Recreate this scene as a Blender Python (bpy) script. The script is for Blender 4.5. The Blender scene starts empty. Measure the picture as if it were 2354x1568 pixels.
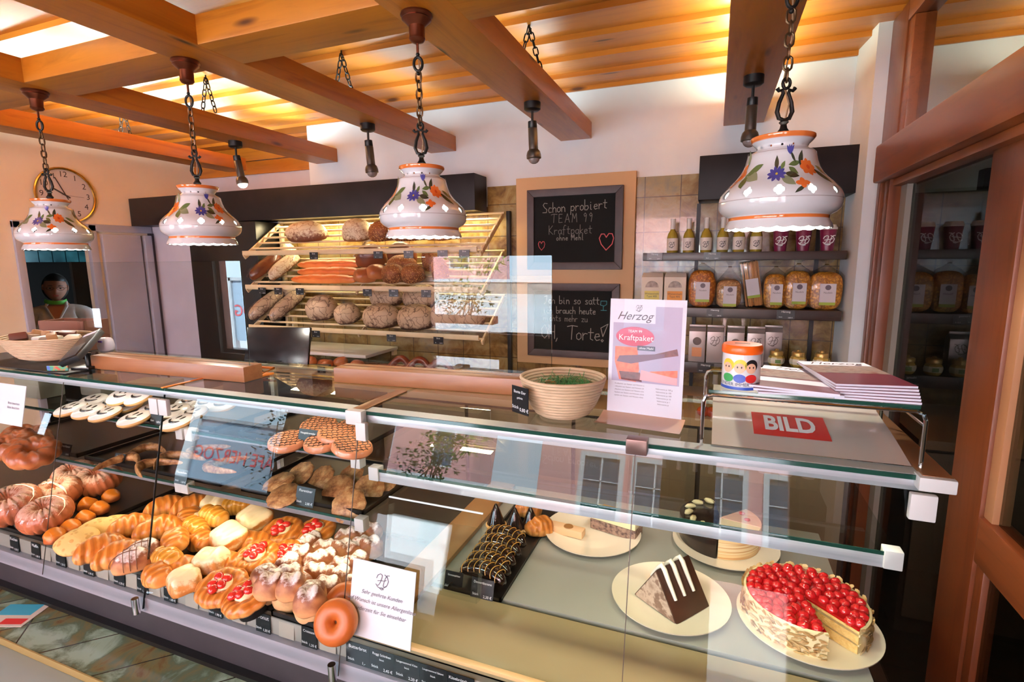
import bpy, bmesh, math, random
from mathutils import Vector, Matrix, noise, Euler
from math import pi, sin, cos, radians as rad
random.seed(7)
SC = bpy.context.scene
# ---------------------------------------------------------------- camera
FPX, YAW, PITCH, ROLL, HC = 1192.4, 0.37077, 0.15598, -0.00918, 1.65
_f = Vector((-sin(YAW)*cos(PITCH), cos(YAW)*cos(PITCH), -sin(PITCH)))
_r = Vector((cos(YAW), sin(YAW), 0)); _u = _r.cross(_f)
R_ = _r*cos(ROLL)+_u*sin(ROLL); U_ = -_r*sin(ROLL)+_u*cos(ROLL)
cd = bpy.data.cameras.new('camera'); cam = bpy.data.objects.new('camera', cd)
SC.collection.objects.link(cam)
cd.sensor_width = 36; cd.lens = FPX/2354*36; cd.clip_start = .02; cd.clip_end = 300
mw = Matrix((( R_.x, U_.x, -_f.x, 0), (R_.y, U_.y, -_f.y, 0), (R_.z, U_.z, -_f.z, HC), (0, 0, 0, 1)))
cam.matrix_world = mw
SC.camera = cam
# ---------------------------------------------------------------- colour management, world, daylight
SC.view_settings.view_transform = 'Standard'; SC.view_settings.look = 'None'
SC.view_settings.exposure = 0.1; SC.view_settings.gamma = 1.0
SC.view_settings.use_curve_mapping = False
SC.cycles.max_bounces = 10; SC.cycles.transparent_max_bounces = 24
SC.cycles.diffuse_bounces = 4; SC.cycles.glossy_bounces = 4
SC.cycles.caustics_reflective = False; SC.cycles.caustics_refractive = False
SC.cycles.sample_clamp_indirect = 8.0
wd = bpy.data.worlds.new('world'); SC.world = wd; wd.use_nodes = True
wn = wd.node_tree; bg = wn.nodes['Background']
bg.inputs[0].default_value = (.60, .82, 1.0, 1); bg.inputs[1].default_value = 13.0
def light(name, kind, loc, power, col=(1, .8, .6), size=.1, rot=(0, 0, 0), sizey=None, **kw):
    l = bpy.data.lights.new(name, kind); l.energy = power; l.color = col
    if kind == 'AREA':
        l.size = size
        if sizey: l.shape = 'RECTANGLE'; l.size_y = sizey
    elif kind == 'SUN': l.angle = size
    else: l.shadow_soft_size = size
    for k, v in kw.items(): setattr(l, k, v)
    o = bpy.data.objects.new(name, l); SC.collection.objects.link(o); o.location = loc; o.rotation_euler = rot
    return o
light('sun', 'SUN', (0, 0, 30), 80.0, (.97, 1, .97), .01, (rad(-38), rad(8), 0))     # sun stands behind the shop, falls on the street outside
# ---------------------------------------------------------------- helpers
def P(px, py, x=None, y=None, z=None):
    """point of the place on a known plane that the photograph shows at this pixel"""
    d = _f + R_*((px-1177)/FPX) - U_*((py-784)/FPX)
    t = (z-HC)/d.z if z is not None else (y/d.y if y is not None else x/d.x)
    return Vector((0, 0, HC)) + d*t
def link(o): SC.collection.objects.link(o); return o
def tag(o, label=None, cat=None, group=None, kind=None):
    for k, v in (('label', label), ('category', cat), ('group', group), ('kind', kind)):
        if v: o[k] = v
    return o
def empty(name, loc=(0, 0, 0), rot=(0, 0, 0), label=None, cat=None, group=None, scale=1):
    o = link(bpy.data.objects.new(name, None)); o.location = loc; o.rotation_euler = rot
    o.scale = (scale,)*3 if not hasattr(scale, '__len__') else scale
    o.empty_display_size = .05
    return tag(o, label, cat, group)
def obj(name, me, parent=None, loc=(0, 0, 0), rot=(0, 0, 0), scale=1, label=None, cat=None, group=None, kind=None):
    o = link(bpy.data.objects.new(name, me)); o.parent = parent; o.location = loc; o.rotation_euler = rot
    o.scale = (scale,)*3 if not hasattr(scale, '__len__') else scale
    return tag(o, label, cat, group, kind)
class MB:
    def __init__(s): s.v = []; s.f = []; s.m = []
    def add(s, vs, fs, mi=0, M_=None):
        n = len(s.v); s.v += [tuple(M_ @ Vector(v)) if M_ else tuple(v) for v in vs]
        s.f += [tuple(i+n for i in f) for f in fs]; s.m += [mi]*len(fs); return s
    def box(s, lo, hi, mi=0, M_=None):
        x0, y0, z0 = lo; x1, y1, z1 = hi
        vs = [(x0,y0,z0),(x1,y0,z0),(x1,y1,z0),(x0,y1,z0),(x0,y0,z1),(x1,y0,z1),(x1,y1,z1),(x0,y1,z1)]
        return s.add(vs, [(0,3,2,1),(4,5,6,7),(0,1,5,4),(1,2,6,5),(2,3,7,6),(3,0,4,7)], mi, M_)
    def cb(s, c, d, mi=0, M_=None):
        return s.box((c[0]-d[0]/2, c[1]-d[1]/2, c[2]-d[2]/2), (c[0]+d[0]/2, c[1]+d[1]/2, c[2]+d[2]/2), mi, M_)
    def lathe(s, prof, n=32, mi=0, M_=None, fn=None, mf=None):
        vs = []; fs = []; k = len(prof)
        for i in range(n):
            a = 2*pi*i/n
            for j, (r, z) in enumerate(prof):
                if fn: r, z = fn(a, r, z, j)
                vs.append((r*cos(a), r*sin(a), z))
        n0 = len(s.m)
        for i in range(n):
            for j in range(k-1):
                a, b = i*k+j, ((i+1) % n)*k+j
                fs.append((a, b, b+1, a+1))
        s.add(vs, fs, mi, M_)
        if mf:
            for q in range(len(fs)): s.m[n0+q] = mf(q % (k-1))
        return s
    def disc(s, r, z, n=32, mi=0, M_=None, up=True):
        vs = [(r*cos(2*pi*i/n), r*sin(2*pi*i/n), z) for i in range(n)]
        return s.add(vs, [tuple(range(n)) if up else tuple(reversed(range(n)))], mi, M_)
    def cyl(s, p0, p1, r0, r1=None, n=12, mi=0, cap=True):
        return s.tube([p0, p1], [r0, r0 if r1 is None else r1], n, mi, cap)
    def tube(s, pts, rs, n=8, mi=0, cap=True, closed=False):
        pts = [Vector(p) for p in pts]; k = len(pts)
        if not hasattr(rs, '__len__'): rs = [rs]*k
        vs = []; prev = None
        for i, p in enumerate(pts):
            if closed: t = pts[(i+1) % k]-pts[i-1]
            else: t = pts[min(i+1, k-1)]-pts[max(i-1, 0)]
            t.normalize()
            if prev is None:
                a = Vector((0, 0, 1)) if abs(t.z) < .9 else Vector((1, 0, 0))
                u = t.cross(a).normalized()
            else: u = (prev - t*prev.dot(t)).normalized()
            prev = u; w = t.cross(u)
            for j in range(n):
                b = 2*pi*j/n; vs.append(p+(u*cos(b)+w*sin(b))*rs[i])
        fs = []
        for i in range(k if closed else k-1):
            for j in range(n):
                a = i*n+j; b = i*n+(j+1) % n; c = ((i+1) % k)*n
                fs.append((a, b, c+(j+1) % n, c+j))
        if cap and not closed: fs += [tuple(reversed(range(n))), tuple(range((k-1)*n, k*n))]
        return s.add(vs, fs, mi)
    def blob(s, r, nu=24, nv=14, mi=0, M_=None, fn=None, e=1.0):
        """ellipsoid; fn(unit vector) -> scale factor or point"""
        vs = []; fs = []
        for i in range(nv+1):
            th = pi*i/nv
            for j in range(nu):
                ph = 2*pi*j/nu
                d = Vector((sin(th)*cos(ph), sin(th)*sin(ph), cos(th)))
                if e != 1.0: d = Vector([math.copysign(abs(c)**e, c) for c in d])
                p = Vector((d.x*r[0], d.y*r[1], d.z*r[2]))
                if fn:
                    q = fn(d); p = q if isinstance(q, Vector) else p*q
                vs.append(p)
        for i in range(nv):
            for j in range(nu):
                a = i*nu+j; b = i*nu+(j+1) % nu
                fs.append((a, a+nu, b+nu, b))
        return s.add(vs, fs, mi, M_)
    def prism(s, poly, z0, z1, mi=0, M_=None):
        n = len(poly); vs = [(x, y, z0) for x, y in poly]+[(x, y, z1) for x, y in poly]
        fs = [tuple(reversed(range(n))), tuple(range(n, 2*n))]+[(i, (i+1) % n, n+(i+1) % n, n+i) for i in range(n)]
        return s.add(vs, fs, mi, M_)
    def grid(s, nx, ny, fn, mi=0, M_=None):
        vs = [fn(i/nx, j/ny) for j in range(ny+1) for i in range(nx+1)]
        fs = [(j*(nx+1)+i, j*(nx+1)+i+1, (j+1)*(nx+1)+i+1, (j+1)*(nx+1)+i) for j in range(ny) for i in range(nx)]
        return s.add(vs, fs, mi, M_)
    def ribbon(s, lines, w, mi=0, M_=None, y=0):
        """flat pen strokes in the local x-z plane"""
        for L in lines:
            for a, b in zip(L[:-1], L[1:]):
                a = Vector(a); b = Vector(b); d = b-a
                if d.length < 1e-6: continue
                d.normalize(); n = Vector((-d.y, d.x))*w/2; a = a-d*w*.3; b = b+d*w*.3
                q = [a-n, b-n, b+n, a+n]
                s.add([(p.x, y, p.y) for p in q], [(0, 1, 2, 3)], mi, M_)
        return s
    def mesh(s, name, mats, bev=0, smooth=True, ang=.7, sub=0, recalc=False):
        me = bpy.data.meshes.new(name); me.from_pydata(s.v, [], s.f)
        if not isinstance(mats, (list, tuple)): mats = [mats]
        for m in mats: me.materials.append(m)
        me.polygons.foreach_set('material_index', s.m)
        if bev or sub or recalc:
            bm = bmesh.new(); bm.from_mesh(me)
            if recalc: bmesh.ops.recalc_face_normals(bm, faces=bm.faces)
            if bev:
                es = [e for e in bm.edges if len(e.link_faces) == 2 and e.calc_face_angle(0) > .5]
                bmesh.ops.bevel(bm, geom=es, offset=bev, segments=2, affect='EDGES', profile=.6, clamp_overlap=True)
            if sub: bmesh.ops.subdivide_edges(bm, edges=bm.edges, cuts=sub, use_grid_fill=True)
            bm.to_mesh(me); bm.free()
        me.update()
        if smooth:
            me.polygons.foreach_set('use_smooth', [True]*len(me.polygons))
            me.set_sharp_from_angle(angle=ang)
        return me
def RX(a): return Matrix.Rotation(a, 4, 'X')
def RY(a): return Matrix.Rotation(a, 4, 'Y')
def RZ(a): return Matrix.Rotation(a, 4, 'Z')
def TR(x, y, z): return Matrix.Translation((x, y, z))
ORD = ['first', 'second', 'third', 'fourth', 'fifth', 'sixth', 'seventh', 'eighth', 'ninth', 'tenth', 'eleventh', 'twelfth',
       'thirteenth', 'fourteenth', 'fifteenth', 'sixteenth', 'seventeenth', 'eighteenth', 'nineteenth', 'twentieth']
_tx = {}
def text_mesh(body, size, m, shear=0.0, align='CENTER', offset=0.0):
    """lettering as a flat mesh in the local x-z plane, facing -y"""
    k = (body, size, m.name, shear, align)
    if k in _tx: return _tx[k]
    c = bpy.data.curves.new('lettering', 'FONT'); c.body = body; c.size = size; c.shear = shear
    c.align_x = align; c.align_y = 'CENTER'; c.resolution_u = 3; c.offset = offset
    o = link(bpy.data.objects.new('lettering', c)); dg = bpy.context.evaluated_depsgraph_get(); dg.update()
    me = bpy.data.meshes.new_from_object(o.evaluated_get(dg)); bpy.data.objects.remove(o); bpy.data.curves.remove(c)
    me.transform(RX(pi/2)); me.materials.clear(); me.materials.append(m); me.name = 'lettering'
    _tx[k] = me; return me
LOGO = [[(.02,.62),(.1,.85),(.3,.98),(.44,.9),(.42,.7),(.34,.4),(.22,.15),(.08,.08),(.0,.18)],
        [(1.0,.98),(.82,.95),(.7,.75),(.6,.4),(.56,.15),(.68,.06),(.82,.16)], [(.12,.44),(.35,.5),(.62,.52),(.78,.6)],
        [(.62,.98),(.84,.82),(.94,.55),(.86,.25),(.6,.0),(.3,-.06),(.1,.02)], [(.3,-.06),(.45,-.16),(.62,-.1),(.45,-.02)]]
def scale_lines(L, sx, sy, ox=0, oy=0): return [[(x*sx+ox, y*sy+oy) for x, y in l] for l in L]
# ---------------------------------------------------------------- materials
def NT(name):
    m = bpy.data.materials.new(name); m.use_nodes = True; n = m.node_tree
    return m, n, n.nodes['Principled BSDF']
def nd(n, t, **kw):
    a = n.nodes.new(t)
    for k, v in kw.items():
        if k.startswith('i_'):
            key = k[2:]; key = int(key) if key.isdigit() else key
            a.inputs[key].default_value = v
        else: setattr(a, k, v)
    return a
def lk(n, a, b): n.links.new(a, b)
def c4(c): return (c[0], c[1], c[2], 1)
def srgb(r, g, b):
    f = lambda c: (c/255/12.92) if c/255 <= .04045 else ((c/255+.055)/1.055)**2.4
    return (f(r), f(g), f(b))
def ramp(n, fac, stops):
    r = n.nodes.new('ShaderNodeValToRGB'); e = r.color_ramp.elements
    while len(e) < len(stops): e.new(.5)
    for q, (p, c) in zip(e, stops): q.position = p; q.color = c4(c)
    lk(n, fac, r.inputs[0]); return r.outputs[0]
def coords(n, sc=(1, 1, 1), rot=(0, 0, 0), gen=False):
    t = n.nodes.new('ShaderNodeTexCoord'); mp = nd(n, 'ShaderNodeMapping')
    mp.inputs['Scale'].default_value = sc; mp.inputs['Rotation'].default_value = rot
    lk(n, t.outputs['Generated' if gen else 'Object'], mp.inputs[0]); return mp.outputs[0]
def noi(n, vec, scale, detail=3, rough=.5, dist=0):
    a = nd(n, 'ShaderNodeTexNoise'); a.inputs['Scale'].default_value = scale; a.inputs['Detail'].default_value = detail
    a.inputs['Roughness'].default_value = rough; a.inputs['Distortion'].default_value = dist
    lk(n, vec, a.inputs['Vector']); return a.outputs['Fac']
def bump(n, b, h, st=.3, d=.01):
    a = nd(n, 'ShaderNodeBump'); a.inputs['Strength'].default_value = st; a.inputs['Distance'].default_value = d
    lk(n, h, a.inputs['Height']); lk(n, a.outputs[0], b.inputs['Normal'])
def mixc(n, fac, a, b, t='MIX'):
    m = n.nodes.new('ShaderNodeMix'); m.data_type = 'RGBA'; m.blend_type = t
    for s, v in ((m.inputs[0], fac), (m.inputs[6], a), (m.inputs[7], b)):
        if hasattr(v, 'links') or hasattr(v, 'is_linked'): lk(n, v, s)
        else: s.default_value = c4(v) if hasattr(v, '__len__') else v
    return m.outputs[2]
def M(name, col, rough=.5, metal=0, spec=None, coat=0, emis=None, es=0, sss=0, trans=0):
    m, n, b = NT(name); b.inputs['Base Color'].default_value = c4(col); b.inputs['Roughness'].default_value = rough
    b.inputs['Metallic'].default_value = metal
    if spec is not None: b.inputs['Specular IOR Level'].default_value = spec
    b.inputs['Coat Weight'].default_value = coat; b.inputs['Coat Roughness'].default_value = .08
    if emis: b.inputs['Emission Color'].default_value = c4(emis); b.inputs['Emission Strength'].default_value = es
    if sss: b.inputs['Subsurface Weight'].default_value = sss; b.inputs['Subsurface Radius'].default_value = (.02, .01, .006)
    if trans: b.inputs['Transmission Weight'].default_value = trans
    return m
def MN(name, stops, scale=8, detail=4, rough=.5, stretch=(1, 1, 1), bp=0, bd=.004, dist=0, coat=0, spec=None, bs=None):
    """noise-ramp material"""
    m, n, b = NT(name); v = coords(n, stretch); f = noi(n, v, scale, detail, .55, dist)
    lk(n, ramp(n, f, stops), b.inputs['Base Color']); b.inputs['Roughness'].default_value = rough
    b.inputs['Coat Weight'].default_value = coat; b.inputs['Coat Roughness'].default_value = .1
    if spec is not None: b.inputs['Specular IOR Level'].default_value = spec
    if bp: bump(n, b, noi(n, v, bs or scale*3, 5), bp, bd)
    return m
def wood(name, c1, c2, ck, axis='Y', rough=.38, sc=1.0, coat=.15, knots=True):
    m, n, b = NT(name); k = 1.2*sc; w = 14*sc
    s = {'X': (k, w, w), 'Y': (w, k, w), 'Z': (w, w, k)}[axis]
    v = coords(n, s); f = noi(n, v, 1.6, 5, .6, .6)
    col = ramp(n, f, [(.25, c2), (.5, c1), (.62, [a*.86+b_*.14 for a, b_ in zip(c1, c2)]), (.8, c2)])
    v2 = coords(n, (1, 1, 1)); big = noi(n, v2, 1.3*sc, 2)
    col = mixc(n, big, col, mixc(n, .35, col, c2))
    if knots:
        kk = {'X': (2.2, 9, 9), 'Y': (9, 2.2, 9), 'Z': (9, 9, 2.2)}[axis]
        vo = nd(n, 'ShaderNodeTexVoronoi'); vo.inputs['Scale'].default_value = 1.0; lk(n, coords(n, tuple(q*.9 for q in kk)), vo.inputs['Vector'])
        kf = ramp(n, vo.outputs['Distance'], [(.05, (1, 1, 1)), (.13, (0, 0, 0))])
        col = mixc(n, kf, col, ck)
    lk(n, col, b.inputs['Base Color']); b.inputs['Roughness'].default_value = rough
    b.inputs['Coat Weight'].default_value = coat; b.inputs['Coat Roughness'].default_value = .25
    bump(n, b, f, .12, .003); return m
def glass(name, tint=(.97, .99, .98), k=1.7, rough=0.0):
    m, n, b = NT(name); n.nodes.remove(b); out = n.nodes['Material Output']
    tr = nd(n, 'ShaderNodeBsdfTransparent'); tr.inputs[0].default_value = c4(tint)
    gl = nd(n, 'ShaderNodeBsdfGlossy'); gl.inputs['Roughness'].default_value = rough
    fr = nd(n, 'ShaderNodeFresnel'); fr.inputs[0].default_value = 1.5
    ge = nd(n, 'ShaderNodeNewGeometry')
    s = nd(n, 'ShaderNodeMath', operation='SUBTRACT'); s.inputs[0].default_value = 1; lk(n, ge.outputs['Backfacing'], s.inputs[1])
    a = nd(n, 'ShaderNodeMath', operation='MULTIPLY', use_clamp=True); lk(n, fr.outputs[0], a.inputs[0]); lk(n, s.outputs[0], a.inputs[1])
    a2 = nd(n, 'ShaderNodeMath', operation='MULTIPLY', use_clamp=True); lk(n, a.outputs[0], a2.inputs[0]); a2.inputs[1].default_value = k
    mx = nd(n, 'ShaderNodeMixShader'); lk(n, a2.outputs[0], mx.inputs[0]); lk(n, tr.outputs[0], mx.inputs[1]); lk(n, gl.outputs[0], mx.inputs[2])
    lk(n, mx.outputs[0], out.inputs[0]); return m
def bread(name, top, side, flour=None, fl=.5, sc=30, cracks=0, seeds=None, rough=.6, bp=.5, bands=0):
    """baked crust: darker top, paler side, optional flour/sugar on what faces up, cracks, seeds"""
    m, n, b = NT(name); v = coords(n); ge = nd(n, 'ShaderNodeNewGeometry')
    sx = nd(n, 'ShaderNodeSeparateXYZ'); tc = n.nodes.new('ShaderNodeTexCoord'); lk(n, tc.outputs['Normal'], sx.inputs[0])
    f = noi(n, v, sc, 4)
    ad = nd(n, 'ShaderNodeMath', operation='MULTIPLY_ADD'); lk(n, f, ad.inputs[0]); ad.inputs[1].default_value = .9
    lk(n, sx.outputs['Z'], ad.inputs[2])
    col = ramp(n, ad.outputs[0], [(.0, side), (.35, side), (.95, top), (1, [c*.85 for c in top])])
    h = f
    if bands:
        wv_ = nd(n, 'ShaderNodeTexWave'); wv_.inputs['Scale'].default_value = bands; wv_.inputs['Distortion'].default_value = 3.0; wv_.inputs['Detail'].default_value = 2; wv_.inputs['Detail Scale'].default_value = 1.2
        lk(n, v, wv_.inputs['Vector']); bm2 = ramp(n, wv_.outputs['Fac'], [(.0, (.6, .6, .6)), (.3, (0, 0, 0))])
        col = mixc(n, bm2, col, [c*.6 for c in top]); col = mixc(n, ramp(n, wv_.outputs['Fac'], [(.6, (0, 0, 0)), (1, (.3, .3, .3))]), col, [min(1, c*1.3) for c in side]); h = wv_.outputs['Fac']
    if cracks:
        vo = nd(n, 'ShaderNodeTexVoronoi', feature='DISTANCE_TO_EDGE'); vo.inputs['Scale'].default_value = cracks
        wv = nd(n, 'ShaderNodeTexNoise'); wv.inputs['Scale'].default_value = cracks*.9; lk(n, v, wv.inputs['Vector'])
        mv = mixc(n, .12, v, wv.outputs['Color']); lk(n, mv, vo.inputs['Vector'])
        ck = ramp(n, vo.outputs['Distance'], [(.0, (.1, .1, .1)), (.055, (1, 1, 1))])
    if flour:
        g0 = nd(n, 'ShaderNodeMath', operation='MULTIPLY_ADD'); lk(n, noi(n, v, sc*1.4, 6, .7), g0.inputs[0]); g0.inputs[1].default_value = 1.7
        lk(n, sx.outputs['Z'], g0.inputs[2]); g = nd(n, 'ShaderNodeMath', operation='MULTIPLY_ADD'); lk(n, g0.outputs[0], g.inputs[0]); g.inputs[1].default_value = 1/3.7; g.inputs[2].default_value = 1/3.7
        mk = ramp(n, g.outputs[0], [(.76-fl*.34, (0, 0, 0)), (.84-fl*.34, (1, 1, 1))])
        if cracks: mk = mixc(n, 1.0, mk, ck, 'MULTIPLY')
        col = mixc(n, mk, col, flour)
    elif cracks: col = mixc(n, ck, [c*.4 for c in top], col)
    if seeds:
        vs = nd(n, 'ShaderNodeTexVoronoi'); vs.inputs['Scale'].default_value = seeds[1]; lk(n, v, vs.inputs['Vector'])
        sm = ramp(n, vs.outputs['Distance'], [(.25, (1, 1, 1)), (.42, (0, 0, 0))]); col = mixc(n, sm, col, seeds[0]); h = sm
    lk(n, col, b.inputs['Base Color']); b.inputs['Roughness'].default_value = rough
    bump(n, b, h, bp, .003); return m
W_BEAM = wood('orange_pine_beam', srgb(186, 110, 26), srgb(148, 78, 14), srgb(64, 30, 8), 'Y', coat=.04)
W_BEAMX = wood('orange_pine_crossbeam', srgb(184, 114, 30), srgb(144, 80, 16), srgb(70, 32, 8), 'X', coat=.04)
W_PLANK = wood('ceiling_pine_boards', srgb(196, 120, 36), srgb(158, 86, 20), srgb(84, 40, 10), 'X', sc=.36, coat=.0)
W_FRAME = wood('reddish_door_wood', srgb(116, 58, 26), srgb(88, 40, 16), srgb(70, 24, 8), 'Z', knots=False)
W_FRAMEY = wood('reddish_rail_wood', srgb(140, 72, 32), srgb(106, 50, 20), srgb(70, 24, 8), 'Y', knots=False)
W_BASE = wood('light_beech', srgb(150, 100, 62), srgb(128, 78, 44), srgb(150, 90, 50), 'X', knots=False, sc=2)
W_TRAY = wood('orange_varnished_wood', srgb(226, 134, 44), srgb(200, 104, 30), srgb(150, 80, 20), 'X', knots=False, sc=2)
W_DARK = wood('dark_stained_wood', srgb(52, 34, 28), srgb(34, 22, 18), srgb(20, 12, 10), 'X', knots=False, sc=2)
DARKPANEL = MN('dark_brown_laminate', [(.3, srgb(20, 16, 18)), (.7, srgb(32, 26, 28))], 6, 4, .45, spec=.2)
PLASTER = MN('white_plaster', [(.3, srgb(216, 224, 232)), (.7, srgb(228, 236, 242))], 3, 3, .8, bp=.1, bs=60, bd=.002)
CREAM = MN('cream_plaster', [(.3, srgb(240, 226, 200)), (.7, srgb(246, 234, 210))], 3, 3, .8, bp=.2, bs=50, bd=.003)
LILAC = MN('grey_lilac_paint', [(.3, srgb(186, 184, 198)), (.7, srgb(200, 198, 210))], 3, 3, .6)
GREYP = MN('grey_door_paint', [(.3, srgb(150, 156, 174)), (.7, srgb(168, 174, 190))], 2, 3, .4)
BLACKP = M('black_panel', srgb(14, 12, 12), .35)
BLACK = M('matt_black_metal', srgb(20, 19, 20), .4, .3)
BLACKT = M('black_card', srgb(16, 18, 22), .3)
WHITEI = M('white_print', srgb(235, 238, 240), .5)
PAPER = M('white_paper', srgb(212, 210, 222), .6)
GREYI = M('grey_print', srgb(90, 90, 96), .6)
ALU = MN('brushed_aluminium', [(.3, srgb(178, 184, 190)), (.7, srgb(200, 204, 208))], 4, 2, .32, (1, 30, 30)); ALU.node_tree.nodes['Principled BSDF'].inputs['Metallic'].default_value = .35
ALUW = M('pale_grey_profile', srgb(196, 196, 194), .4)
BRONZE = M('champagne_metal_bar', srgb(150, 110, 76), .3, .6)
CHROME = M('chrome', (.75, .75, .77), .08, 1)
COPPER = M('antique_copper', srgb(120, 66, 46), .3, .85)
IRON = M('wrought_iron', srgb(30, 28, 27), .45, .6)
CHAINM = M('aged_brass_chain', srgb(98, 74, 52), .35, .8)
GOLD = M('gold_rim', srgb(214, 170, 80), .2, .9)
GLASS = glass('clear_glass', (.975, .99, .982), .8)
PLEXI = glass('clear_plexiglass', (.97, .985, .985), 1.7)
TOPG = glass('tinted_top_glass', (.86, .9, .86), 1.1)
DGLASS = glass('dark_door_glass', (.62, .64, .6), .6)
BAGP = glass('cellophane', (.93, .93, .94), 1.2, .12)
GEDGE = M('green_glass_edge', srgb(24, 62, 52), .1, 0, coat=.5)
TRAYM = M('black_baking_tray', srgb(22, 18, 16), .35, .2)
DECK = MN('stone_grey_deck', [(.3, srgb(150, 150, 142)), (.7, srgb(164, 164, 154))], 2, 3, .22)
DECKB = MN('beige_deck', [(.3, srgb(160, 144, 108)), (.7, srgb(174, 158, 122))], 1.5, 3, .25)
BEIGEP = M('beige_board', srgb(198, 168, 128), .6)
PORC = M('cream_porcelain', srgb(240, 228, 206), .12, coat=.4)
WAX = glass('acrylic', (.95, .97, .97), .9)
def tilemat(name, axes, stops, size=.2, grout=srgb(60, 46, 30), rough=.16, rot=0, wide=None):
    m, n, b = NT(name); t = n.nodes.new('ShaderNodeTexCoord'); s = nd(n, 'ShaderNodeSeparateXYZ'); lk(n, t.outputs['Object'], s.inputs[0])
    c = nd(n, 'ShaderNodeCombineXYZ'); lk(n, s.outputs[axes[0]], c.inputs[0]); lk(n, s.outputs[axes[1]], c.inputs[1])
    mp = nd(n, 'ShaderNodeMapping'); mp.inputs['Rotation'].default_value = (0, 0, rot); lk(n, c.outputs[0], mp.inputs[0])
    br = nd(n, 'ShaderNodeTexBrick'); br.offset = 0; br.inputs['Scale'].default_value = 1; br.inputs['Brick Width'].default_value = wide or size
    br.inputs['Row Height'].default_value = size; br.inputs['Mortar Size'].default_value = .0022; br.inputs['Mortar Smooth'].default_value = .1
    br.inputs['Color1'].default_value = (0, 0, 0, 1); br.inputs['Color2'].default_value = (1, 1, 1, 1); lk(n, mp.outputs[0], br.inputs['Vector'])
    v = coords(n); f = noi(n, v, 9, 8, .65, .8); f2 = noi(n, v, 3.0, 3)
    ad = nd(n, 'ShaderNodeMath', operation='MULTIPLY_ADD'); lk(n, br.outputs['Color'], ad.inputs[0]); ad.inputs[1].default_value = .12
    a3 = nd(n, 'ShaderNodeMath', operation='MULTIPLY_ADD'); lk(n, f2, a3.inputs[0]); a3.inputs[1].default_value = .6; lk(n, f, a3.inputs[2])
    lk(n, a3.outputs[0], ad.inputs[2])
    mr = nd(n, 'ShaderNodeMapRange'); mr.inputs[1].default_value = .5; mr.inputs[2].default_value = 1.15; lk(n, ad.outputs[0], mr.inputs[0])
    col = ramp(n, mr.outputs[0], stops)
    lk(n, mixc(n, br.outputs['Fac'], col, grout), b.inputs['Base Color']); b.inputs['Roughness'].default_value = rough
    b.inputs['Coat Weight'].default_value = .3
    sb = nd(n, 'ShaderNodeMath', operation='SUBTRACT'); lk(n, f, sb.inputs[0]); lk(n, br.outputs['Fac'], sb.inputs[1])
    bump(n, b, sb.outputs[0], .25, .004); return m
TSTOP = [(.0, srgb(48, 30, 16)), (.28, srgb(92, 66, 36)), (.5, srgb(128, 102, 56)), (.7, srgb(144, 126, 84)), (1, srgb(120, 112, 88))]
TILE = tilemat('marbled_wall_tile', (0, 2), TSTOP)
TILEL = tilemat('marbled_ledge_tile', (0, 1), [(.15, srgb(60, 34, 16)), (.32, srgb(96, 66, 34)), (.45, srgb(110, 104, 66)), (.6, srgb(84, 100, 78)), (.8, srgb(140, 164, 146))], .16, srgb(50, 40, 26), rot=rad(-45), wide=.9)
FLOORM = tilemat('dark_floor_tile', (0, 1), [(.0, srgb(34, 26, 22)), (.5, srgb(54, 42, 34)), (1, srgb(70, 56, 46))], .33, srgb(20, 16, 14), .3)
# ---------------------------------------------------------------- lamps of the room that are large areas
WARM = (.90, 1.0, .74); WARMW = (.76, .98, 1.0)
def tube_light(x, y0, y1, w, col=WARM, z=2.475):
    """a lamp tube lying on top of a ceiling beam, shining up at the boards"""
    light('beam_top_tube', 'AREA', (x, (y0+y1)/2, z), w, col, .05, (pi, 0, 0), y1-y0)
tube_light(-3.42, 1.6, 3.1, 20, WARMW); tube_light(-3.64, 1.5, 3.1, 26, (1, .98, .86)); tube_light(-2.78, .2, 1.2, 18, WARMW); tube_light(-2.76, 1.65, 3.0, 16, WARMW)  # second tube on the leftmost beam is added to brighten the left wall
tube_light(-1.70, 1.7, 3.0, 4, WARMW); tube_light(-.9, 1.9, 3.1, 3, WARMW); tube_light(.03, 1.7, 3.1, 10); tube_light(.19, 1.7, 3.1, 6)
tube_light(-1.7, -.6, .9, 6, WARMW); tube_light(.1, -.6, .9, 6, WARMW)
light('hood_strip', 'AREA', (-2.2, 3.08, 1.94), 20, (1, .82, .46), 1.7, (rad(-8), 0, 0), .05)
light('case_strip', 'AREA', (-1.6, 1.0, 1.268), 1.2, (1, .86, .66), 1.9, (rad(18), 0, 0), .02)
light('shelf_strip', 'AREA', (-1.16, 1.02, .965), 1.5, (1, .82, .52), .72, (rad(-12), 0, 0), .015)
light('shelf_strip_left', 'AREA', (-1.95, 1.02, .965), 1.2, (1, .82, .52), .8, (rad(-12), 0, 0), .015)
light('case_strip_right', 'AREA', (-.1, 1.0, 1.268), 2.6, (1, .9, .72), .8, (rad(18), 0, 0), .02)
light('kitchen_lamp', 'POINT', (-6.6, 3.9, 2.28), 1.3, (.8, 1, 1), .05)
light('hall_lamp', 'POINT', (2.3, 4.2, 2.2), 5, (.7, 1, .85), .08)
por = light('window_daylight', 'AREA', (-2.6, -1.72, 1.2), 1, (1, 1, 1), 5, (rad(90), 0, 0), 2.4); por.data.cycles.is_portal = True
por.rotation_euler = (rad(90), 0, 0)
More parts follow.
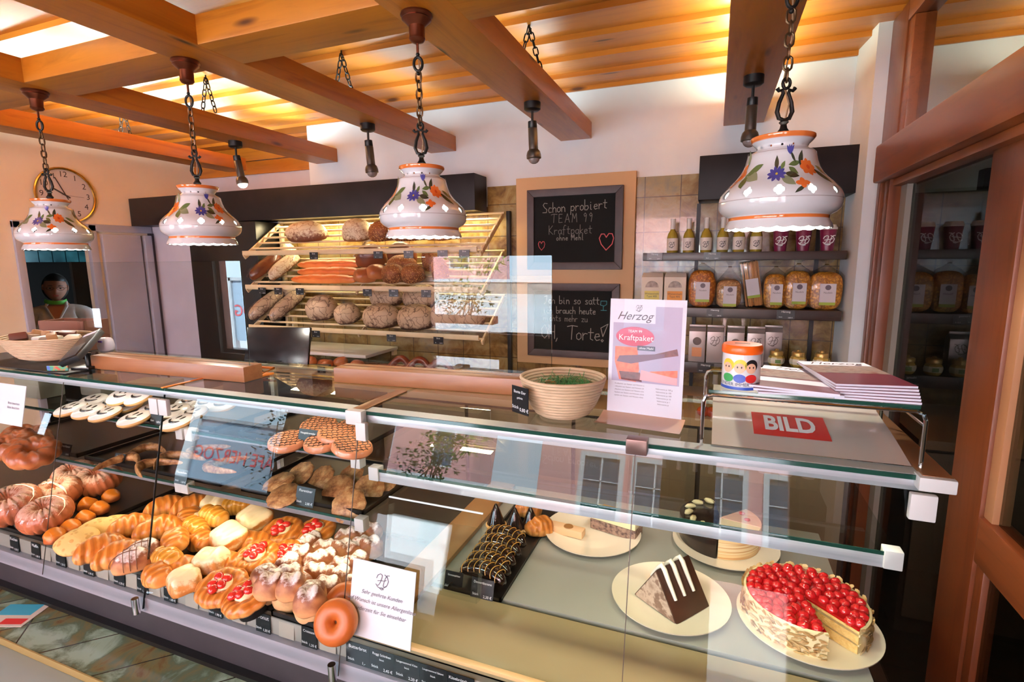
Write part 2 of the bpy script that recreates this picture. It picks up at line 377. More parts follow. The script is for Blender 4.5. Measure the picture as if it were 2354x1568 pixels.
# ---------------------------------------------------------------- room shell
XW, YW, ZC = -4.6, 3.2, 2.63
def struct(name, mb, m, **kw): return obj(name, mb.mesh(name, m, **kw), kind='structure')
struct('floor', MB().box((-8, -1.8, -.05), (4.2, 5, 0)), FLOORM, smooth=False)
c = MB(); y = -1.62
while y < 4.9:
    c.add([(-8, y, 2.63), (4.2, y, 2.63), (4.2, y+.24, 2.654), (-8, y+.24, 2.654), (-8, y, 2.75), (4.2, y, 2.75), (4.2, y+.24, 2.75), (-8, y+.24, 2.75)],
          [(0, 3, 2, 1), (4, 5, 6, 7), (0, 1, 5, 4), (1, 2, 6, 5), (2, 3, 7, 6), (3, 0, 4, 7)]); y += .24
struct('ceiling', c, W_PLANK, smooth=False)
struct('wall_back', MB().box((-2.85, 3.2, 0), (.61, 3.35, 2.66)).box((-4.75, 3.2, 0), (-2.85, 3.35, 2.2)), PLASTER)
struct('wall_back_recess', MB().box((-4.75, 3.66, 2.0), (-2.8, 3.75, 2.42)).box((-2.85, 3.35, 2.0), (-2.8, 3.7, 2.42)).box((-4.75, 3.35, 1.98), (-2.8, 3.75, 2.0)), LILAC)
struct('trim_1', MB().box((-4.75, 3.64, 2.42), (-2.8, 3.75, 2.53)).box((-4.75, 3.63, 2.535), (-2.8, 3.75, 2.64)), W_BEAMX, bev=.004)
struct('wall_tiles', MB().box((-3.15, 3.185, 0), (-1.19, 3.2, 1.99)).box((-1.4, 3.185, 1.99), (.61, 3.2, 2.115)).box((-1.19, 3.185, 0), (.61, 3.2, 1.99)), TILE, smooth=False)
struct('wall_left', MB().box((XW-.12, 1.2, 0), (XW, 2.19, 2.75)).box((XW-.12, 2.70, 0), (XW, 3.7, 2.75)).box((XW-.12, 2.19, 1.93), (XW, 2.70, 2.75)).box((-8, 1.1, 0), (XW, 1.2, 2.75)), CREAM)
struct('wall_back_corner', MB().box((-4.6, 3.17, 0), (-3.86, 3.2, 1.99)), LILAC)
struct('wall_right', MB().box((.61, 2.83, 0), (.73, 3.35, 2.7)).box((.73, 3.2, 0), (4.2, 3.35, 2.7)), PLASTER)
fr = MB().box((XW-.02, 2.19, 0), (XW+.025, 2.235, 1.95)).box((XW-.02, 2.665, 0), (XW+.025, 2.72, 1.95)).box((XW-.02, 2.19, 1.90), (XW+.025, 3.16, 1.955))
d = empty('door_1', (0, 0, 0)); tag(d, kind='structure')
obj('door_frame', fr.mesh('door_frame', GREYP, bev=.004), d)
obj('door_leaf', MB().box((XW+.0, 2.75, 0), (XW+.04, 3.05, 1.88)).box((XW, 3.07, 0), (XW+.06, 3.13, 1.88)).mesh('door_leaf', GREYP, bev=.006), d)
obj('door_edge', MB().box((XW, 3.135, 0), (XW+.03, 3.168, 1.9)).mesh('door_edge', M('charcoal_edge', srgb(62, 56, 66))), d)
# dim kitchen behind the doorway
KD = M('kitchen_wall_painted_shade', srgb(14, 13, 13), .7)  # near-black wall colour stands in for the darkness of the unlit room
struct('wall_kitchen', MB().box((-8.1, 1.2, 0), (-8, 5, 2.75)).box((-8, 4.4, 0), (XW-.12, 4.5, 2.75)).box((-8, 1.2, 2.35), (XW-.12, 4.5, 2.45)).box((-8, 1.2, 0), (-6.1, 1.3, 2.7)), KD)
kt = MB()
for i in range(9):
    for j in range(2): kt.cb((-6.98, 3.2+i*.13, P(80, 590, x=-6.98).z+j*.13), (.02, .122, .122))
obj('teal_tile_band', kt.mesh('teal_tile_band', MN('teal_tiles', [(.3, srgb(24, 74, 84)), (.7, srgb(60, 132, 140))], 5, 2, .2)), kind='structure').name = 'trim_2'
# hallway beyond the glazed partition
struct('wall_hall', MB().box((2.9, -1.7, 0), (3.0, 3.3, 2.7)), MN('hall_wall', [(.3, srgb(58, 50, 42)), (.7, srgb(74, 64, 52))], 2, 3, .7))
hd = empty('door_2'); tag(hd, kind='structure')
obj('door_frame', MB().box((1.15, 3.13, 0), (1.25, 3.2, 2.05)).box((2.05, 3.13, 0), (2.15, 3.2, 2.05)).box((1.15, 3.13, 1.95), (2.15, 3.2, 2.05)).mesh('door_frame', M('dark_green_frame', srgb(24, 28, 24), .4), bev=.006), hd)
obj('door_leaf', MB().box((1.25, 3.15, 0), (2.05, 3.19, 1.95)).mesh('door_leaf', M('black_green_door', srgb(10, 16, 14), .15)), hd)
struct('wall_hall_dark', MB().box((.73, 3.12, 0), (1.15, 3.2, 1.95)).box((2.15, 3.12, 0), (2.9, 3.2, 1.95)), MN('hall_stone', [(.3, srgb(30, 28, 24)), (.7, srgb(48, 44, 38))], 8, 4, .5))
# ---------------------------------------------------------------- glazed wooden partition on the right
px_ = .66
dr = empty('door_3'); tag(dr, kind='structure')
obj('post', MB().box((px_, 2.62, 0), (.74, 2.83, 2.64)).mesh('post', W_FRAME, bev=.006), dr)
obj('post_molding', MB().box((px_-.012, 2.60, 0), (.70, 2.66, 1.96)).box((px_-.014, 2.72, 0), (.70, 2.75, 1.96)).mesh('post_molding', W_FRAME, bev=.005), dr)
obj('post', MB().box((.69, 1.66, 0), (.76, 1.85, 1.96)).mesh('post', W_FRAME, bev=.008), dr)
obj('rail', MB().box((.62, .2, 1.96), (.76, 2.74, 2.115)).mesh('rail', W_FRAMEY, bev=.01), dr)
obj('rail_molding', MB().box((.66, .2, 1.93), (.74, 2.62, 1.96)).mesh('rail_molding', W_FRAMEY, bev=.008), dr)
obj('upper_frame', MB().box((.66, .2, 2.56), (.74, 2.62, 2.64)).box((.665, 2.55, 2.115), (.735, 2.62, 2.56)).mesh('upper_frame', W_FRAMEY, bev=.006), dr)
obj('glazing_bead', MB().box((.69, 2.53, .0), (.72, 2.60, 1.93)).mesh('glazing_bead', M('pale_grey_bead', srgb(128, 120, 112), .6)), dr)
obj('upper_glass', MB().box((.70, .2, 2.115), (.706, 2.55, 2.56)).mesh('upper_glass', glass('hazy_glass', (.9, .88, .84), 2.0)), dr)
obj('side_glass', MB().box((.71, 1.88, .0), (.716, 2.53, 1.93)).mesh('side_glass', DGLASS), dr)
dl = empty('door_4'); tag(dl, kind='structure')
obj('bottom_rail', MB().box((.69, .3, .83), (.75, 1.66, .96)).box((.69, .3, 0), (.75, 1.66, .12)).mesh('bottom_rail', W_FRAMEY, bev=.008), dl)
obj('stile', MB().box((.70, 1.615, .96), (.74, 1.66, 1.93)).mesh('stile', M('pale_wood_bead', srgb(170, 120, 84), .5), bev=.004), dl)
obj('lower_bead', MB().box((.70, 1.62, .12), (.74, 1.66, .83)).mesh('lower_bead', W_FRAME, bev=.004), dl)
obj('pane', MB().box((.715, .3, .96), (.721, 1.615, 1.93)).mesh('pane', DGLASS), dl)
obj('lower_pane', MB().box((.715, .3, .12), (.721, 1.62, .83)).mesh('lower_pane', DGLASS), dl)
# ---------------------------------------------------------------- front wall with shop windows (behind the camera) and the street
fw = MB(); YF = -1.7; op = [(-7.15, -6.75, .84), (-4.85, -3.5, .70), (-2.5, -.22, .12), (.02, .55, .12)]; xs = -8
for a, b, s_ in op: fw.box((xs, YF-.15, -.3), (a, YF, 2.75)).box((a, YF-.15, 2.3), (b, YF, 2.75)).box((a, YF-.15, -.3), (b, YF, s_)); xs = b
fw.box((-1.75, YF-.15, .12), (-.22, YF, 1.0)).box((-7.15, YF-.15, 1.12), (-6.75, YF, 2.3))
fw.box((xs, YF-.15, -.3), (4.2, YF, 2.75)); struct('wall_front', fw, MN('front_wall_paint', [(.3, srgb(120, 104, 90)), (.7, srgb(140, 122, 104))], 3, 3, .7))
for k, (a, b, s_) in enumerate(op):
    w = empty('window_%d' % (k+1)); tag(w, kind='structure')
    obj('window_frame', MB().box((a, YF-.12, s_), (a+.05, YF-.04, 2.3)).box((b-.05, YF-.12, s_), (b, YF-.04, 2.3)).box((a+.05, YF-.12, .76 if k > 1 else s_), (b-.05, YF-.04, 1.0 if k > 1 else s_+.04)).box((a+.05, YF-.12, 2.24), (b-.05, YF-.04, 2.3)).mesh('window_frame', W_FRAME, bev=.004), w)
struct('wall_right_end', MB().box((4.1, -1.7, 0), (4.2, 3.3, 2.7)).box((-8.1, -1.7, 0), (-8, 1.2, 2.7)), CREAM)
struct('ground', MB().box((-60, -60, -.6), (40, -1.85, -.4)), tilemat('pale_paving', (0, 1), [(0, srgb(190, 190, 190)), (1, srgb(222, 222, 220))], .7, srgb(140, 140, 140), .8), smooth=False)
PINK = MN('pink_render', [(.3, srgb(206, 150, 150)), (.7, srgb(222, 168, 166))], 1, 3, .8)
WFR = M('white_window_frame', srgb(236, 238, 240), .4); DKG = M('dark_window_pane', srgb(60, 74, 92), .1)
def house(x0, x1, yy, h, wins, label, ridge=0):
    e = empty('house', ((x0+x1)/2, yy-2, -.4), label=label, cat='house')
    b = MB().box((x0, yy-4, -.4), (x1, yy, h))
    me = b.mesh('house_wall', PINK); me.transform(TR(-(x0+x1)/2, -yy+2, .4)); obj('wall', me, e)
    r = MB().prism([(x0-.3, h), (x1+.3, h), ((x0+x1)/2, h+2.2)], -yy-.3, -yy+4.3); me = r.mesh('roof', M('roof_tiles', srgb(120, 60, 46), .8)); me.transform(RX(pi/2)); me.transform(TR(-(x0+x1)/2, -yy+2, .4)); obj('roof', me, e)
    for (a, c, w, hh) in wins:
        f = MB(); t = .09
        f.box((a-w/2-t, yy, c-hh/2-t), (a-w/2, yy+.06, c+hh/2+t)).box((a+w/2, yy, c-hh/2-t), (a+w/2+t, yy+.06, c+hh/2+t))
        f.box((a-w/2, yy, c+hh/2), (a+w/2, yy+.06, c+hh/2+t)).box((a-w/2, yy, c-hh/2-t), (a+w/2, yy+.06, c-hh/2))
        f.box((a-.015, yy, c-hh/2), (a+.015, yy+.04, c+hh/2))
        for q in (-.17, .17): f.box((a-w/2, yy, c+q*hh-.01), (a+w/2, yy+.04, c+q*hh+.01))
        me = f.mesh('window', WFR); me.transform(TR(-(x0+x1)/2, -yy+2, .4)); wo = obj('window', me, e)
        me = MB().box((a-w/2, yy-.02, c-hh/2), (a+w/2, yy+.012, c+hh/2)).mesh('pane', DKG); me.transform(TR(-(x0+x1)/2, -yy+2, .4)); obj('pane', me, wo)
house(-3.1, 5.5, -8.3, 5.2, [(-1.85, 1.1, .68, 1.35), (-.85, 1.1, .68, 1.35), (.3, 1.1, .68, 1.35), (1.4, 1.1, .68, 1.35)], 'pink rendered house with white framed windows across the street')
house(-31, -15.5, -33, 6, [(-23.2, 2.4, 1.5, 2.6), (-18, 2.4, 1.5, 2.6), (-28, 2.4, 1.5, 2.6), (-26, 5, 1.2, 1.4)], 'pink house farther away behind the stone wall')
sw = empty('stone_wall', (-16, -27, -.4), label='low stone wall with a white cap along the far side of the street', cat='wall')
obj('masonry', MB().box((-16, -.2, 0), (12, .2, .7)).mesh('masonry', tilemat('rubble_stone', (0, 2), [(0, srgb(110, 96, 88)), (1, srgb(168, 152, 140))], .35, srgb(80, 70, 66), .9)), sw)
obj('cap', MB().box((-16, -.28, .7), (12, .28, .85)).mesh('cap', M('white_cap', srgb(230, 230, 232), .7)), sw)
def foliage(name, loc, r, n, label, cat, col=(srgb(60, 96, 30), srgb(110, 150, 52)), pot=True, leaf=.05):
    rr = random.Random(hash(label) % 999 if False else len(label)); e = empty(name, loc, label=label, cat=cat)
    b = MB()
    for i in range(n):
        d = Vector((rr.gauss(0, 1), rr.gauss(0, 1), rr.gauss(0, 1))).normalized()*(rr.random()**.4)
        p = Vector((d.x*r[0], d.y*r[1], d.z*r[2]+r[2])); t = Vector((rr.gauss(0, 1), rr.gauss(0, 1), rr.gauss(0, 1)+.3)).normalized(); s = t.orthogonal().normalized()
        l = leaf*(.7+rr.random()*.6); b.add([p, p+t*l*.5+s*l*.25, p+t*l, p+t*l*.5-s*l*.25], [(0, 1, 2, 3)])
    obj('leaves', b.mesh('leaves', MN('leaf_green', [(.3, col[0]), (.7, col[1])], 9, 2, .5), smooth=False), e)
    if pot: obj('planter', MB().box((-r[0], -.08, -.07), (r[0], .08, .02)).mesh('planter', M('terracotta', srgb(150, 84, 58), .7), bev=.01), e)
    st = MB()
    for i in range(5): st.cyl((rr.uniform(-.3, .3)*r[0], 0, 0), (rr.uniform(-.8, .8)*r[0], rr.uniform(-.1, .1), r[2]*1.5), .008, .004, 6)
    obj('stem', st.mesh('stem', M('stem_brown', srgb(80, 60, 36), .7)), e); return e
foliage('flower_box', (-2.75, -3.0, .98), (.42, .16, .22), 420, 'leafy green shrub in a box outside the shop window', 'plant')
foliage('potted_bush', (-4.9, -3.2, .3), (.4, .3, .75), 500, 'tall dark green bush outside the left shop window', 'plant', (srgb(24, 50, 24), srgb(52, 84, 40)))
foliage('street_tree', (-4.1, -6.4, 1.35), (.7, .5, .5), 600, 'round green tree crown beyond the pavement', 'tree', pot=False, leaf=.1)
sg = empty('street_sign', (-6.5, -4.1, -.4), label='pale board reading CAFE HERZOG standing on the pavement', cat='sign')
obj('board', MB().box((-.9, -.03, .75), (.9, 0, 1.75)).mesh('board', M('pale_blue_board', srgb(170, 196, 220), .5), bev=.01), sg)
obj('frame', MB().box((-.95, -.05, .7), (-.9, .03, 1.8)).box((.9, -.05, .7), (.95, .03, 1.8)).box((-.95, -.05, 1.75), (.95, .03, 1.8)).box((-.95, -.05, 0), (-.9, .03, .7)).box((.9, -.05, 0), (.95, .03, .7)).mesh('frame', ALU), sg)
obj('lettering', text_mesh('CAFE HERZOG', .27, M('red_lettering', srgb(190, 70, 80), .5)), sg, (0, .008, 1.25), (0, 0, pi), label='pale red lettering CAFE HERZOG')
# ---------------------------------------------------------------- suspended beam grid
ZB0, ZB1 = 2.358, 2.452
BX = [-3.56, -2.68, -1.72, -.817, .106]
bn = ['leftmost beam of the ceiling grid, nearest the wall clock', 'second beam from the left, above the second flower lamp', 'middle beam of the ceiling grid, pointing at the bread racks', 'beam ending above the upper chalkboard', 'rightmost ceiling beam, above the largest flower lamp']
for x, l in zip(BX, bn):
    w = .095 if x != .106 else .1
    obj('ceiling_beam', MB().box((x-w, -1.4, ZB0), (x+w, 3.198, ZB1)).mesh('ceiling_beam', W_BEAM, bev=.004), label='orange pine '+l, cat='beam', group='beams of the suspended ceiling grid')
obj('cross_beam', MB().box((-5.5, 1.345, ZB0+.001), (.62, 1.53, ZB1-.001)).mesh('cross_beam', W_BEAMX, bev=.004), label='orange pine cross beam carrying the four flower lamps', cat='beam')
obj('cross_beam', MB().box((-5.5, -.62, ZB0+.001), (.62, -.44, ZB1-.001)).mesh('cross_beam', W_BEAMX, bev=.004), label='orange pine cross beam nearer the shop windows', cat='beam')
def link_mesh(L=.03, w=.018, t=.0028):
    pts = []
    for i in range(12):
        a = 2*pi*i/12; pts.append((w/2*cos(a), 0, (L-w)/2*(1 if sin(a) > 0 else -1)*(abs(sin(a)) > .01)+w/2*sin(a)))
    return MB().tube(pts, t, 6, closed=True).mesh('chain_link', CHAINM)
LINK = link_mesh(); LINKB = link_mesh(.036, .02, .003); LINKB.materials[0] = IRON
def chain(parent, p0, p1, me=LINK, pitch=.024):
    p0 = Vector(p0); p1 = Vector(p1); d = p1-p0; n = max(2, round(d.length/pitch)); q = d.to_track_quat('Z', 'Y')
    b = MB(); vs = [v.co.copy() for v in me.vertices]; fs = [tuple(p.vertices) for p in me.polygons]
    for i in range(n):
        m = Matrix.Translation(p0+d*((i+.5)/n)) @ q.to_matrix().to_4x4() @ RZ(pi/2*(i % 2))
        b.add(vs, fs, 0, m)
    return obj('chain', b.mesh('chain', me.materials[0]), parent)
for x, y, w in ((BX[0], 2.36, 'leftmost'), (BX[1]+.07, 2.19, 'second'), (BX[2], 2.2, 'middle'), (BX[3]+.03, 2.26, 'chalkboard side')):
    e = empty('beam_chain', (x, y, ZB1), label='dark V-shaped chain hanging the %s ceiling beam from the boards' % w, cat='chain', group='chains holding up the beams')
    chain(e, (0, 0, .18), (-.05, 0, 0), LINKB, .03); chain(e, (0, 0, .18), (.05, 0, 0), LINKB, .03)
    obj('hook', MB().tube([(0, 0, .195), (0, 0, .175), (.008, 0, .168), (0, 0, .16)], .004, 6).mesh('hook', IRON), e)
# ---------------------------------------------------------------- dark hoods over the shelves
def hood(name, x0, x1, y0, z0, z1, label):
    obj(name, MB().box((x0, y0, z0), (x1, 3.184, z1)).mesh(name, DARKPANEL, bev=.003), label=label, cat='canopy')
hood('shelf_canopy', -4.585, -1.405, 3.0, 1.955, 2.178, 'long dark brown canopy box over the bread racks')
hood('shelf_canopy', -.10, .655, 2.98, 1.95, 2.173, 'dark brown canopy box over the gift shelves, behind the largest lamp')
# ---------------------------------------------------------------- clock
ck = empty('wall_clock', (XW+.002, 2.545, 2.157), (0, 0, pi/2), label='round wall clock with thin gold rim showing nearly five to ten', cat='clock')
obj('rim', MB().tube([(.195*cos(2*pi*i/48), -.02, .195*sin(2*pi*i/48)) for i in range(48)], .009, 8, closed=True).mesh('rim', GOLD), ck)
me = MB().disc(.192, 0, 48).mesh('clock_face', M('clock_face_grey', srgb(196, 192, 196), .3)); me.transform(RX(pi/2)); obj('clock_face', me, ck, (0, -.012, 0))
for h in range(1, 13):
    a = pi/2-h*pi/6; obj('numeral', text_mesh(str(h), .058, M('dark_numeral', srgb(50, 44, 50)) if h == 1 else bpy.data.materials['dark_numeral']), ck, (.152*cos(a), -.0145, .152*sin(a)))
def hand(l, w, ang, y): return MB().ribbon([[(0, 0), (l*cos(ang), l*sin(ang))], [(0, 0), (-.03*cos(ang), -.03*sin(ang))]], w, y=y)
obj('hour_hand', hand(.085, .012, rad(150), -.016).mesh('hour_hand', bpy.data.materials['dark_numeral']), ck)
obj('minute_hand', hand(.135, .008, rad(115), -.018).mesh('minute_hand', bpy.data.materials['dark_numeral']), ck)
obj('second_hand', hand(.12, .002, rad(-3), -.02).mesh('second_hand', bpy.data.materials['dark_numeral']), ck)
# ---------------------------------------------------------------- flower lamps
PROF = [(.060, .1985), (.068, .207), (.0685, .202), (.064, .196), (.056, .188), (.053, .181), (.058, .176), (.067, .172), (.0715, .168), (.073, .160), (.076, .147), (.081, .134), (.089, .121), (.0985, .110), (.108, .101), (.118, .091), (.126, .081), (.1312, .071), (.1325, .061), (.1318, .051), (.129, .042), (.122, .034), (.112, .0285), (.108, .026), (.108, .018), (.110, .014), (.114, .007), (.1165, .0)]
def prof_r(z):
    for (r0, z0), (r1, z1) in zip(PROF[1:-1], PROF[2:]):
        if z0 >= z >= z1 and z0 > z1: return r0+(r1-r0)*(z0-z)/(z0-z1)
    return .11
def ceramic():
    m, n, b = NT('glazed_ceramic'); t = n.nodes.new('ShaderNodeTexCoord'); s = nd(n, 'ShaderNodeSeparateXYZ'); lk(n, t.outputs['Object'], s.inputs[0])
    def mt(op, a, b_=None, c=None):
        q = nd(n, 'ShaderNodeMath', operation=op)
        for i, v in enumerate((a, b_, c)):
            if v is None: continue
            if hasattr(v, 'is_linked'): lk(n, v, q.inputs[i])
            else: q.inputs[i].default_value = v
        return q.outputs[0]
    ang = mt('ARCTAN2', s.outputs[1], s.outputs[0]); u = mt('MULTIPLY', ang, 12/(2*pi)); fr_ = mt('FRACT', mt('ADD', u, 40.5)); uu = mt('MULTIPLY', mt('SUBTRACT', fr_, .5), .068)
    vv = mt('SUBTRACT', s.outputs[2], .0765); dmin = None
    for a, b_ in ((.0055, 0), (-.0055, 0), (0, .0055), (0, -.0055)):
        d_ = mt('SQRT', mt('ADD', mt('POWER', mt('SUBTRACT', uu, a), 2), mt('POWER', mt('SUBTRACT', vv, b_), 2))); dmin = d_ if dmin is None else mt('MINIMUM', dmin, d_)
    solid = mt('GREATER_THAN', dmin, .0056)
    fr2 = mt('MULTIPLY', mt('SUBTRACT', mt('FRACT', mt('ADD', mt('MULTIPLY', ang, 14/(2*pi)), 40.5)), .5), .024); v2 = mt('SUBTRACT', s.outputs[2], .1825)
    d2 = mt('SQRT', mt('ADD', mt('POWER', fr2, 2), mt('POWER', v2, 2))); sol2 = mt('GREATER_THAN', d2, .0027); solid = mt('MULTIPLY', solid, sol2)
    tt = mt('MULTIPLY', s.outputs[2], 1/.21); W = srgb(214, 216, 220); O = srgb(206, 112, 52); L_ = srgb(120, 100, 96)
    col = ramp(n, tt, [(0, W), (.083, W), (.088, O), (.118, O), (.124, W), (.285, W), (.29, L_), (.294, W), (.80, W), (.803, L_), (.81, W), (.93, W), (.94, O)])
    b.inputs['Subsurface Weight'].default_value = .0
    lk(n, col, b.inputs['Base Color']); b.inputs['Roughness'].default_value = .12; b.inputs['Coat Weight'].default_value = .6; b.inputs['Coat Roughness'].default_value = .05
    lk(n, solid, b.inputs['Alpha']); return m
CER = ceramic()
def shade_mesh():
    inner = [(r-.004, z) for r, z in reversed(PROF[2:])]
    def wav(a, r, z, j):
        if z < .012: z = z-.0035*abs(sin(a*11))*(1 if z < .004 else .4)
        return r, z
    return MB().lathe(PROF+inner, 132, fn=wav).mesh('ceramic_shade', CER, ang=1.2)
SHADE = shade_mesh()
FM = [M('paint_'+k, srgb(*c), .2, coat=.5) for k, c in (('orange', (216, 110, 50)), ('deep_orange', (190, 74, 36)), ('green', (88, 106, 62)), ('dark_green', (54, 58, 44)), ('blue', (66, 66, 140)), ('yellow', (220, 190, 80)), ('sage', (130, 138, 108)))]
def decal(b, u, z, l, w, ang, mi, lift=.0008, pointed=1.0):
    """a painted petal or leaf following the lamp's curve; u is the distance round the belly"""
    n = 7; vs = []
    for i in range(n+1):
        t = i/n; ww = w*.5*(sin(pi*t)**(.6 if pointed < 1 else 1.0)+.02)
        for s in (-1, 0, 1):
            x = (t-.5)*l; y = s*ww; uu = u+x*cos(ang)-y*sin(ang); zz = z+x*sin(ang)+y*cos(ang)
            r = prof_r(max(.03, min(.165, zz)))+lift; a = uu/.115
            vs.append((r*cos(a), r*sin(a), zz))
    b.add(vs, [(i*3+j, i*3+j+1, i*3+j+4, i*3+j+3) for i in range(n) for j in range(2)], mi)
def flowers():
    b = MB(); P2 = pi
    for k in range(1):
        o = 0
        def D(du, z, l, w, a, mi, li=.0008, pt=1): decal(b, o+du*1.75, .113+(z-.113)*1.25, l*1.5, w*1.5, rad(a), mi, li*1.4, pt)
        for a in range(0, 360, 60): D(.018*cos(rad(a))*.5, .118+.009*sin(rad(a)), .026, .017, a, 0, .0009, .5)
        D(0, .118, .022, .018, 20, 0, .0012, .5); D(.004, .113, .014, .003, 50, 1, .0015); D(.0, .119, .012, .003, 20, 3, .0015); D(-.006, .112, .014, .012, -30, 1, .0011, .5)
        for du, z, l, w, a, m in ((-.012, .146, .03, .013, 60, 2), (.008, .15, .028, .013, 110, 6), (-.026, .138, .028, .008, 95, 3), (.035, .125, .036, .013, 25, 2), (.037, .113, .034, .015, -25, 6), (.028, .104, .024, .012, -60, 2), (-.03, .098, .03, .013, 190, 2), (-.015, .093, .028, .014, 205, 6)): D(du, z, l, w, a, m, .0006)
        for a in range(0, 360, 36): D(.074+.0075*cos(rad(a)), .113+.0075*sin(rad(a)), .013, .0055, a, 4, .001, .5)
        D(.074, .113, .004, .004, 0, 5, .0016, .5)
        for du, z, l, w, a, m in ((.072, .133, .024, .008, 95, 3), (.082, .128, .016, .007, 60, 2), (.094, .110, .022, .01, -15, 3), (.097, .118, .018, .009, 140, 2), (.088, .1, .024, .012, -40, 6), (.099, .143, .022, .005, 120, 3), (.113, .14, .026, .01, 70, 3), (.101, .131, .024, .008, 10, 2), (.14, .108, .03, .011, -50, 3), (.15, .12, .026, .009, -30, 2), (.1, .083, .018, .005, 40, 3)): D(du, z, l, w, a, m, .0006)
        for a in range(0, 360, 45): D(.122+.007*cos(rad(a)), .124+.007*sin(rad(a)), .016, .01, a, 0, .0009, .5)
        D(.122, .124, .007, .007, 0, 1, .0016, .5)
        for a in (60, 80, 100, 120): D(.094+.006*cos(rad(a)), .15+.006*sin(rad(a)), .016, .005, a, 4, .001)
        for a in range(0, 360, 90): D(.104+.004*cos(rad(a)), .094+.004*sin(rad(a)), .01, .007, a, 0, .001, .5)
    return b.mesh('painted_sprig', FM)
FLOW = flowers()
def ring_pts(f, n=20): return [f(2*pi*i/n) for i in range(n)]
def lyre():
    b = MB(); b.lathe([(.0, .0), (.012, .001), (.009, .008), (.0135, .016), (.008, .024), (.0065, .032), (.011, .037), (.006, .042), (.0, .044)], 16)
    for s in (-1, 1):
        b.tube([(0, 0, .042), (s*.012, 0, .046), (s*.0175, 0, .06), (s*.014, 0, .08), (s*.006, 0, .1), (s*.008, 0, .108), (s*.016, 0, .106), (s*.0205, 0, .112)], [.004, .005, .0052, .0048, .0045, .004, .0038, .005], 8)
    b.tube([(.0085*cos(a), 0, .122+.011*sin(a)) for a in [2*pi*i/14 for i in range(14)]], .0036, 8, closed=True)
    return b.mesh('iron_lyre', IRON)
LYRE = lyre()
def oval():
    b = MB(); b.tube([(.0125*cos(a), 0, .019*sin(a)) for a in [2*pi*i/18 for i in range(18)]], .0042, 8, closed=True)
    b.blob((.006, .006, .006), 8, 6, M_=TR(0, 0, .026)); b.blob((.006, .006, .006), 8, 6, M_=TR(0, 0, -.026)); return b.mesh('iron_eye', IRON)
OVAL = oval()
CANO = MB().lathe([(0, 0), (.045, 0), (.047, -.006), (.04, -.012), (.043, -.016), (.034, -.024), (.0235, -.034), (.0225, -.062), (.024, -.068), (.018, -.076), (.006, -.08), (0, -.08)], 28).mesh('canopy', COPPER)
BULBM = M('lit_bulb', (1, .9, .75), .3, emis=(1, .86, .66), es=60)
BULB = MB().blob((.026, .026, .03), 16, 12).mesh('bulb', BULBM)
SOCK = MB().cyl((0, 0, .1), (0, 0, .205), .02, .02, 14).mesh('socket', IRON)
for (x, y, zb, lab, rz) in ((-2.665, 1.42, 1.712, 'leftmost white ceramic flower lamp hanging in front of the clock', -.5), (-1.79, 1.425, 1.718, 'second white ceramic flower lamp from the left, left of the bread racks', .05), (-.845, 1.43, 1.722, 'white ceramic flower lamp hanging in front of the top bread rack', -.25), (.133, 1.41, 1.718, 'largest looking white ceramic flower lamp, over the gift shelves on the right', -.05), (-1.79, -.53, 1.80, 'added unseen flower lamp on the cross beam near the shop window, left one', 0), (-.2, -.53, 1.80, 'added unseen flower lamp on the cross beam near the shop window, right one', 0)):  # last two lamps are added out of view to brighten wall and counter
    e = empty('pendant_lamp', (x, y, zb), label=lab, cat='lamp', group='flower painted pendant lamps')
    azc = math.atan2(-y, -x); sh = obj('lamp_shade', SHADE, e, rot=(0, 0, azc))
    for kk in (0, pi): obj('painted_sprig', FLOW, sh, rot=(0, 0, -1.15+rz+kk))
    obj("bulb", BULB, e, (0, 0, .078)); obj('socket', SOCK, e)
    obj('finial', LYRE, e, (0, 0, .203), rot=(0, 0, .37)); obj('canopy', CANO, e, (0, 0, ZB0-zb)); zt = ZB0-zb-.08
    obj('rod', MB().cyl((0, 0, zt+.01), (0, 0, zt-.03), .004, .004, 8).mesh('rod', COPPER), e); obj('iron_eye', OVAL, e, (0, 0, zt-.056), (0, 0, .37))
    chain(e, (0, 0, zt-.08), (0, 0, .33)); obj('cord', MB().tube([(0, .003, zt-.03), (.006, .004, (zt+.3)/2), (-.006, .004, .33), (.008, 0, .28), (0, 0, .23)], .0022, 6).mesh('cord', M('lamp_cord', srgb(130, 100, 74), .5) if x < -2.6 else bpy.data.materials['lamp_cord']), e)
    light('pendant_bulb', 'POINT', (x, y, zb+(.03 if y > 0 else -.03)), 9 if y > 0 else 26, (1, .96, .84) if y > 0 else (.86, 1, 1), .02 if y > 0 else .1)  # the added pair gives stronger, cooler fill from below its shades
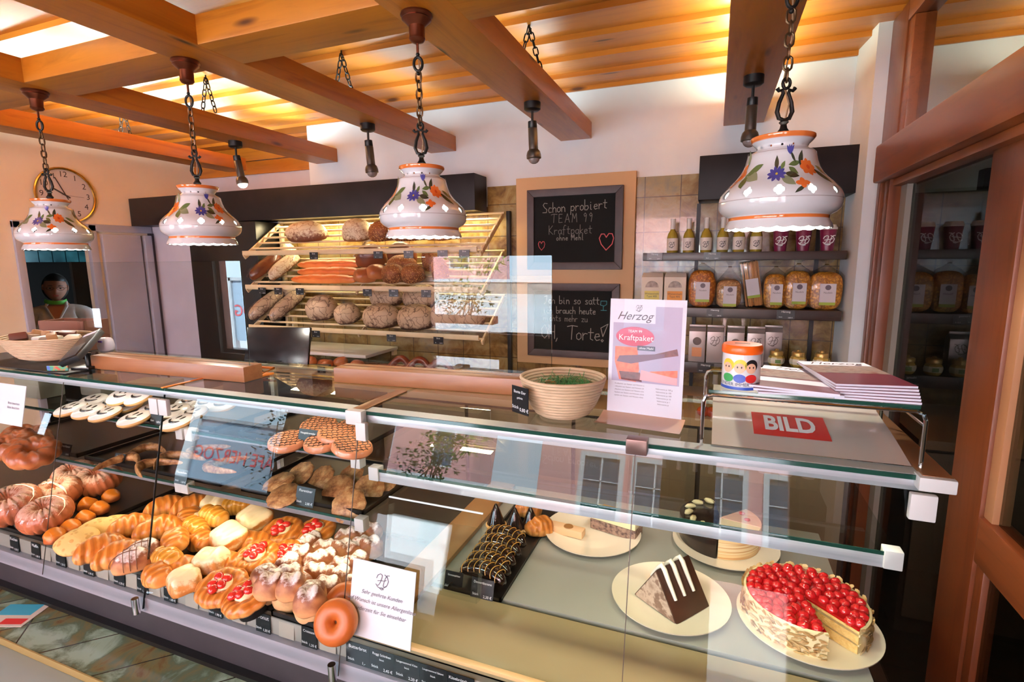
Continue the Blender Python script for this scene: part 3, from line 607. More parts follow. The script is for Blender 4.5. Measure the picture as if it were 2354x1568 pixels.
# ---------------------------------------------------------------- ceiling spots
for k, (x, y, tl, lab) in enumerate(((-2.695, 2.42, (.10, .0), 'leftmost black ceiling spot, switched on'), (-1.735, 2.40, (.05, 0), 'second black ceiling spot, under the beam left of the flower lamp by the racks'), (-.815, 2.38, (.03, 0), 'third black ceiling spot, above the upper chalkboard'), (.108, 2.39, (-.01, 0), 'rightmost black ceiling spot, just left of the largest flower lamp'))):
    e = empty('ceiling_spot', (x, y, ZB0), label=lab, cat='spotlight', group='ceiling spots under the beams')
    obj('base', MB().lathe([(0, 0), (.038, 0), (.038, -.03), (.03, -.036), (0, -.036)], 24).mesh('base', BLACK), e)
    obj('stem', MB().cyl((0, 0, -.03), (0, 0, -.085), .006, .006, 8).mesh('stem', BLACK), e)
    h = obj('spot_head', MB().lathe([(0, -.0), (.02, -.002), (.021, -.03), (.018, -.034)], 20).mesh('spot_head', BLACK), e, (0, 0, -.08), (0, -tl[0]*1.4, .4))
    obj('body', MB().lathe([(.019, -.03), (.0215, -.034), (.0215, -.125), (.03, -.135), (.034, -.15), (.034, -.165), (.028, -.168), (.0, -.16)], 24).mesh('body', M('gunmetal', srgb(96, 92, 88), .3, .8) if k == 0 else bpy.data.materials['gunmetal']), h)
    bm_ = MB().blob((.027, .027, .025), 16, 10).mesh('bulb', M('lit_spot_bulb', (1, .9, .8), .3, emis=(1, .92, .8), es=25) if k == 0 else (M('frosted_bulb', srgb(120, 108, 106), .2) if k == 1 else bpy.data.materials['frosted_bulb']))
    obj('bulb', bm_, h, (0, 0, -.165))
sp = light('ceiling_spot_light', 'SPOT', (-2.67, 2.42, 2.1), 30, (1, .85, .65), .03, (0, rad(-10), 0)); sp.data.spot_size = rad(70)
# ---------------------------------------------------------------- display counter
def front(z): return .84+(z-.705)*(.128/.58)          # y of the tilted front glass at a height
TA = math.atan2(.128, .58)
SEAMS = [-2.62, -1.885, -1.43, -.765, -.125, .345]
ct = empty('display_counter', (-1.1, 1.3, 0), label='long glass bakery display counter with grey profiles and champagne bars', cat='counter')
OFF = Vector((1.1, -1.3, 0))
def cpart(name, mb, m, parent=None, **kw):
    lb = kw.pop('label', None); me = mb.mesh(name, m, **kw)
    if parent is None: me.transform(Matrix.Translation(OFF)); parent = ct
    return obj(name, me, parent, label=lb)
XL = -3.3
cpart('cabinet_body', MB().box((XL, .90, 0), (.345, 1.72, .78)), M('dark_brown_counter_front', srgb(44, 36, 34), .4), bev=.003)
cpart('deck', MB().box((-.755, 1.105, .78), (.34, 1.74, .80)), DECK, bev=.002, label='grey stone rear deck plate')
cpart('deck', MB().box((-.755, .885, .78), (.34, 1.09, .80)), DECKB, bev=.002, label='beige front deck plate')
cpart('deck', MB().box((XL, .885, .775), (-.765, 1.74, .79)), M('dark_deck', srgb(34, 28, 24), .4), label='dark deck plate under the pastry trays')
cpart('deck_side_strip', MB().box((-.755, .89, .80), (-.66, 1.72, .815)), M('tan_strip', srgb(156, 112, 66), .35), bev=.002)
cpart('deck_front_edge', MB().box((-.66, .875, .797), (.34, .889, .806)), M('cream_edge', srgb(226, 186, 132), .3), bev=.002)
cpart('lower_profile', MB().box((XL, .850, .686), (.36, .878, .733)), M('grey_lower_profile', srgb(142, 142, 152), .4), bev=.004)
cpart('tag_rail', MB().box((XL, .868, .733), (.345, .884, .779)), M('grey_rail', srgb(150, 148, 140), .4), bev=.002)
cpart('recess_panel', MB().box((XL, .866, .605), (.36, .90, .686)), MN('grey_brown_panel', [(.3, srgb(42, 37, 41)), (.7, srgb(52, 46, 50))], 9, 3, .5))
cpart('black_gap_strip', MB().box((XL, .845, .592), (.36, .90, .605)), BLACKP)
cpart('tiled_ledge', MB().box((XL, .715, .55), (.36, .87, .592)), TILEL, smooth=False)
cpart('ledge_edge', MB().box((XL, .7115, .572), (.36, .715, .5935)), M('pale_yellow_edge', srgb(150, 130, 80), .3))
cpart('front_panel', MB().box((XL, .56, 0), (.36, .712, .572)), MN('grey_green_front', [(.3, srgb(136, 148, 146)), (.7, srgb(150, 160, 158))], 3, 3, .4), bev=.002)
cpart('end_panel', MB().box((.345, .70, 0), (.36, 1.6, .70)), BLACKP)
for a, b in zip(SEAMS[:-1], SEAMS[1:]):
    m = TR(0, .84, .705) @ RX(-TA)
    cpart('front_pane', MB().box((a+.0015, 0, 0), (b-.0015, .006, .592), M_=m), GLASS)
    m2 = MB().box((a+.0015, .972, 1.293), (b-.0015, 1.37, 1.301)); cpart('top_pane', m2, TOPG)
    cpart('pane_edge', MB().box((a+.0015, .9705, 1.293), (b-.0015, .972, 1.301)), GEDGE)
    cpart('edge_seal', MB().box((a-.0007, .001, 0), (a+.0007, .003 if a != -1.43 else .006, .592), M_=m), BLACK if a == -1.43 else M('brown_seal_strip', srgb(70, 56, 48), .4) if a == SEAMS[0] else bpy.data.materials['brown_seal_strip'])
cpart('frosted_band', MB().box((-1.42, .9735, 1.3012), (.33, 1.008, 1.3016)), M('frosted_white_band', srgb(186, 196, 196), .3), label='pale frosted strip along the front edge of the top glass')
cpart('top_profile', MB().box((XL, .978, 1.272), (.345, .992, 1.2925)), ALU, bev=.002)
for x, w, mt in ((-1.43, .010, W_TRAY), (-.770, .034, BRONZE), (.345, .042, BRONZE)):
    cpart('top_bar', MB().box((x-w/2, .965, 1.3014 if w < .04 else 1.288), (x+w/2, 1.37 if w > .04 else 1.16, 1.305)), mt, bev=.002)
cpart('rear_rail', MB().box((XL, 1.36, 1.285), (.36, 1.375, 1.2925)), ALUW, bev=.003)
for x in (-1.43,):
    cpart('post', MB().box((x-.008, 1.35, .8), (x+.008, 1.366, 1.285)), ALUW)
def clip(x, z, w, m, tall=.06):
    y = front(z); cpart('glass_clip', MB().box((x-w/2, y-.014, z-tall/2), (x+w/2, y-.001, z+tall/2)), m, bev=.003)
for x in (-1.449, -1.411): clip(x, 1.252, .034, ALUW, .046)
clip(-.748, 1.258, .028, ALUW, .044); clip(.325, 1.256, .036, ALUW, .044)
cpart('glass_clip', MB().box((-.79, .950, 1.272), (-.745, .972, 1.306)), ALUW, bev=.003)
cpart('glass_clip', MB().box((-.142, .955, 1.282), (-.102, .985, 1.312)), M('brown_metal_clip', srgb(110, 86, 80), .3, .5), bev=.003)
cpart('glass_clip', MB().box((.318, .955, 1.281), (.368, .985, 1.304)), ALUW, bev=.003)
for x in (-1.43, -.765): cpart('glass_hinge', MB().cyl((x-.004, .828, .70), (x-.004, .828, .745), .009, .009, 12), CHROME)
# inner glass shelves
def shelf(x0, x1, y0, y1, z, m=GLASS, pr=.032, pm=None):
    s = empty('glass_shelf', ((x0+x1)/2, y0, z)); s.parent = ct; s.location = Vector(((x0+x1)/2, y0, z))+OFF
    w = (x1-x0)/2
    obj('shelf_pane', MB().box((-w, 0, -.008), (w, y1-y0, 0)).mesh('shelf_pane', m), s)
    obj('pane_edge', MB().box((-w, -.0015, -.007), (w, 0, 0)).mesh('pane_edge', GEDGE), s)
    obj('shelf_profile', MB().box((-w, .001, -pr), (w, .012, -.008)).mesh('shelf_profile', pm or ALU, bev=.002), s)
    for q in (-w-.003, w-.02): obj('shelf_bracket', MB().box((q, -.005, -.03), (q+.028, .02, .004)).mesh('shelf_bracket', ALUW, bev=.002), s)
shelf(-.765, .315, 1.0, 1.32, 1.148, TOPG); GP = M('dim_grey_profile', srgb(120, 116, 120), .4)
shelf(-1.44, -.80, 1.0, 1.36, 1.004, GLASS, .022, GP); shelf(-1.40, -.80, 1.0, 1.36, 1.172, GLASS, .014, GP)
shelf(-2.5, -1.45, 1.0, 1.36, 1.004, GLASS, .018, GP); shelf(-2.5, -1.42, 1.0, 1.36, 1.172, GLASS, .012, GP)
# ---------------------------------------------------------------- work surface behind the counter
wt = empty('back_counter', (-1.2, 2.85, 0), label='low back counter with beige worktop under the bread racks', cat='counter')
def wpart(n, mb, m, **k): me = mb.mesh(n, m, **k); me.transform(TR(1.2, -2.85, 0)); return obj(n, me, wt)
wpart('worktop', MB().box((-3.14, 2.52, .86), (.60, 3.18, .90)), M('beige_worktop', srgb(196, 160, 120), .4), bev=.004)
wpart('cabinet', MB().box((-3.14, 2.56, 0), (.60, 3.18, .86)), MN('brown_cabinet', [(.3, srgb(60, 46, 38)), (.7, srgb(84, 66, 52))], 5, 3, .5))
for i in range(6): wpart('cabinet_door', MB().box((-3.12+i*.62, 2.545, .08), (-2.52+i*.62, 2.56, .84)), M('beige_front', srgb(150, 128, 100), .5) if i == 0 else bpy.data.materials['beige_front'], bev=.004)
obj('tall_cabinet', MB().box((-3.86, 2.95, 0), (-3.16, 3.184, 1.945)).mesh('tall_cabinet', BLACKP, bev=.004), label='tall black cabinet left of the bread racks', cat='cabinet')
# ---------------------------------------------------------------- price tags
def price_tag(p, w, h, title, price, label, sub='', tilt=rad(5), rz=0, group='black price tags along the counter', unit='Stück'):
    e = empty('price_tag', p, (-tilt, 0, rz), label=label, cat='price tag', group=group)
    obj('card', MB().box((-w/2, -.0008, 0), (w/2, .0008, h)).mesh('card', BLACKT), e)
    if title: obj('lettering', text_mesh(title, min(w/len(title)*1.75, h*.3), WHITEI), e, (0, -.0014, h*.80))
    if sub: obj('lettering', text_mesh(sub, h*.11, WHITEI), e, (0, -.0014, h*.58))
    obj('lettering', text_mesh(unit, h*.16, WHITEI), e, (-w*.28, -.0014, h*.22)); obj('lettering', text_mesh(price, h*.18, WHITEI), e, (w*.26, -.0014, h*.16))
    return e
TG = [(27, 1276, 'Kuchen', '1,50 €'), (75, 1286, 'Muffin', '1,80 €'), (133, 1308, 'Käsestange', '1,20 €'), (197, 1330, 'Apfeltasche', '1,90 €'), (268, 1357, 'Nusshörnchen', '1,70 €'), (322, 1376, 'Apfelschnecke', '1,80 €'), (385, 1400, 'Quarktasche', '1,80 €'), (490, 1438, 'Himbeerplunder', '1,90 €'), (600, 1475, 'Donut', '1,30 €'), (706, 1511, 'Croissant', '1,20 €')]
TDESC = ['leftmost black price tag on the rail', 'second black price tag from the left on the rail', 'black price tag below the flat seeded pastries', 'black price tag left of the lower crossed pastry', 'black price tag below the sugared crossed pastry', 'black price tag just left of the chrome hinge', 'black price tag just right of the chrome hinge', 'black price tag below the front berry pastries', 'black price tag reading Donut', 'black price tag reading Croissant']
for (px, py, t, pr), l in zip(TG, TDESC):
    q = P(px, py, y=.853); big = t in ('Donut', 'Croissant', 'Himbeerplunder', 'Quarktasche')
    price_tag((q.x, .862, .734), .046, .05, t, pr, l)
plates = []
for i, (px, py) in enumerate(((100, 1297), (165, 1320), (232, 1345), (298, 1368), (350, 1385), (437, 1420), (545, 1457), (655, 1493), (750, 1525))):
    q = P(px, py, y=.857); obj('blank_plate', MB().box((-.024, 0, 0), (.024, .002, .04)).mesh('blank_plate', M('blank_grey_plate', srgb(164, 158, 146), .35) if i == 0 else bpy.data.materials['blank_grey_plate'], bev=.0006), None, (q.x, .864, .736), (-rad(6), 0, 0), label='blank grey plate on the rail, %s from the left between the price tags' % ORD[i], cat='plate', group='blank plates between the price tags')
BT = [('Butterbrot', '1,-'), ('Roggi Schinken', '2,45 €'), ('Laugensemmel Käse', '2,20 €'), ('Laugensemmel Salami', '2,20 €'), ('Käsebrötchen', '2,10 €')]
bl = ['black price tag reading Butterbrot', 'black price tag reading Roggi Schinken', 'black price tag reading Laugensemmel Käse', 'black price tag reading Laugensemmel Salami', 'rightmost black price tag of the front strip']
for i, ((t, pr), l) in enumerate(zip(BT, bl)):
    price_tag((-.722+i*.0655, .860, .732), .0648, .052, t, pr, l, sub='Stück' if i else '')
# ---------------------------------------------------------------- printed notice and acrylic pocket on the front glass
SG = [M('ink_'+k, srgb(*c), .5) for k, c in (('violet_grey', (96, 84, 96)), ('dark', (40, 36, 40)))]
q = P(868, 1480, y=front(.83)-.01); zc = .812
nt_ = empty('notice_card', (-.659, front(zc)-.006, zc), (-TA, 0, 0), label='white notice card about the allergen list stuck on the front glass', cat='card')
obj('paper', MB().box((-.083, -.002, 0), (.083, 0, .168)).mesh('paper', M('bright_white_paper', srgb(206, 212, 218), .5)), nt_)
obj('logo', MB().ribbon(scale_lines(LOGO, .034, .03, -.017, .118), .0016, y=-.003).mesh('logo', SG[0]), nt_)
for i, t in enumerate(('Sehr geehrte Kunden', 'auf Wunsch ist unsere Allergenliste', 'jederzeit für Sie einsehbar')):
    obj('lettering', text_mesh(t, .0125, SG[0], .35), nt_, (0, -.003, .100-i*.019))
zc = .93; ap = empty('acrylic_pocket', (-.555, front(zc)+.012, zc), (-TA, 0, 0), label='clear acrylic leaflet pocket behind the front glass', cat='holder')
b = MB().box((-.118, 0, 0), (.118, .002, .19)).box((-.118, .02, 0), (.118, .022, .15)).box((-.118, 0, 0), (-.116, .022, .17)).box((.116, 0, 0), (.118, .022, .17)); obj('pocket', b.mesh('pocket', WAX), ap)
obj('rim', MB().box((-.118, -.001, .187), (.118, .003, .19)).mesh('rim', ALU), ap)
# ---------------------------------------------------------------- bread racks
RY0, RY1, RDZ = 2.80, 3.14, .24; SL = math.atan2(RDZ, RY1-RY0)
RAIL = MN('pale_birch_slats', [(.3, srgb(206, 188, 148)), (.7, srgb(222, 204, 168))], 8, 3, .35)
RACKS = [(1.715, 'top'), (1.478, 'middle'), (1.192, 'lower')]
for zf, nm in RACKS:
    x0, x1 = -3.11, -1.265; w = (x1-x0)/2
    e = empty('bread_rack', ((x0+x1)/2, RY0, zf), label='%s slanted slat rack for bread loaves on the tiled wall' % nm, cat='rack', group='slanted bread racks')
    for i in range(7):
        t = i/6; obj('slat', MB().cyl((-w, t*.34, -.012+t*RDZ), (w, t*.34, -.012+t*RDZ), .0075, .0075, 10).mesh('slat', RAIL) if i == 0 and nm == 'top' else (bpy.data.meshes['slat'] if i == 0 else MB().cyl((-w, t*.34, -.012+t*RDZ), (w, t*.34, -.012+t*RDZ), .0075, .0075, 10).mesh('slat', RAIL)), e)
    obj('front_lip', MB().box((-w-.01, -.022, -.018), (w-.03, -.012, .012)).box((-w-.01, -.012, -.022), (w-.03, .01, -.018)).mesh('front_lip', RAIL, bev=.002), e)
    for s in (-1, 1):
        m = TR(s*(w-.01 if s > 0 else w), 0, -.02) @ RX(SL); obj('side_arm', MB().box((-.006, -.02, -.018), (.006, .405, .012), M_=m).mesh('side_arm', RAIL, bev=.002), e)
    obj('middle_arm', MB().box((-.005, 0, -.03), (.005, .405, -.012), M_=TR(.0, 0, -.02) @ RX(SL)).mesh('middle_arm', RAIL), e)
for x in (-3.13, -1.245):
    obj('rack_upright', MB().box((-.012, -.015, 0), (.012, .015, 1.30)).mesh('rack_upright', BLACK if x > -2 else RAIL, bev=.002), None, (x, 3.165, .655), label='thin black upright at the right end of the bread racks' if x > -2 else 'pale upright at the left end of the bread racks', cat='upright')
wsf = empty('flat_shelf', (-2.6, 2.8, 1.03), label='short white flat shelf below the racks', cat='shelf')
obj('board', MB().box((-.49, 0, -.022), (.47, .38, 0)).mesh('board', M('white_shelf_board', srgb(206, 202, 200), .4), bev=.003), wsf)
obj('bracket', MB().box((-.47, .34, -.06), (-.45, .38, .2)).mesh('bracket', RAIL), wsf); obj('bracket', MB().box((.44, .34, -.06), (.46, .38, .0)).mesh('bracket', RAIL), wsf)
obj('black_bag', MB().blob((.085, .05, .06), 16, 10, M_=TR(0, 0, .06), fn=lambda d: 1+.15*noise.noise(d*3)).mesh('black_bag', M('black_plastic', srgb(16, 14, 15), .35)), None, (-2.83, 2.98, 1.03), label='crumpled black bag on the short white shelf', cat='bag')
# --- loaves
FL = srgb(214, 196, 170)
B_FLOUR = bread('floured_rye_crust', srgb(150, 96, 60), srgb(96, 52, 30), srgb(206, 190, 160), .8, 26, cracks=17)
B_STRIPE = bread('striped_floured_crust', srgb(170, 124, 80), srgb(130, 84, 48), srgb(222, 208, 178), 1.0, 30, cracks=22)
B_SEED = bread('seeded_crust', srgb(150, 86, 40), srgb(110, 58, 26), seeds=(srgb(206, 154, 92), 95), bp=.9)
B_SEEDL = bread('pale_seeded_crust', srgb(178, 112, 60), srgb(140, 80, 38), seeds=(srgb(216, 166, 104), 110), bp=.8)
B_DARK = bread('dark_glossy_crust', srgb(92, 42, 22), srgb(120, 62, 34), rough=.3, sc=14)
B_CRACK = bread('cracked_dark_floured_crust', srgb(60, 36, 26), srgb(70, 40, 28), srgb(186, 164, 138), 1.0, 20, cracks=16)
B_BAG = bread('baguette_crust', srgb(206, 104, 44), srgb(226, 140, 70), rough=.42, sc=10)
B_ROLL = bread('brown_roll_crust', srgb(156, 84, 46), srgb(190, 120, 70), rough=.35, sc=14)
B_PRETZ = bread('pretzel_crust', srgb(110, 40, 20), srgb(150, 64, 34), rough=.28, sc=14)
def loaf(name, m, r, seed=1, rings=False, cuts=0, e=.9):
    def f(d):
        k = 1+.05*noise.noise(d*2+Vector((seed, 0, 0)))
        p = Vector((d.x*r[0]*k, d.y*r[1]*k, max(d.z, -.45)*r[2]*k))
        if rings: q = math.hypot(d.x, d.y); p.z += .0022*sin(q*38)*(d.z > -.1)
        if cuts and d.z > .1: p.z -= .006*max(0, cos(p.x/r[0]*cuts*pi+p.y*18))**6
        return p
    return MB().blob(r, 40, 22, fn=f, e=e).mesh(name, m, ang=2)
L_FLOUR = loaf('rye_loaf', B_FLOUR, (.155, .085, .085), 1); L_STR = loaf('farm_loaf', B_STRIPE, (.098, .085, .09), 2, True)
L_SEED = loaf('seeded_loaf', B_SEED, (.085, .07, .08), 3); L_SEED2 = loaf('long_seeded_loaf', B_SEED, (.115, .07, .078), 4)
L_SEED3 = loaf('pale_seeded_loaf', B_SEEDL, (.115, .07, .075), 5); L_DARK = loaf('dark_loaf', B_DARK, (.105, .075, .1), 6)
L_CR = loaf('cracked_loaf', B_CRACK, (.125, .09, .09), 7, True); L_CR2 = loaf('round_cracked_loaf', B_CRACK, (.11, .1, .1), 8, True)
L_TALL = loaf('upright_loaf', B_SEED, (.055, .06, .1), 9); L_BROWN = loaf('brown_loaf', B_ROLL, (.075, .06, .055), 10)
L_BAGU = loaf('baguette', B_BAG, (.27, .034, .034), 11, cuts=5, e=.75)
RS = loaf('sliced_loaf', B_CRACK, (.06, .16, .075), 12, False)
def on_rack(zf, px, py, dy=.06, lift=.05):
    """loaf centre over the slope of a rack"""
    y = RY0+dy; q = P(px, py, y=y); return (q.x, y, zf+dy*RDZ/.34+lift)
def put(name, me, loc, rot, label, group=None, cat='bread', scale=1): return obj(name, me, None, loc, rot, scale, label, cat, group)
Z1, Z2, Z3 = 1.715, 1.478, 1.192
put('rye_loaf', L_FLOUR, on_rack(Z1, 707, 570, .12, .04), (SL*.5, 0, .1), 'large floury rye loaf, leftmost on the top rack')
put('farm_loaf', L_STR, on_rack(Z1, 822, 560, .10, .05), (SL*.5, 0, .2), 'pale striped floury loaf, second on the top rack')
put('seeded_loaf', L_SEED, on_rack(Z1, 878, 560, .09, .045), (SL*.5, 0, .1), 'small seeded loaf beside the striped floury loaf on the top rack')
put('seeded_loaf', L_SEED2, on_rack(Z1, 943, 558, .09, .042), (SL*.5, 0, 0), 'long seeded loaf in the middle of the top rack')
put('seeded_loaf', L_SEED3, on_rack(Z1, 1016, 560, .09, .04), (SL*.5, 0, 0), 'paler seeded loaf, rightmost on the top rack')
FILM = BAGP
def bagged(loc, rot, label, m=B_DARK, r=(.052, .14, .055), group=None):
    e = empty('bagged_bread', loc, rot, label=label, cat='bread', group=group)
    obj('loaf', loaf('loaf', m, r, 13).copy() if False else loaf('loaf', m, r, 13), e)
    def f(d): k = 1+.1*noise.noise(d*4); return Vector((d.x*(r[0]+.008)*k, d.y*(r[1]+.01)*k, max(d.z, -.5)*(r[2]+.008)*k))
    b = MB().blob(r, 24, 14, fn=f, e=.8); b.tube([(0, r[1], .01), (0, r[1]+.05, .02), (0, r[1]+.08, .03)], [.02, .008, .028], 10)
    obj('bag', b.mesh('bag', FILM, ang=2), e); return e
bagged(on_rack(Z2, 612, 632, .12, .05), (SL, 0, -.35), 'bagged dark loaf, leftmost on the middle rack')
bagged(on_rack(Z2, 655, 634, .12, .05), (SL, 0, -.30), 'bagged pale loaf beside the baguettes on the middle rack', B_STRIPE)
bagged(on_rack(Z2, 668, 600, .28, .04), (SL, 0, 1.2), 'bagged loaf lying at the back above the middle rack', B_STRIPE, (.05, .1, .05))
for i, (px, py, dy, l) in enumerate(((745, 650, .03, 'front baguette on the middle rack'), (760, 636, .10, 'middle baguette on the middle rack'), (760, 622, .17, 'rear baguette on the middle rack'))):
    put('baguette', L_BAGU, on_rack(Z2, px, py, dy, .028), (SL*.6, 0, .02*i), 'golden '+l, 'baguettes on the middle rack')
for px, py, dy, l, me, rz in ((840, 648, .04, 'brown glossy roll right of the front baguette', L_BROWN, .9), (868, 640, .07, 'brown pointed loaf leaning right of the baguettes', L_BROWN, 1.1), (855, 612, .2, 'dark glossy loaf behind the brown rolls on the middle rack', L_DARK, .6), (925, 607, .22, 'large dark loaf at the back of the middle rack', L_DARK, 0)):
    put('brown_loaf' if me == L_BROWN else 'dark_loaf', me, on_rack(Z2, px, py, dy, .045), (SL*.6, 0, rz), l)
for px, py, dy, l, me, rz in ((905, 645, .05, 'seeded loaf lying under the large dark loaf, left one of the pair', L_SEED, .1), (950, 647, .05, 'seeded loaf lying under the large dark loaf, right one of the pair', L_SEED, -.1), (990, 630, .14, 'upright seeded loaf, left one at the right end of the middle rack', L_TALL, .0), (1012, 640, .06, 'upright seeded loaf, right one at the right end of the middle rack', L_TALL, .0), (925, 630, .13, 'seeded loaf wedged behind the seeded pair', L_SEED2, .0)):
    put('seeded_loaf', me, on_rack(Z2, px, py, dy, .045 if me != L_TALL else .06), (SL*.6, 0, rz), l, scale=.92)
bagged(on_rack(Z3, 615, 722, .13, .05), (SL, 0, -.35), 'bagged sliced floury loaf, leftmost on the lower rack', B_CRACK, (.055, .16, .06))
bagged(on_rack(Z3, 662, 720, .13, .05), (SL, 0, -.35), 'bagged sliced loaf, second from the left on the lower rack', B_CRACK, (.055, .16, .06))
bagged(on_rack(Z3, 665, 690, .28, .04), (SL, 0, 1.3), 'bagged loaf lying crosswise at the back of the lower rack', B_CRACK, (.05, .1, .05))
for px, py, dy, l, me, sc in ((742, 728, .10, 'dark cracked round loaf beside the bagged loaves on the lower rack', L_CR2, 1.0), (800, 740, .06, 'small cracked loaf in the middle of the lower rack', L_CR2, .8), (878, 752, .05, 'front cracked loaf, left one of the lower rack pair', L_CR, 1), (958, 752, .05, 'front cracked loaf, right one of the lower rack pair', L_CR, 1), (890, 705, .22, 'cracked loaf behind the left front one on the lower rack', L_CR, .95), (968, 702, .22, 'cracked loaf behind the right front one on the lower rack', L_CR, 1), (1030, 735, .08, 'cracked loaf at the right end of the lower rack', L_CR2, 1.0), (1080, 745, .08, 'rightmost cracked loaf, half behind the reflections, on the lower rack', L_CR2, .9)):
    put('cracked_loaf', me, on_rack(Z3, px, py, dy, .055), (SL*.6, 0, .1), l, scale=sc)
# tags under the racks
def rack_tag(px, py, zf, l):
    q = P(px, py, y=RY0-.03); price_tag((q.x, RY0-.034, zf-.052), .068, .045, 'Brot', '3,50 €', l, group='black tags under the bread racks', tilt=0, unit='kg')
for i, px in enumerate((722, 870, 940, 1018, 1068)): rack_tag(px, 585, Z1, 'black tag under the top rack, %s from the left' % ORD[i])
for i, px in enumerate((603, 640, 690, 845, 905, 980)): rack_tag(px, 665, Z2, 'black tag under the middle rack, %s from the left' % ORD[i])
for i, px in enumerate((727, 900, 1008)): rack_tag(px, 765, Z3, 'black tag under the lower rack, %s from the left' % ORD[i])
# rolls and pretzels on the back worktop
def pretzel_mesh(name, m, r=.05, t=.014):
    pts = []
    for i in range(36):
        a = 2*pi*i/36; pts.append((r*1.25*sin(a)*(1-.15*cos(a)), r*(cos(a)*.95+.22*cos(2*a)), .004*cos(3*a)))
    b = MB().tube(pts, [t*(1+.25*cos(2*pi*i/36)) for i in range(36)], 10, closed=True)
    b.tube([(-r*.7, r*.35, .004), (0, -.1*r, .014), (r*.5, -r*.7, .008)], [t*.6, t*.8, t*.5], 8); b.tube([(r*.7, r*.35, .004), (0, -.05*r, .018), (-r*.5, -r*.7, .008)], [t*.6, t*.8, t*.5], 8)
    return b.mesh(name, m, ang=2)
PZ = pretzel_mesh('pretzel', B_PRETZ, .055, .015); ROLL1 = loaf('bread_roll', B_ROLL, (.048, .04, .034), 21)
bk = empty('roll_basket', (-2.42, 2.75, .90), label='shallow dark basket of rolls under the short white shelf', cat='basket')
obj('tray', MB().box((-.32, -.16, 0), (.32, .16, .01)).box((-.32, -.16, 0), (-.31, .16, .06)).box((.31, -.16, 0), (.32, .16, .06)).box((-.32, -.16, 0), (.32, -.15, .05)).box((-.32, .15, 0), (.32, .16, .05)).mesh('tray', M('wicker_brown', srgb(120, 74, 44), .7), bev=.002), bk)
rl = random.Random(5)
for i in range(8):
    put('bread_roll', ROLL1, (-2.66+i*.068, 2.72+(i % 2)*.06, .955+(i % 3)*.012), (rl.uniform(-.3, .3), rl.uniform(-.2, .2), rl.uniform(0, 3)), 'brown bread roll under the short white shelf, %s from the left' % ORD[i], 'rolls in the basket')
for i, (px, l) in enumerate(((915, 'left'), (960, 'middle'), (1010, 'right'))):
    q = P(px, 842, y=2.7); put('pretzel', PZ, (q.x, 2.7, .975), (rad(55), 0, .2*i), '%s shiny brown pretzel below the lower bread rack' % l, 'pretzels on the back counter', 'pretzel', 1.2)
pb = empty('pretzel_tray', (-1.72, 2.76, .90), label='reddish wooden tray under the pretzels', cat='tray')
obj('tray', MB().box((-.45, -.12, 0), (.75, .14, .012)).box((-.45, .12, 0), (.75, .135, .06)).mesh('tray', W_FRAMEY, bev=.003), pb)
obj('stand', MB().box((-.25, -.03, .012), (.25, .03, .03)).mesh('stand', W_FRAMEY, bev=.003), pb)
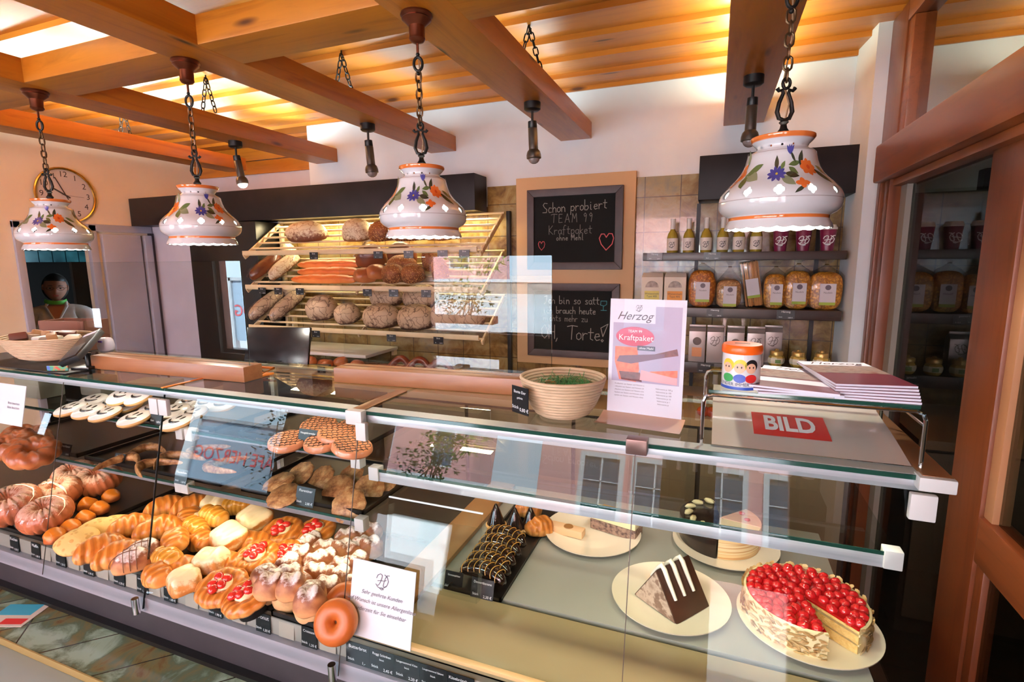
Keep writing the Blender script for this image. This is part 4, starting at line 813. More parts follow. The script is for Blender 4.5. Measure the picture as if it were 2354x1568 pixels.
# ---------------------------------------------------------------- chalkboards
FONT = {'a': [[(.4,.42),(.25,.5),(.08,.38),(.1,.1),(.25,.0),(.4,.15),(.42,.48),(.42,.1),(.5,0)]], 'b': [[(.08,1),(.08,.02),(.3,0),(.45,.2),(.38,.42),(.1,.38)]], 'c': [[(.42,.45),(.2,.5),(.08,.25),(.18,.02),(.42,.06)]],
 'd': [[(.42,1),(.42,0),(.2,0),(.06,.2),(.16,.45),(.42,.4)]], 'e': [[(.08,.24),(.4,.3),(.35,.48),(.15,.46),(.06,.2),(.2,0),(.42,.08)]], 'f': [[(.45,.95),(.3,1),(.2,.8),(.18,-.1)],[(.05,.5),(.38,.5)]], 'h': [[(.08,1),(.08,0)],[(.08,.3),(.25,.5),(.4,.4),(.42,0)]],
 'i': [[(.2,.5),(.2,.05),(.3,0)],[(.2,.68),(.21,.72)]], 'k': [[(.08,1),(.08,0)],[(.4,.5),(.08,.25),(.42,0)]], 'l': [[(.15,1),(.15,.05),(.28,0)]], 'm': [[(.05,.5),(.05,0)],[(.05,.35),(.2,.5),(.27,.35),(.27,0)],[(.27,.35),(.42,.5),(.5,.35),(.5,0)]],
 'n': [[(.08,.5),(.08,0)],[(.08,.35),(.28,.5),(.4,.35),(.42,0)]], 'o': [[(.25,.5),(.08,.35),(.1,.08),(.25,0),(.42,.15),(.4,.4),(.25,.5)]], 'p': [[(.08,.5),(.05,-.35)],[(.08,.4),(.3,.5),(.44,.3),(.3,.02),(.08,.08)]], 'r': [[(.1,.5),(.1,0)],[(.1,.3),(.25,.48),(.42,.45)]],
 's': [[(.4,.45),(.2,.5),(.12,.36),(.36,.2),(.34,.03),(.08,.03)]], 't': [[(.22,.85),(.2,.1),(.38,.02)],[(.05,.55),(.42,.55)]], 'u': [[(.08,.5),(.1,.08),(.25,0),(.4,.12),(.42,.5),(.44,0)]], 'z': [[(.06,.48),(.4,.48),(.08,.02),(.44,.02)]], 'x': [[(0,0),(.4,.5)]],
 'S': [[(.55,.95),(.25,1),(.1,.8),(.25,.55),(.5,.35),(.45,.05),(.05,.05)]], 'T': [[(-.05,.92),(.3,1),(.7,.95)],[(.32,.98),(.26,0)]], 'E': [[(.5,.95),(.1,.95),(.08,0),(.5,.03)],[(.1,.5),(.42,.5)]], 'A': [[(0,0),(.28,1),(.55,0)],[(.1,.35),(.46,.35)]], 'M': [[(.02,0),(.1,1),(.3,.4),(.52,1),(.6,0)]],
 'K': [[(.08,1),(.08,0)],[(.5,.98),(.08,.45),(.55,0)]], 'I': [[(0,.85),(.3,.98),(.2,.05),(-.05,.0),(-.02,-.1)]], 'O': [[(.3,1),(.08,.7),(.1,.2),(.3,0),(.52,.25),(.5,.75),(.3,1)]], 'H': [[(.08,1),(.08,0)],[(.5,1),(.5,0)],[(.08,.5),(.5,.5)]],
 '9': [[(.4,.8),(.25,1),(.1,.8),(.2,.6),(.4,.75),(.3,0)]], '?': [[(.1,.85),(.25,1),(.42,.85),(.25,.5),(.22,.3)],[(.22,.05),(.23,.08)]], ',': [[(.15,.05),(.05,-.2)]], '.': [[(.1,0),(.13,.03)]], '!': [[(.05,.9),(.55,1.2),(.2,.3),(.05,.9)],[(.16,.1),(.24,.02),(.16,-.08),(.08,.02),(.16,.1)]]}
def handwrite(s, x, z, h, sp=.62, dz=0):
    out = []
    for i, c in enumerate(s):
        if c != ' ': out += [[(x+px*h, z+pz*h+dz*i) for px, pz in l] for l in FONT.get(c, [])]
        x += h*(sp if c not in 'MmEAHOTKS' else sp*1.25) if c != ' ' else h*.5
    return out
CH = M('white_chalk', srgb(150, 148, 140), .9); CHP = M('pink_chalk', srgb(214, 100, 104), .9); CHT = M('teal_chalk', srgb(60, 140, 150), .9); CHG = M('grey_chalk', srgb(124, 122, 116), .9)
bp_ = empty('board_panel', (-.82, 3.165, .98), label='large beige backing panel carrying both chalkboards', cat='panel')
obj('panel', MB().box((-.37, -.01, 0), (.372, .018, 1.17)).mesh('panel', M('tan_board', srgb(190, 154, 112), .6), bev=.003), bp_)
BF = MN('violet_brown_frame', [(.3, srgb(44, 28, 28)), (.7, srgb(62, 42, 40))], 10, 4, .5, (1, 1, 1)); SLATE = MN('black_slate', [(.3, srgb(12, 13, 13)), (.7, srgb(20, 20, 19))], 4, 4, .7, spec=.15)
def board(x0, x1, z0, z1, label, lines):
    e = empty('chalkboard', ((x0+x1)/2, 3.155, z0), label=label, cat='chalkboard'); w = (x1-x0)/2; h = z1-z0; t = .045
    b = MB(); b.prism([(-w, 0), (w, 0), (w-t, t), (-w+t, t)], 0, .03); b.prism([(w, 0), (w, h), (w-t, h-t), (w-t, t)], 0, .03)
    b.prism([(w, h), (-w, h), (-w+t, h-t), (w-t, h-t)], 0, .03); b.prism([(-w, h), (-w, 0), (-w+t, t), (-w+t, h-t)], 0, .03)
    me = b.mesh('frame', BF, bev=.003); me.transform(RX(pi/2)); obj('frame', me, e)
    obj('slate', MB().box((-w+t, -.016, t), (w-t, 0, h-t)).mesh('slate', SLATE), e)
    for n_, L, wd, m in lines: obj(n_, MB().ribbon(L, wd, y=-.0175).mesh(n_, m), e)
HEART = [(0, 0), (-.3, .35), (-.42, .7), (-.3, .95), (-.12, .95), (0, .75), (.15, .97), (.35, .95), (.44, .7), (.35, .35), (0, 0)]
a0 = P(1217, 612, y=3.13); a1 = P(1432, 420, y=3.13); XA, XB = -1.108, -.515
board(XA, XB, 1.585, 2.072, 'upper chalkboard with dim chalk writing and a pink heart', [
 ('chalk_writing', handwrite('Schon probiert', -.20, .345, .060, .47, .001), .0036, CH), ('chalk_writing', handwrite('TEAM 99', -.14, .285, .052, .66), .003, CHG),
 ('chalk_writing', handwrite('Kraftpaket', -.16, .215, .054, .50), .003, CHG), ('chalk_writing', handwrite('ohne Mehl', -.11, .178, .034, .58), .003, CH),
 ('chalk_heart', [[(.2+x*.1, .115+z*.1) for x, z in HEART]], .005, CHP), ('chalk_heart', [[(-.205+x*.05, .12+z*.055) for x, z in HEART]], .003, CHP)])
board(XA, XB-.01, 1.035, 1.50, 'lower chalkboard with larger chalk writing ending in Torte', [
 ('chalk_writing', handwrite('Ich bin so satt.', -.18, .338, .050, .46), .0036, CH), ('chalk_writing', handwrite('ich brauch heute', -.19, .277, .044, .48), .0034, CH),
 ('chalk_writing', handwrite('nichts mehr zu', -.19, .228, .042, .48), .0032, CHG), ('chalk_writing', handwrite('OH, Torte!', -.205, .115, .088, .44), .0042, CH),
 ('chalk_cup', [[(.18, .36), (.178, .335), (.2, .33), (.215, .34), (.215, .36), (.18, .36)], [(.195, .33), (.195, .305)], [(.18, .303), (.215, .303)]], .0035, CHT)])
# ---------------------------------------------------------------- gift shelves on the right
SHX0, SHX1 = -.372, .592
SHZ = (1.678, 1.384, 1.086); SHT = (.043, .05, .058)
for z, t, nm in zip(SHZ, SHT, ('top', 'middle', 'lowest')):
    obj('wall_shelf', MB().box((SHX0, 2.95, -t), (SHX1, 3.184, 0)).mesh('wall_shelf', W_DARK, bev=.003), None, (0, 0, z), label='%s dark wood shelf of the gift corner' % nm, cat='shelf', group='dark gift shelves')
for x in (-.10, .50):
    obj('shelf_rail', MB().box((-.01, -.006, .9), (.01, .006, 1.95)).mesh('shelf_rail', BLACK), None, (x, 3.178, 0), label='black wall rail carrying the gift shelves, %s one' % ('left' if x < 0 else 'right'), cat='rail')
def shelf_tag(px, py, i, l, t='Herzog'):
    q = P(px, py, y=2.945); price_tag((q.x, 2.944, SHZ[i]-SHT[i]+.004), .082, SHT[i]-.004, t, '3,80 €', l, group='black tags on the gift shelves', tilt=0)
shelf_tag(1505, 590, 0, 'black tag at the left end of the top gift shelf'); shelf_tag(1637, 590, 0, 'black tag under the bottles on the top gift shelf')
shelf_tag(1643, 725, 1, 'black tag below the pale pasta bag'); shelf_tag(1806, 725, 1, 'black tag below the right pasta bags')
shelf_tag(1622, 840, 2, 'black tag below the coffee packs'); shelf_tag(1885, 855, 2, 'black tag below the honey jars', 'Honig')
BOTG = M('pale_yellow_wine', srgb(150, 134, 46), .08, coat=.6); CAPW = M('white_foil', srgb(232, 228, 222), .35); LOGOI = bpy.data.materials['ink_dark']
BOT = MB().lathe([(0, 0), (.027, 0), (.0285, .004), (.0285, .085), (.024, .103), (.013, .122), (.0115, .135)], 24).mesh('bottle_glass', BOTG)
BOTC = MB().lathe([(.0125, .118), (.0128, .17), (.014, .172), (.014, .182), (0, .184)], 20).mesh('foil_cap', CAPW)
BLAB = MB().lathe([(.0292, .012), (.0292, .078)], 24).mesh('label', M('cream_label', srgb(228, 222, 214), .5))
LG = MB().ribbon(scale_lines(LOGO, .03, .028, -.015, .03), .0022, y=-.0302).mesh('logo', LOGOI)
for i, px in enumerate((1545, 1582, 1622, 1660, 1697, 1737)):
    q = P(px, 578, y=3.02); e = empty('wine_bottle', (q.x, 3.02, SHZ[0]), label='small white-capped wine bottle on the top gift shelf, %s from the left' % ORD[i], cat='bottle', group='small wine bottles')
    obj('bottle', BOT, e); obj('foil_cap', BOTC, e); lb = obj('label', BLAB, e); obj('logo', LG, lb)
CUPM = M('burgundy_cup', srgb(108, 20, 58), .35); LGW = MB().ribbon(scale_lines(LOGO, .05, .04, -.025, .034), .004, y=-.0375).mesh('logo', WHITEI)
CUP = MB().lathe([(0, 0), (.027, 0), (.037, .105), (.036, .107)], 28).mesh('cup_body', CUPM); LID = MB().lathe([(.039, .103), (.0395, .112), (.034, .118), (.033, .126), (0, .127)], 28).mesh('lid', CAPW)
for i, px in enumerate((1793, 1845, 1901)):
    q = P(px, 572, y=3.0); e = empty('coffee_cup', (q.x, 3.0, SHZ[0]), label='burgundy paper cup with white lid and logo, %s from the left' % ORD[i], cat='cup', group='burgundy coffee cups')
    obj('cup_body', CUP, e); obj('lid', LID, e); obj('logo', LGW, e, (0, .004, 0))
# flour bags
def flour(px, l, band):
    q = P(px, 705, y=3.03); w, d, h = .058, .036, .185
    e = empty('flour_bag', (q.x, 3.03, SHZ[1]), label=l, cat='flour', group='paper flour bags')
    def f(u, v): return (0, 0, 0)
    b = MB(); b.cb((0, 0, h*.44), (2*w, 2*d, h*.88)); b.add([(-w, -d, h*.88), (w, -d, h*.88), (w, d, h*.88), (-w, d, h*.88), (-w*.95, -.004, h), (w*.95, -.004, h), (w*.95, .004, h), (-w*.95, .004, h)], [(0, 1, 5, 4), (1, 2, 6, 5), (2, 3, 7, 6), (3, 0, 4, 7), (4, 5, 6, 7)])
    obj('paper_bag', b.mesh('paper_bag', M('cream_paper', srgb(226, 214, 198), .6), bev=.004), e)
    obj('picture', MB().prism([(.036*cos(a), .02+.036*sin(a)) for a in [pi*i/12 for i in range(13)]], 0, .001, M_=TR(0, -d-.0005, .085) @ RX(pi/2)).mesh('picture', MN('grey_brown_picture', [(.3, srgb(110, 96, 88)), (.6, srgb(176, 160, 148))], 60, 3)), e)
    obj('text_panel', MB().cb((0, -d-.001, .06), (.08, .001, .05)).mesh('text_panel', band), e); obj('lettering', text_mesh('Weizenmehl\nType 405', .015, LOGOI), e, (0, -d-.002, .062))
    return e
flour(1499, 'cream paper flour bag with a yellow panel', M('yellow_print', srgb(222, 206, 110), .6)); flour(1551, 'cream paper flour bag with an orange panel', M('orange_print', srgb(226, 150, 60), .6))
# pasta in tied cellophane
def pastam(name, c1, c2, s): return MN(name, [(.35, c1), (.5, c2), (.65, c1)], s, 2, .45, bp=1.0, bd=.01, bs=s)
PAS = [pastam('golden_spirals', srgb(214, 130, 30), srgb(150, 74, 14), 55), pastam('pale_pasta', srgb(214, 170, 110), srgb(150, 104, 60), 60), pastam('noodle_nests', srgb(222, 156, 50), srgb(150, 90, 24), 40)]
LABM = M('pale_label', srgb(206, 200, 206), .5); GRN = M('lime_stripe', srgb(150, 168, 50), .5)
def pasta(px, w, h, m, l, rot=0, neck=.05):
    q = P(px, 708, y=3.02); e = empty('pasta_bag', (q.x, 3.02, SHZ[1]), (0, rot, 0), label=l, cat='pasta', group='cellophane pasta bags')
    def f(d):
        k = 1+.05*noise.noise(d*3+Vector((px, 0, 0))); return Vector((math.copysign(abs(d.x)**.6, d.x)*w/2*k, math.copysign(abs(d.y)**.7, d.y)*.036*k, h/2+math.copysign(abs(d.z)**.6, d.z)*h/2))
    obj('pasta', MB().blob((1, 1, 1), 32, 20, fn=f).mesh('pasta', m, ang=2), e)
    b = MB(); n = 24; prof = [(1.03, .01), (1.05, h*.5), (1.04, h*.9), (.8, h*1.02), (.35, h+neck*.45), (.12, h+neck*.7), (.1, h+neck*.78), (.3, h+neck), (.42, h+neck*1.25)]
    vs = []; 
    for k_, z in prof:
        for i in range(n):
            a = 2*pi*i/n; r = k_*(1+.04*sin(a*5+z*60)*(k_ < 1)); vs.append((math.copysign(abs(cos(a))**.6, cos(a))*(w/2+.002)*r, math.copysign(abs(sin(a))**.7, sin(a))*.039*r, z))
    b.add(vs, [(j*n+i, j*n+(i+1) % n, (j+1)*n+(i+1) % n, (j+1)*n+i) for j in range(len(prof)-1) for i in range(n)])
    obj('cellophane', b.mesh('cellophane', BAGP, ang=2), e); obj('tie', MB().tube([(.008*cos(a), .008*sin(a), h+neck*.74) for a in [2*pi*i/12 for i in range(12)]], .002, 6, closed=True).mesh('tie', GOLD), e)
    s = w/.125; lw = .064*min(s, 1.1); lb = obj('label', MB().cb((.006, -.042, h*.42), (lw, .001, .105)).mesh('label', LABM), e); obj('green_stripe', MB().cb((.006, -.0428, h*.42-.047), (lw, .0008, .014)).mesh('green_stripe', GRN), lb)
    obj('seal', MB().disc(.013, 0, 20, M_=TR(.006, -.043, h*.42+.034) @ RX(pi/2)).mesh('seal', bpy.data.materials['ink_violet_grey']), lb); obj('lettering', text_mesh('Nudeln', .013, bpy.data.materials['ink_violet_grey'], .2), lb, (.006, -.043, h*.42+.008))
    return e
pasta(1611, .138, .20, PAS[0], 'tall cellophane bag of orange spiral pasta, leftmost on the middle gift shelf'); pasta(1673, .126, .15, PAS[1], 'shorter cellophane bag of pale pasta beside the orange spirals', neck=.09)
pasta(1778, .106, .18, PAS[2], 'slim cellophane bag of yellow noodles right of the spaghetti'); pasta(1829, .122, .195, PAS[2], 'cellophane bag of noodles, second from the right on the gift shelf'); pasta(1893, .15, .19, PAS[2], 'widest cellophane bag of noodles at the right end of the gift shelf')
q = P(1735, 708, y=3.05); e = empty('spaghetti_pack', (q.x-.0, 3.06, SHZ[1]+.008), (rad(4), rad(-10), 0), label='leaning pack of spaghetti between the pasta bags', cat='pasta')
b = MB(); rs_ = random.Random(3)
for i in range(60): x = rs_.uniform(-.042, .042); yy = rs_.uniform(-.02, .02); b.cyl((x, yy, .003), (x+rs_.uniform(-.004, .004), yy, .235+rs_.uniform(-.004, .004)), .0022, .0022, 5)
obj('spaghetti', b.mesh('spaghetti', M('spaghetti_yellow', srgb(206, 140, 60), .5)), e, kind='stuff'); obj('wrapper', MB().cb((0, 0, .12), (.1, .052, .245)).mesh('wrapper', BAGP, bev=.01), e)
lb = obj('label', MB().cb((0, -.028, .1), (.062, .001, .1)).mesh('label', LABM), e); obj('green_stripe', MB().cb((0, -.029, .055), (.062, .0008, .014)).mesh('green_stripe', GRN), lb)
# coffee packs and jars
FOIL = M('silver_foil_pack', srgb(168, 158, 156), .3, .35); LGD = MB().ribbon(scale_lines(LOGO, .05, .045, -.025, .10), .003, y=-.0345).mesh('logo', M('ink_taupe', srgb(96, 84, 82), .5))
OR_ = M('orange_sticker', srgb(206, 140, 96), .5)
for i, (px, st) in enumerate(((1601, 1), (1642, 0), (1688, 1), (1734, 0), (1774, 0))):
    q = P(px, 825, y=3.0 if i < 4 else 3.06); y_ = 3.0 if i < 4 else 3.08
    e = empty('coffee_pack', (q.x, y_, SHZ[2]), label='silver coffee pack on the lowest gift shelf, %s from the left' % ORD[i], cat='coffee', group='silver coffee packs')
    w = .043; b = MB().cb((0, 0, .085), (2*w, .064, .17)); b.add([(-w, -.032, .17), (w, -.032, .17), (w, .032, .17), (-w, .032, .17), (-w, -.006, .19), (w, -.006, .19), (w, .006, .19), (-w, .006, .19)], [(0, 1, 5, 4), (1, 2, 6, 5), (2, 3, 7, 6), (3, 0, 4, 7), (4, 5, 6, 7)])
    b.cb((0, -.01, .197), (2*w, .012, .014)); obj('foil_bag', b.mesh('foil_bag', FOIL, bev=.004), e)
    if st: obj('sticker', MB().cb((0, -.0335, .055), (.05, .001, .05)).mesh('sticker', OR_), e); obj('seal', MB().disc(.022, 0, 24, M_=TR(0, -.034, .115) @ RX(pi/2)).mesh('seal', bpy.data.materials['ink_taupe']), e)
    else: obj('logo', LGD, e)
HON = M('honey', srgb(190, 160, 80), .15, coat=.5)
for i, px in enumerate((1783, 1833, 1887)):
    q = P(px, 845, y=2.99); e = empty('honey_jar', (q.x, 2.99, SHZ[2]), label='honey jar with gold lid on the lowest gift shelf, %s of three' % ('left', 'middle', 'right')[i], cat='jar', group='honey jars')
    obj('jar', MB().lathe([(0, 0), (.026, 0), (.036, .012), (.04, .03), (.036, .05), (.028, .06)], 8).mesh('jar', HON, ang=.3), e); obj('lid', MB().lathe([(.031, .058), (.032, .074), (.028, .08), (.012, .081), (.008, .09), (0, .092)], 24).mesh('lid', M('pale_gold_lid', srgb(190, 160, 96), .3, .6) if i == 0 else bpy.data.materials['pale_gold_lid']), e)
    obj('label', MB().lathe([(.0375, .016), (.0405, .03), (.038, .044)], 8).mesh('label', LABM if i < 0 else M('jar_label', srgb(210, 206, 186), .5) if i == 0 else bpy.data.materials['jar_label'], ang=.3), e)
    obj('green_print', MB().cb((.004, -.042, .03), (.026, .002, .018)).mesh('green_print', M('green_print', srgb(96, 130, 70), .5) if i == 0 else bpy.data.materials['green_print'], bev=.0005), e)
# things on the back worktop behind the case
wb = empty('wire_basket', (-.72, 2.66, .90), label='wire basket holding a cream logo cushion behind the case', cat='basket')
for x in (-.13, -.045, .045, .13): obj('wire_handle', MB().tube([(x-.03, .1, 0), (x-.03, .1, .12), (x-.02, .1, .135), (x+.02, .1, .135), (x+.03, .1, .12), (x+.03, .1, 0)], .003, 6).mesh('wire_handle', CHROME), wb)
obj('wire_frame', MB().tube([(-.17, -.1, .1), (.17, -.1, .1), (.17, .1, .1), (-.17, .1, .1)], .003, 6, closed=True).mesh('wire_frame', CHROME), wb)
obj('cushion', MB().blob((.16, .095, .055), 24, 14, M_=TR(0, 0, .06), e=.5).mesh('cushion', M('cream_cloth', srgb(214, 200, 176), .8)), wb); obj('logo', MB().ribbon(scale_lines(LOGO, .07, .05, -.035, .04), .004, y=-.0965).mesh('logo', bpy.data.materials['ink_violet_grey']), wb)
TOM = MB().blob((.03, .03, .026), 16, 12, M_=TR(0, 0, .026)).mesh('tomato_flesh', M('tomato_red', srgb(190, 56, 34), .2, coat=.4)); CAL = MB()
for a in range(5): CAL.add([(0, 0, .053), (.02*cos(a*1.256), .02*sin(a*1.256), .052), (.01*cos(a*1.256+.5), .01*sin(a*1.256+.5), .055)], [(0, 1, 2)])
CAL = CAL.mesh('calyx', M('calyx_green', srgb(70, 96, 40), .6))
for i, px in enumerate((1600, 1632, 1663, 1703)):
    q = P(px, 1162, z=.92); e = empty('tomato', (q.x, min(2.7, max(2.56, q.y)), .90), label='red tomato on the beige worktop behind the case, %s from the left' % ORD[i], cat='tomato', group='tomatoes on the worktop'); obj('flesh', TOM, e); obj('calyx', CAL, e)
# ---------------------------------------------------------------- pastries
def pastry(name, top, side, **k): return bread(name, top, side, **k)
GOLDEN = pastry('golden_puff', srgb(196, 112, 38), srgb(220, 156, 84), rough=.32, sc=22, bp=.6, bands=16)
GOLDEN2 = pastry('yellow_glazed_puff', srgb(212, 138, 46), srgb(230, 176, 92), rough=.22, sc=18, bp=.5, bands=20)
ICED = pastry('thinly_iced_puff', srgb(206, 146, 84), srgb(206, 134, 66), flour=srgb(236, 212, 172), fl=.6, sc=22, rough=.3, bp=.6, bands=14)
SUGAR = pastry('sugar_dusted_bun', srgb(140, 80, 50), srgb(206, 150, 100), flour=srgb(238, 226, 226), fl=.22, sc=36, rough=.55, bp=.7)
BUNP = pastry('pale_bun_side', srgb(120, 62, 36), srgb(226, 178, 126), flour=srgb(240, 230, 228), fl=.12, rough=.4, sc=36)
SEEDFL = pastry('pale_seeded_biscuit', srgb(224, 184, 112), srgb(206, 150, 86), seeds=(srgb(186, 142, 76), 60), bp=.4)
DONUTM = pastry('orange_donut_crust', srgb(190, 98, 36), srgb(214, 142, 74), rough=.4, sc=10, bp=.4)
CREAMF = M('vanilla_cream', srgb(244, 226, 180), .25, coat=.3); BERRY = M('raspberry', srgb(196, 40, 34), .22, coat=.6)
BUNDT = pastry('sugared_bundt_crust', srgb(180, 98, 60), srgb(186, 104, 62), flour=srgb(214, 170, 150), fl=.35, sc=60, rough=.6, bp=.6)
MUFF = pastry('orange_muffin', srgb(216, 120, 30), srgb(150, 74, 40), rough=.35, sc=20)
LATT = M('dark_scoring', srgb(110, 66, 44), .5)
def croissant(n, m, L=.066, R=.04, bend=.45):
    b = MB(); N = 40; k = 18; vs = []
    for i in range(N+1):
        t = i/N*2-1; a = t*bend; step = ((t+1)*4.5) % 1
        r = R*(1-abs(t)**2.2)**.5*(.90+.1*abs(sin((t+1)*2.2*pi)))+.004; x = L*t; y = -.03*(t*t)*bend*2
        for j in range(k):
            w = 2*pi*j/k; vs.append((x, y+r*1.05*cos(w), max(-.6*r, r*.85*sin(w))+R*.5))
    b.add(vs, [(i*k+j, (i+1)*k+j, (i+1)*k+(j+1) % k, i*k+(j+1) % k) for i in range(N) for j in range(k)])
    b.add([vs[j] for j in range(k)], [tuple(reversed(range(k)))]); b.add([vs[N*k+j] for j in range(k)], [tuple(range(k))]); return b.mesh(n, m, ang=.9)
def puff(n, m, rx, ry, h, folds=3, seed=0, e=.75):
    def f(d):
        s = .9+.1*noise.noise(d*1.7+Vector((seed, 3, 1))); x = d.x*rx*s; y = d.y*ry*s
        z = max(d.z, -.35)*h*(1+.12*sin(x/rx*folds*2.2+y/ry*1.6+seed))+h*.3; return Vector((x, y, z))
    return MB().blob((1, 1, 1), 36, 20, fn=f, e=e).mesh(n, m, ang=2)
def ring(n, m, R, r, h=1, flutes=0, fd=.0, twist=0, k=18, N=60):
    vs = []
    for i in range(N):
        a = 2*pi*i/N
        for j in range(k):
            w = 2*pi*j/k; rr = r*(1+fd*abs(sin(a*flutes/2+twist*w))*(cos(w) > -.6)) if flutes else r
            vs.append(((R+rr*cos(w))*cos(a), (R+rr*cos(w))*sin(a), r*h+rr*h*sin(w)))
    return MB().add(vs, [(i*k+j, ((i+1) % N)*k+j, ((i+1) % N)*k+(j+1) % k, i*k+(j+1) % k) for i in range(N) for j in range(k)]).mesh(n, m, ang=2)
CR1 = croissant('croissant', GOLDEN); CR2 = croissant('croissant', GOLDEN2, .06, .04, .9)
PF1 = puff('puff_pastry', GOLDEN2, .062, .036, .034, 4, 1); PF2 = puff('puff_pastry', GOLDEN, .058, .04, .032, 3, 2); ICQ = puff('iced_pastry', ICED, .062, .052, .034, 2, 3, .6); ICQ2 = puff('iced_pastry', ICED, .056, .044, .034, 3, 5, .6)
SB = puff('sugared_bun', SUGAR, .04, .034, .038, 3, 4); SB2 = puff('sugared_bun', SUGAR, .055, .03, .034, 5, 6); FLAT = puff('seeded_biscuit', SEEDFL, .062, .05, .02, 1, 7, .95)
def whirl_mesh():
    b = MB(); b.blob((.038, .036, .05), 28, 18, M_=TR(0, 0, .035), e=.72); return b.mesh('bun_body', BUNP, ang=2)
TALLB = whirl_mesh(); DON = ring('donut', DONUTM, .03, .026, .95)
RIMM = ring('puff_rim', GOLDEN, .045, .022, .75, 9, .16); CRM = puff('cream', CREAMF, .036, .031, .014, 1, 8, .95)
BER = MB().blob((.0145, .0125, .0105), 14, 10, fn=lambda d: 1+.06*sin(d.x*16)*sin(d.y*16)).mesh('berry', BERRY)
BUN_ = ring('bundt', BUNDT, .038, .027, 1.15, 20, .26); MUF = puff('muffin', MUFF, .028, .028, .026, 2, 9, .9)
DZ = .793
def deck(px, py, z=DZ, lift=0): q = P(px, py, z=z+.028+lift); return (q.x, q.y+.014, z+lift+.006)
rp = random.Random(11)
def rz(): return rp.uniform(-.5, .5)
tr = empty('baking_tray', (-1.22, 1.05, .790), label='large black baking tray of golden pastries in the left half of the case', cat='tray', group='black baking trays')
def traymesh(w, d, t=.014): return MB().box((-w/2, -d/2, 0), (w/2, d/2, .003)).box((-w/2, -d/2, 0), (-w/2+.006, d/2, t)).box((w/2-.006, -d/2, 0), (w/2, d/2, t)).box((-w/2, -d/2, 0), (w/2, -d/2+.006, t)).box((-w/2, d/2-.006, 0), (w/2, d/2, t))
obj('sheet', MB().box((-.30, -.155, 0), (.23, .25, .003)).mesh('sheet', TRAYM), tr); obj('rim', MB().box((-.30, -.155, 0), (.23, -.149, .014)).box((-.30, .244, 0), (.23, .25, .014)).box((-.3, -.155, 0), (-.294, .25, .014)).box((.224, -.155, 0), (.23, .25, .014)).mesh('rim', BRONZE), tr)
obj('baking_tray', traymesh(.21, .42).mesh('baking_tray', TRAYM), None, (-.87, 1.07, .790), label='black tray under the sugar dusted buns', cat='tray', group='black baking trays')
obj('baking_tray', traymesh(.28, .42).mesh('baking_tray', TRAYM), None, (-1.68, 1.09, .790), label='black tray under the seeded biscuits and leftmost croissants', cat='tray', group='black baking trays')
NEARW = lambda px, py: 'in the %s row, %s' % (('back' if py < 1200 else 'second' if py < 1250 else 'third' if py < 1300 else 'front'), ('at the left end' if px < 200 else 'left of the second glass seam' if px < 350 else 'just right of the dark glass seam' if px < 440 else 'in the middle of the tray' if px < 560 else 'towards the right of the tray' if px < 680 else 'at the right end of the tray'))
used = {}
def uniq(l):
    used[l] = used.get(l, 0)+1; return l if used[l] == 1 else l+', %s one' % ORD[used[l]-1]
def pp(kind, me, px, py, rot, l, lift=0, tilt=None, scale=1, group=None):
    return obj(kind, me, None, deck(px, py, DZ+.004, lift), (tilt if tilt is not None else rad(12)*rp.random(), rp.uniform(-.12, .12), rot), scale, uniq(l), 'pastry', group)
G1 = 'croissants in the case'
for px, py, r, lf, l in ((372, 1168, 1.0, .0, 'golden croissant right behind the dark glass seam, farthest back'), (434, 1165, .9, .0, 'golden croissant in the back row, second from the seam'), (292, 1212, 1.0, 0, 'golden croissant left of the dark seam, upright beside the yellow biscuit'), (357, 1216, .8, .012, 'golden croissant crossing the dark glass seam'), (221, 1262, 1.05, .0, 'golden croissant in the front left, lying towards the glass'), (270, 1276, .8, 0, 'golden croissant beside the crossed sugared pastry')):
    pp('croissant', CR1, px, py, r, l, lf, group=G1, scale=1.02)
for px, py, r, me, lf, l in ((482, 1186, -.1, PF1, .03, 'yellow glazed rolled pastry on top of the back row'), (539, 1162, .3, PF1, .01, 'orange glazed rolled pastry at the very back'), (443, 1214, -.3, PF1, .012, 'yellow glazed pastry lying in the middle heap'), (392, 1240, -.6, PF2, .028, 'yellow curved pastry just right of the dark seam'), (455, 1243, -.2, PF2, .0, 'yellow folded pastry beside the curved one'), (375, 1285, -.2, PF1, .012, 'brown folded pastry with a slit, crossed by the dark seam'), (352, 1320, -.4, PF2, .0, 'golden roll in the front row at the dark seam'), (425, 1188, -.7, PF2, .01, 'golden roll behind the yellow glazed pastry'), (516, 1295, .4, PF2, .0, 'small golden corner piece under the iced pastry'), (568, 1245, .6, PF2, .0, 'golden fold peeping out behind the large iced pastry'), (420, 1305, .5, PF2, 0, 'golden corner under the front iced pastry'), (590, 1178, -.4, PF2, .0, 'flat golden pastry tip at the back under the upper tray')):
    pp('puff_pastry', me, px, py, r, l, lf, group='rolled puff pastries')
for px, py, r, me, lf, l in ((578, 1190, -.2, ICQ, .012, 'large white iced pastry in the back row'), (519, 1232, -.3, ICQ, .024, 'large white iced pastry in the middle of the tray'), (478, 1290, .2, ICQ2, .014, 'iced pastry left of the berry pastries'), (414, 1338, -.5, ICQ2, 0, 'small iced pastry in the front row'), (486, 1160, .2, ICQ2, .005, 'small sugared pastry at the back of the heap'), (455, 1206, .1, ICQ2, .0, 'crackled iced pastry under the yellow ones')):
    pp('iced_pastry', me, px, py, r, l, lf, group='iced puff pastries')
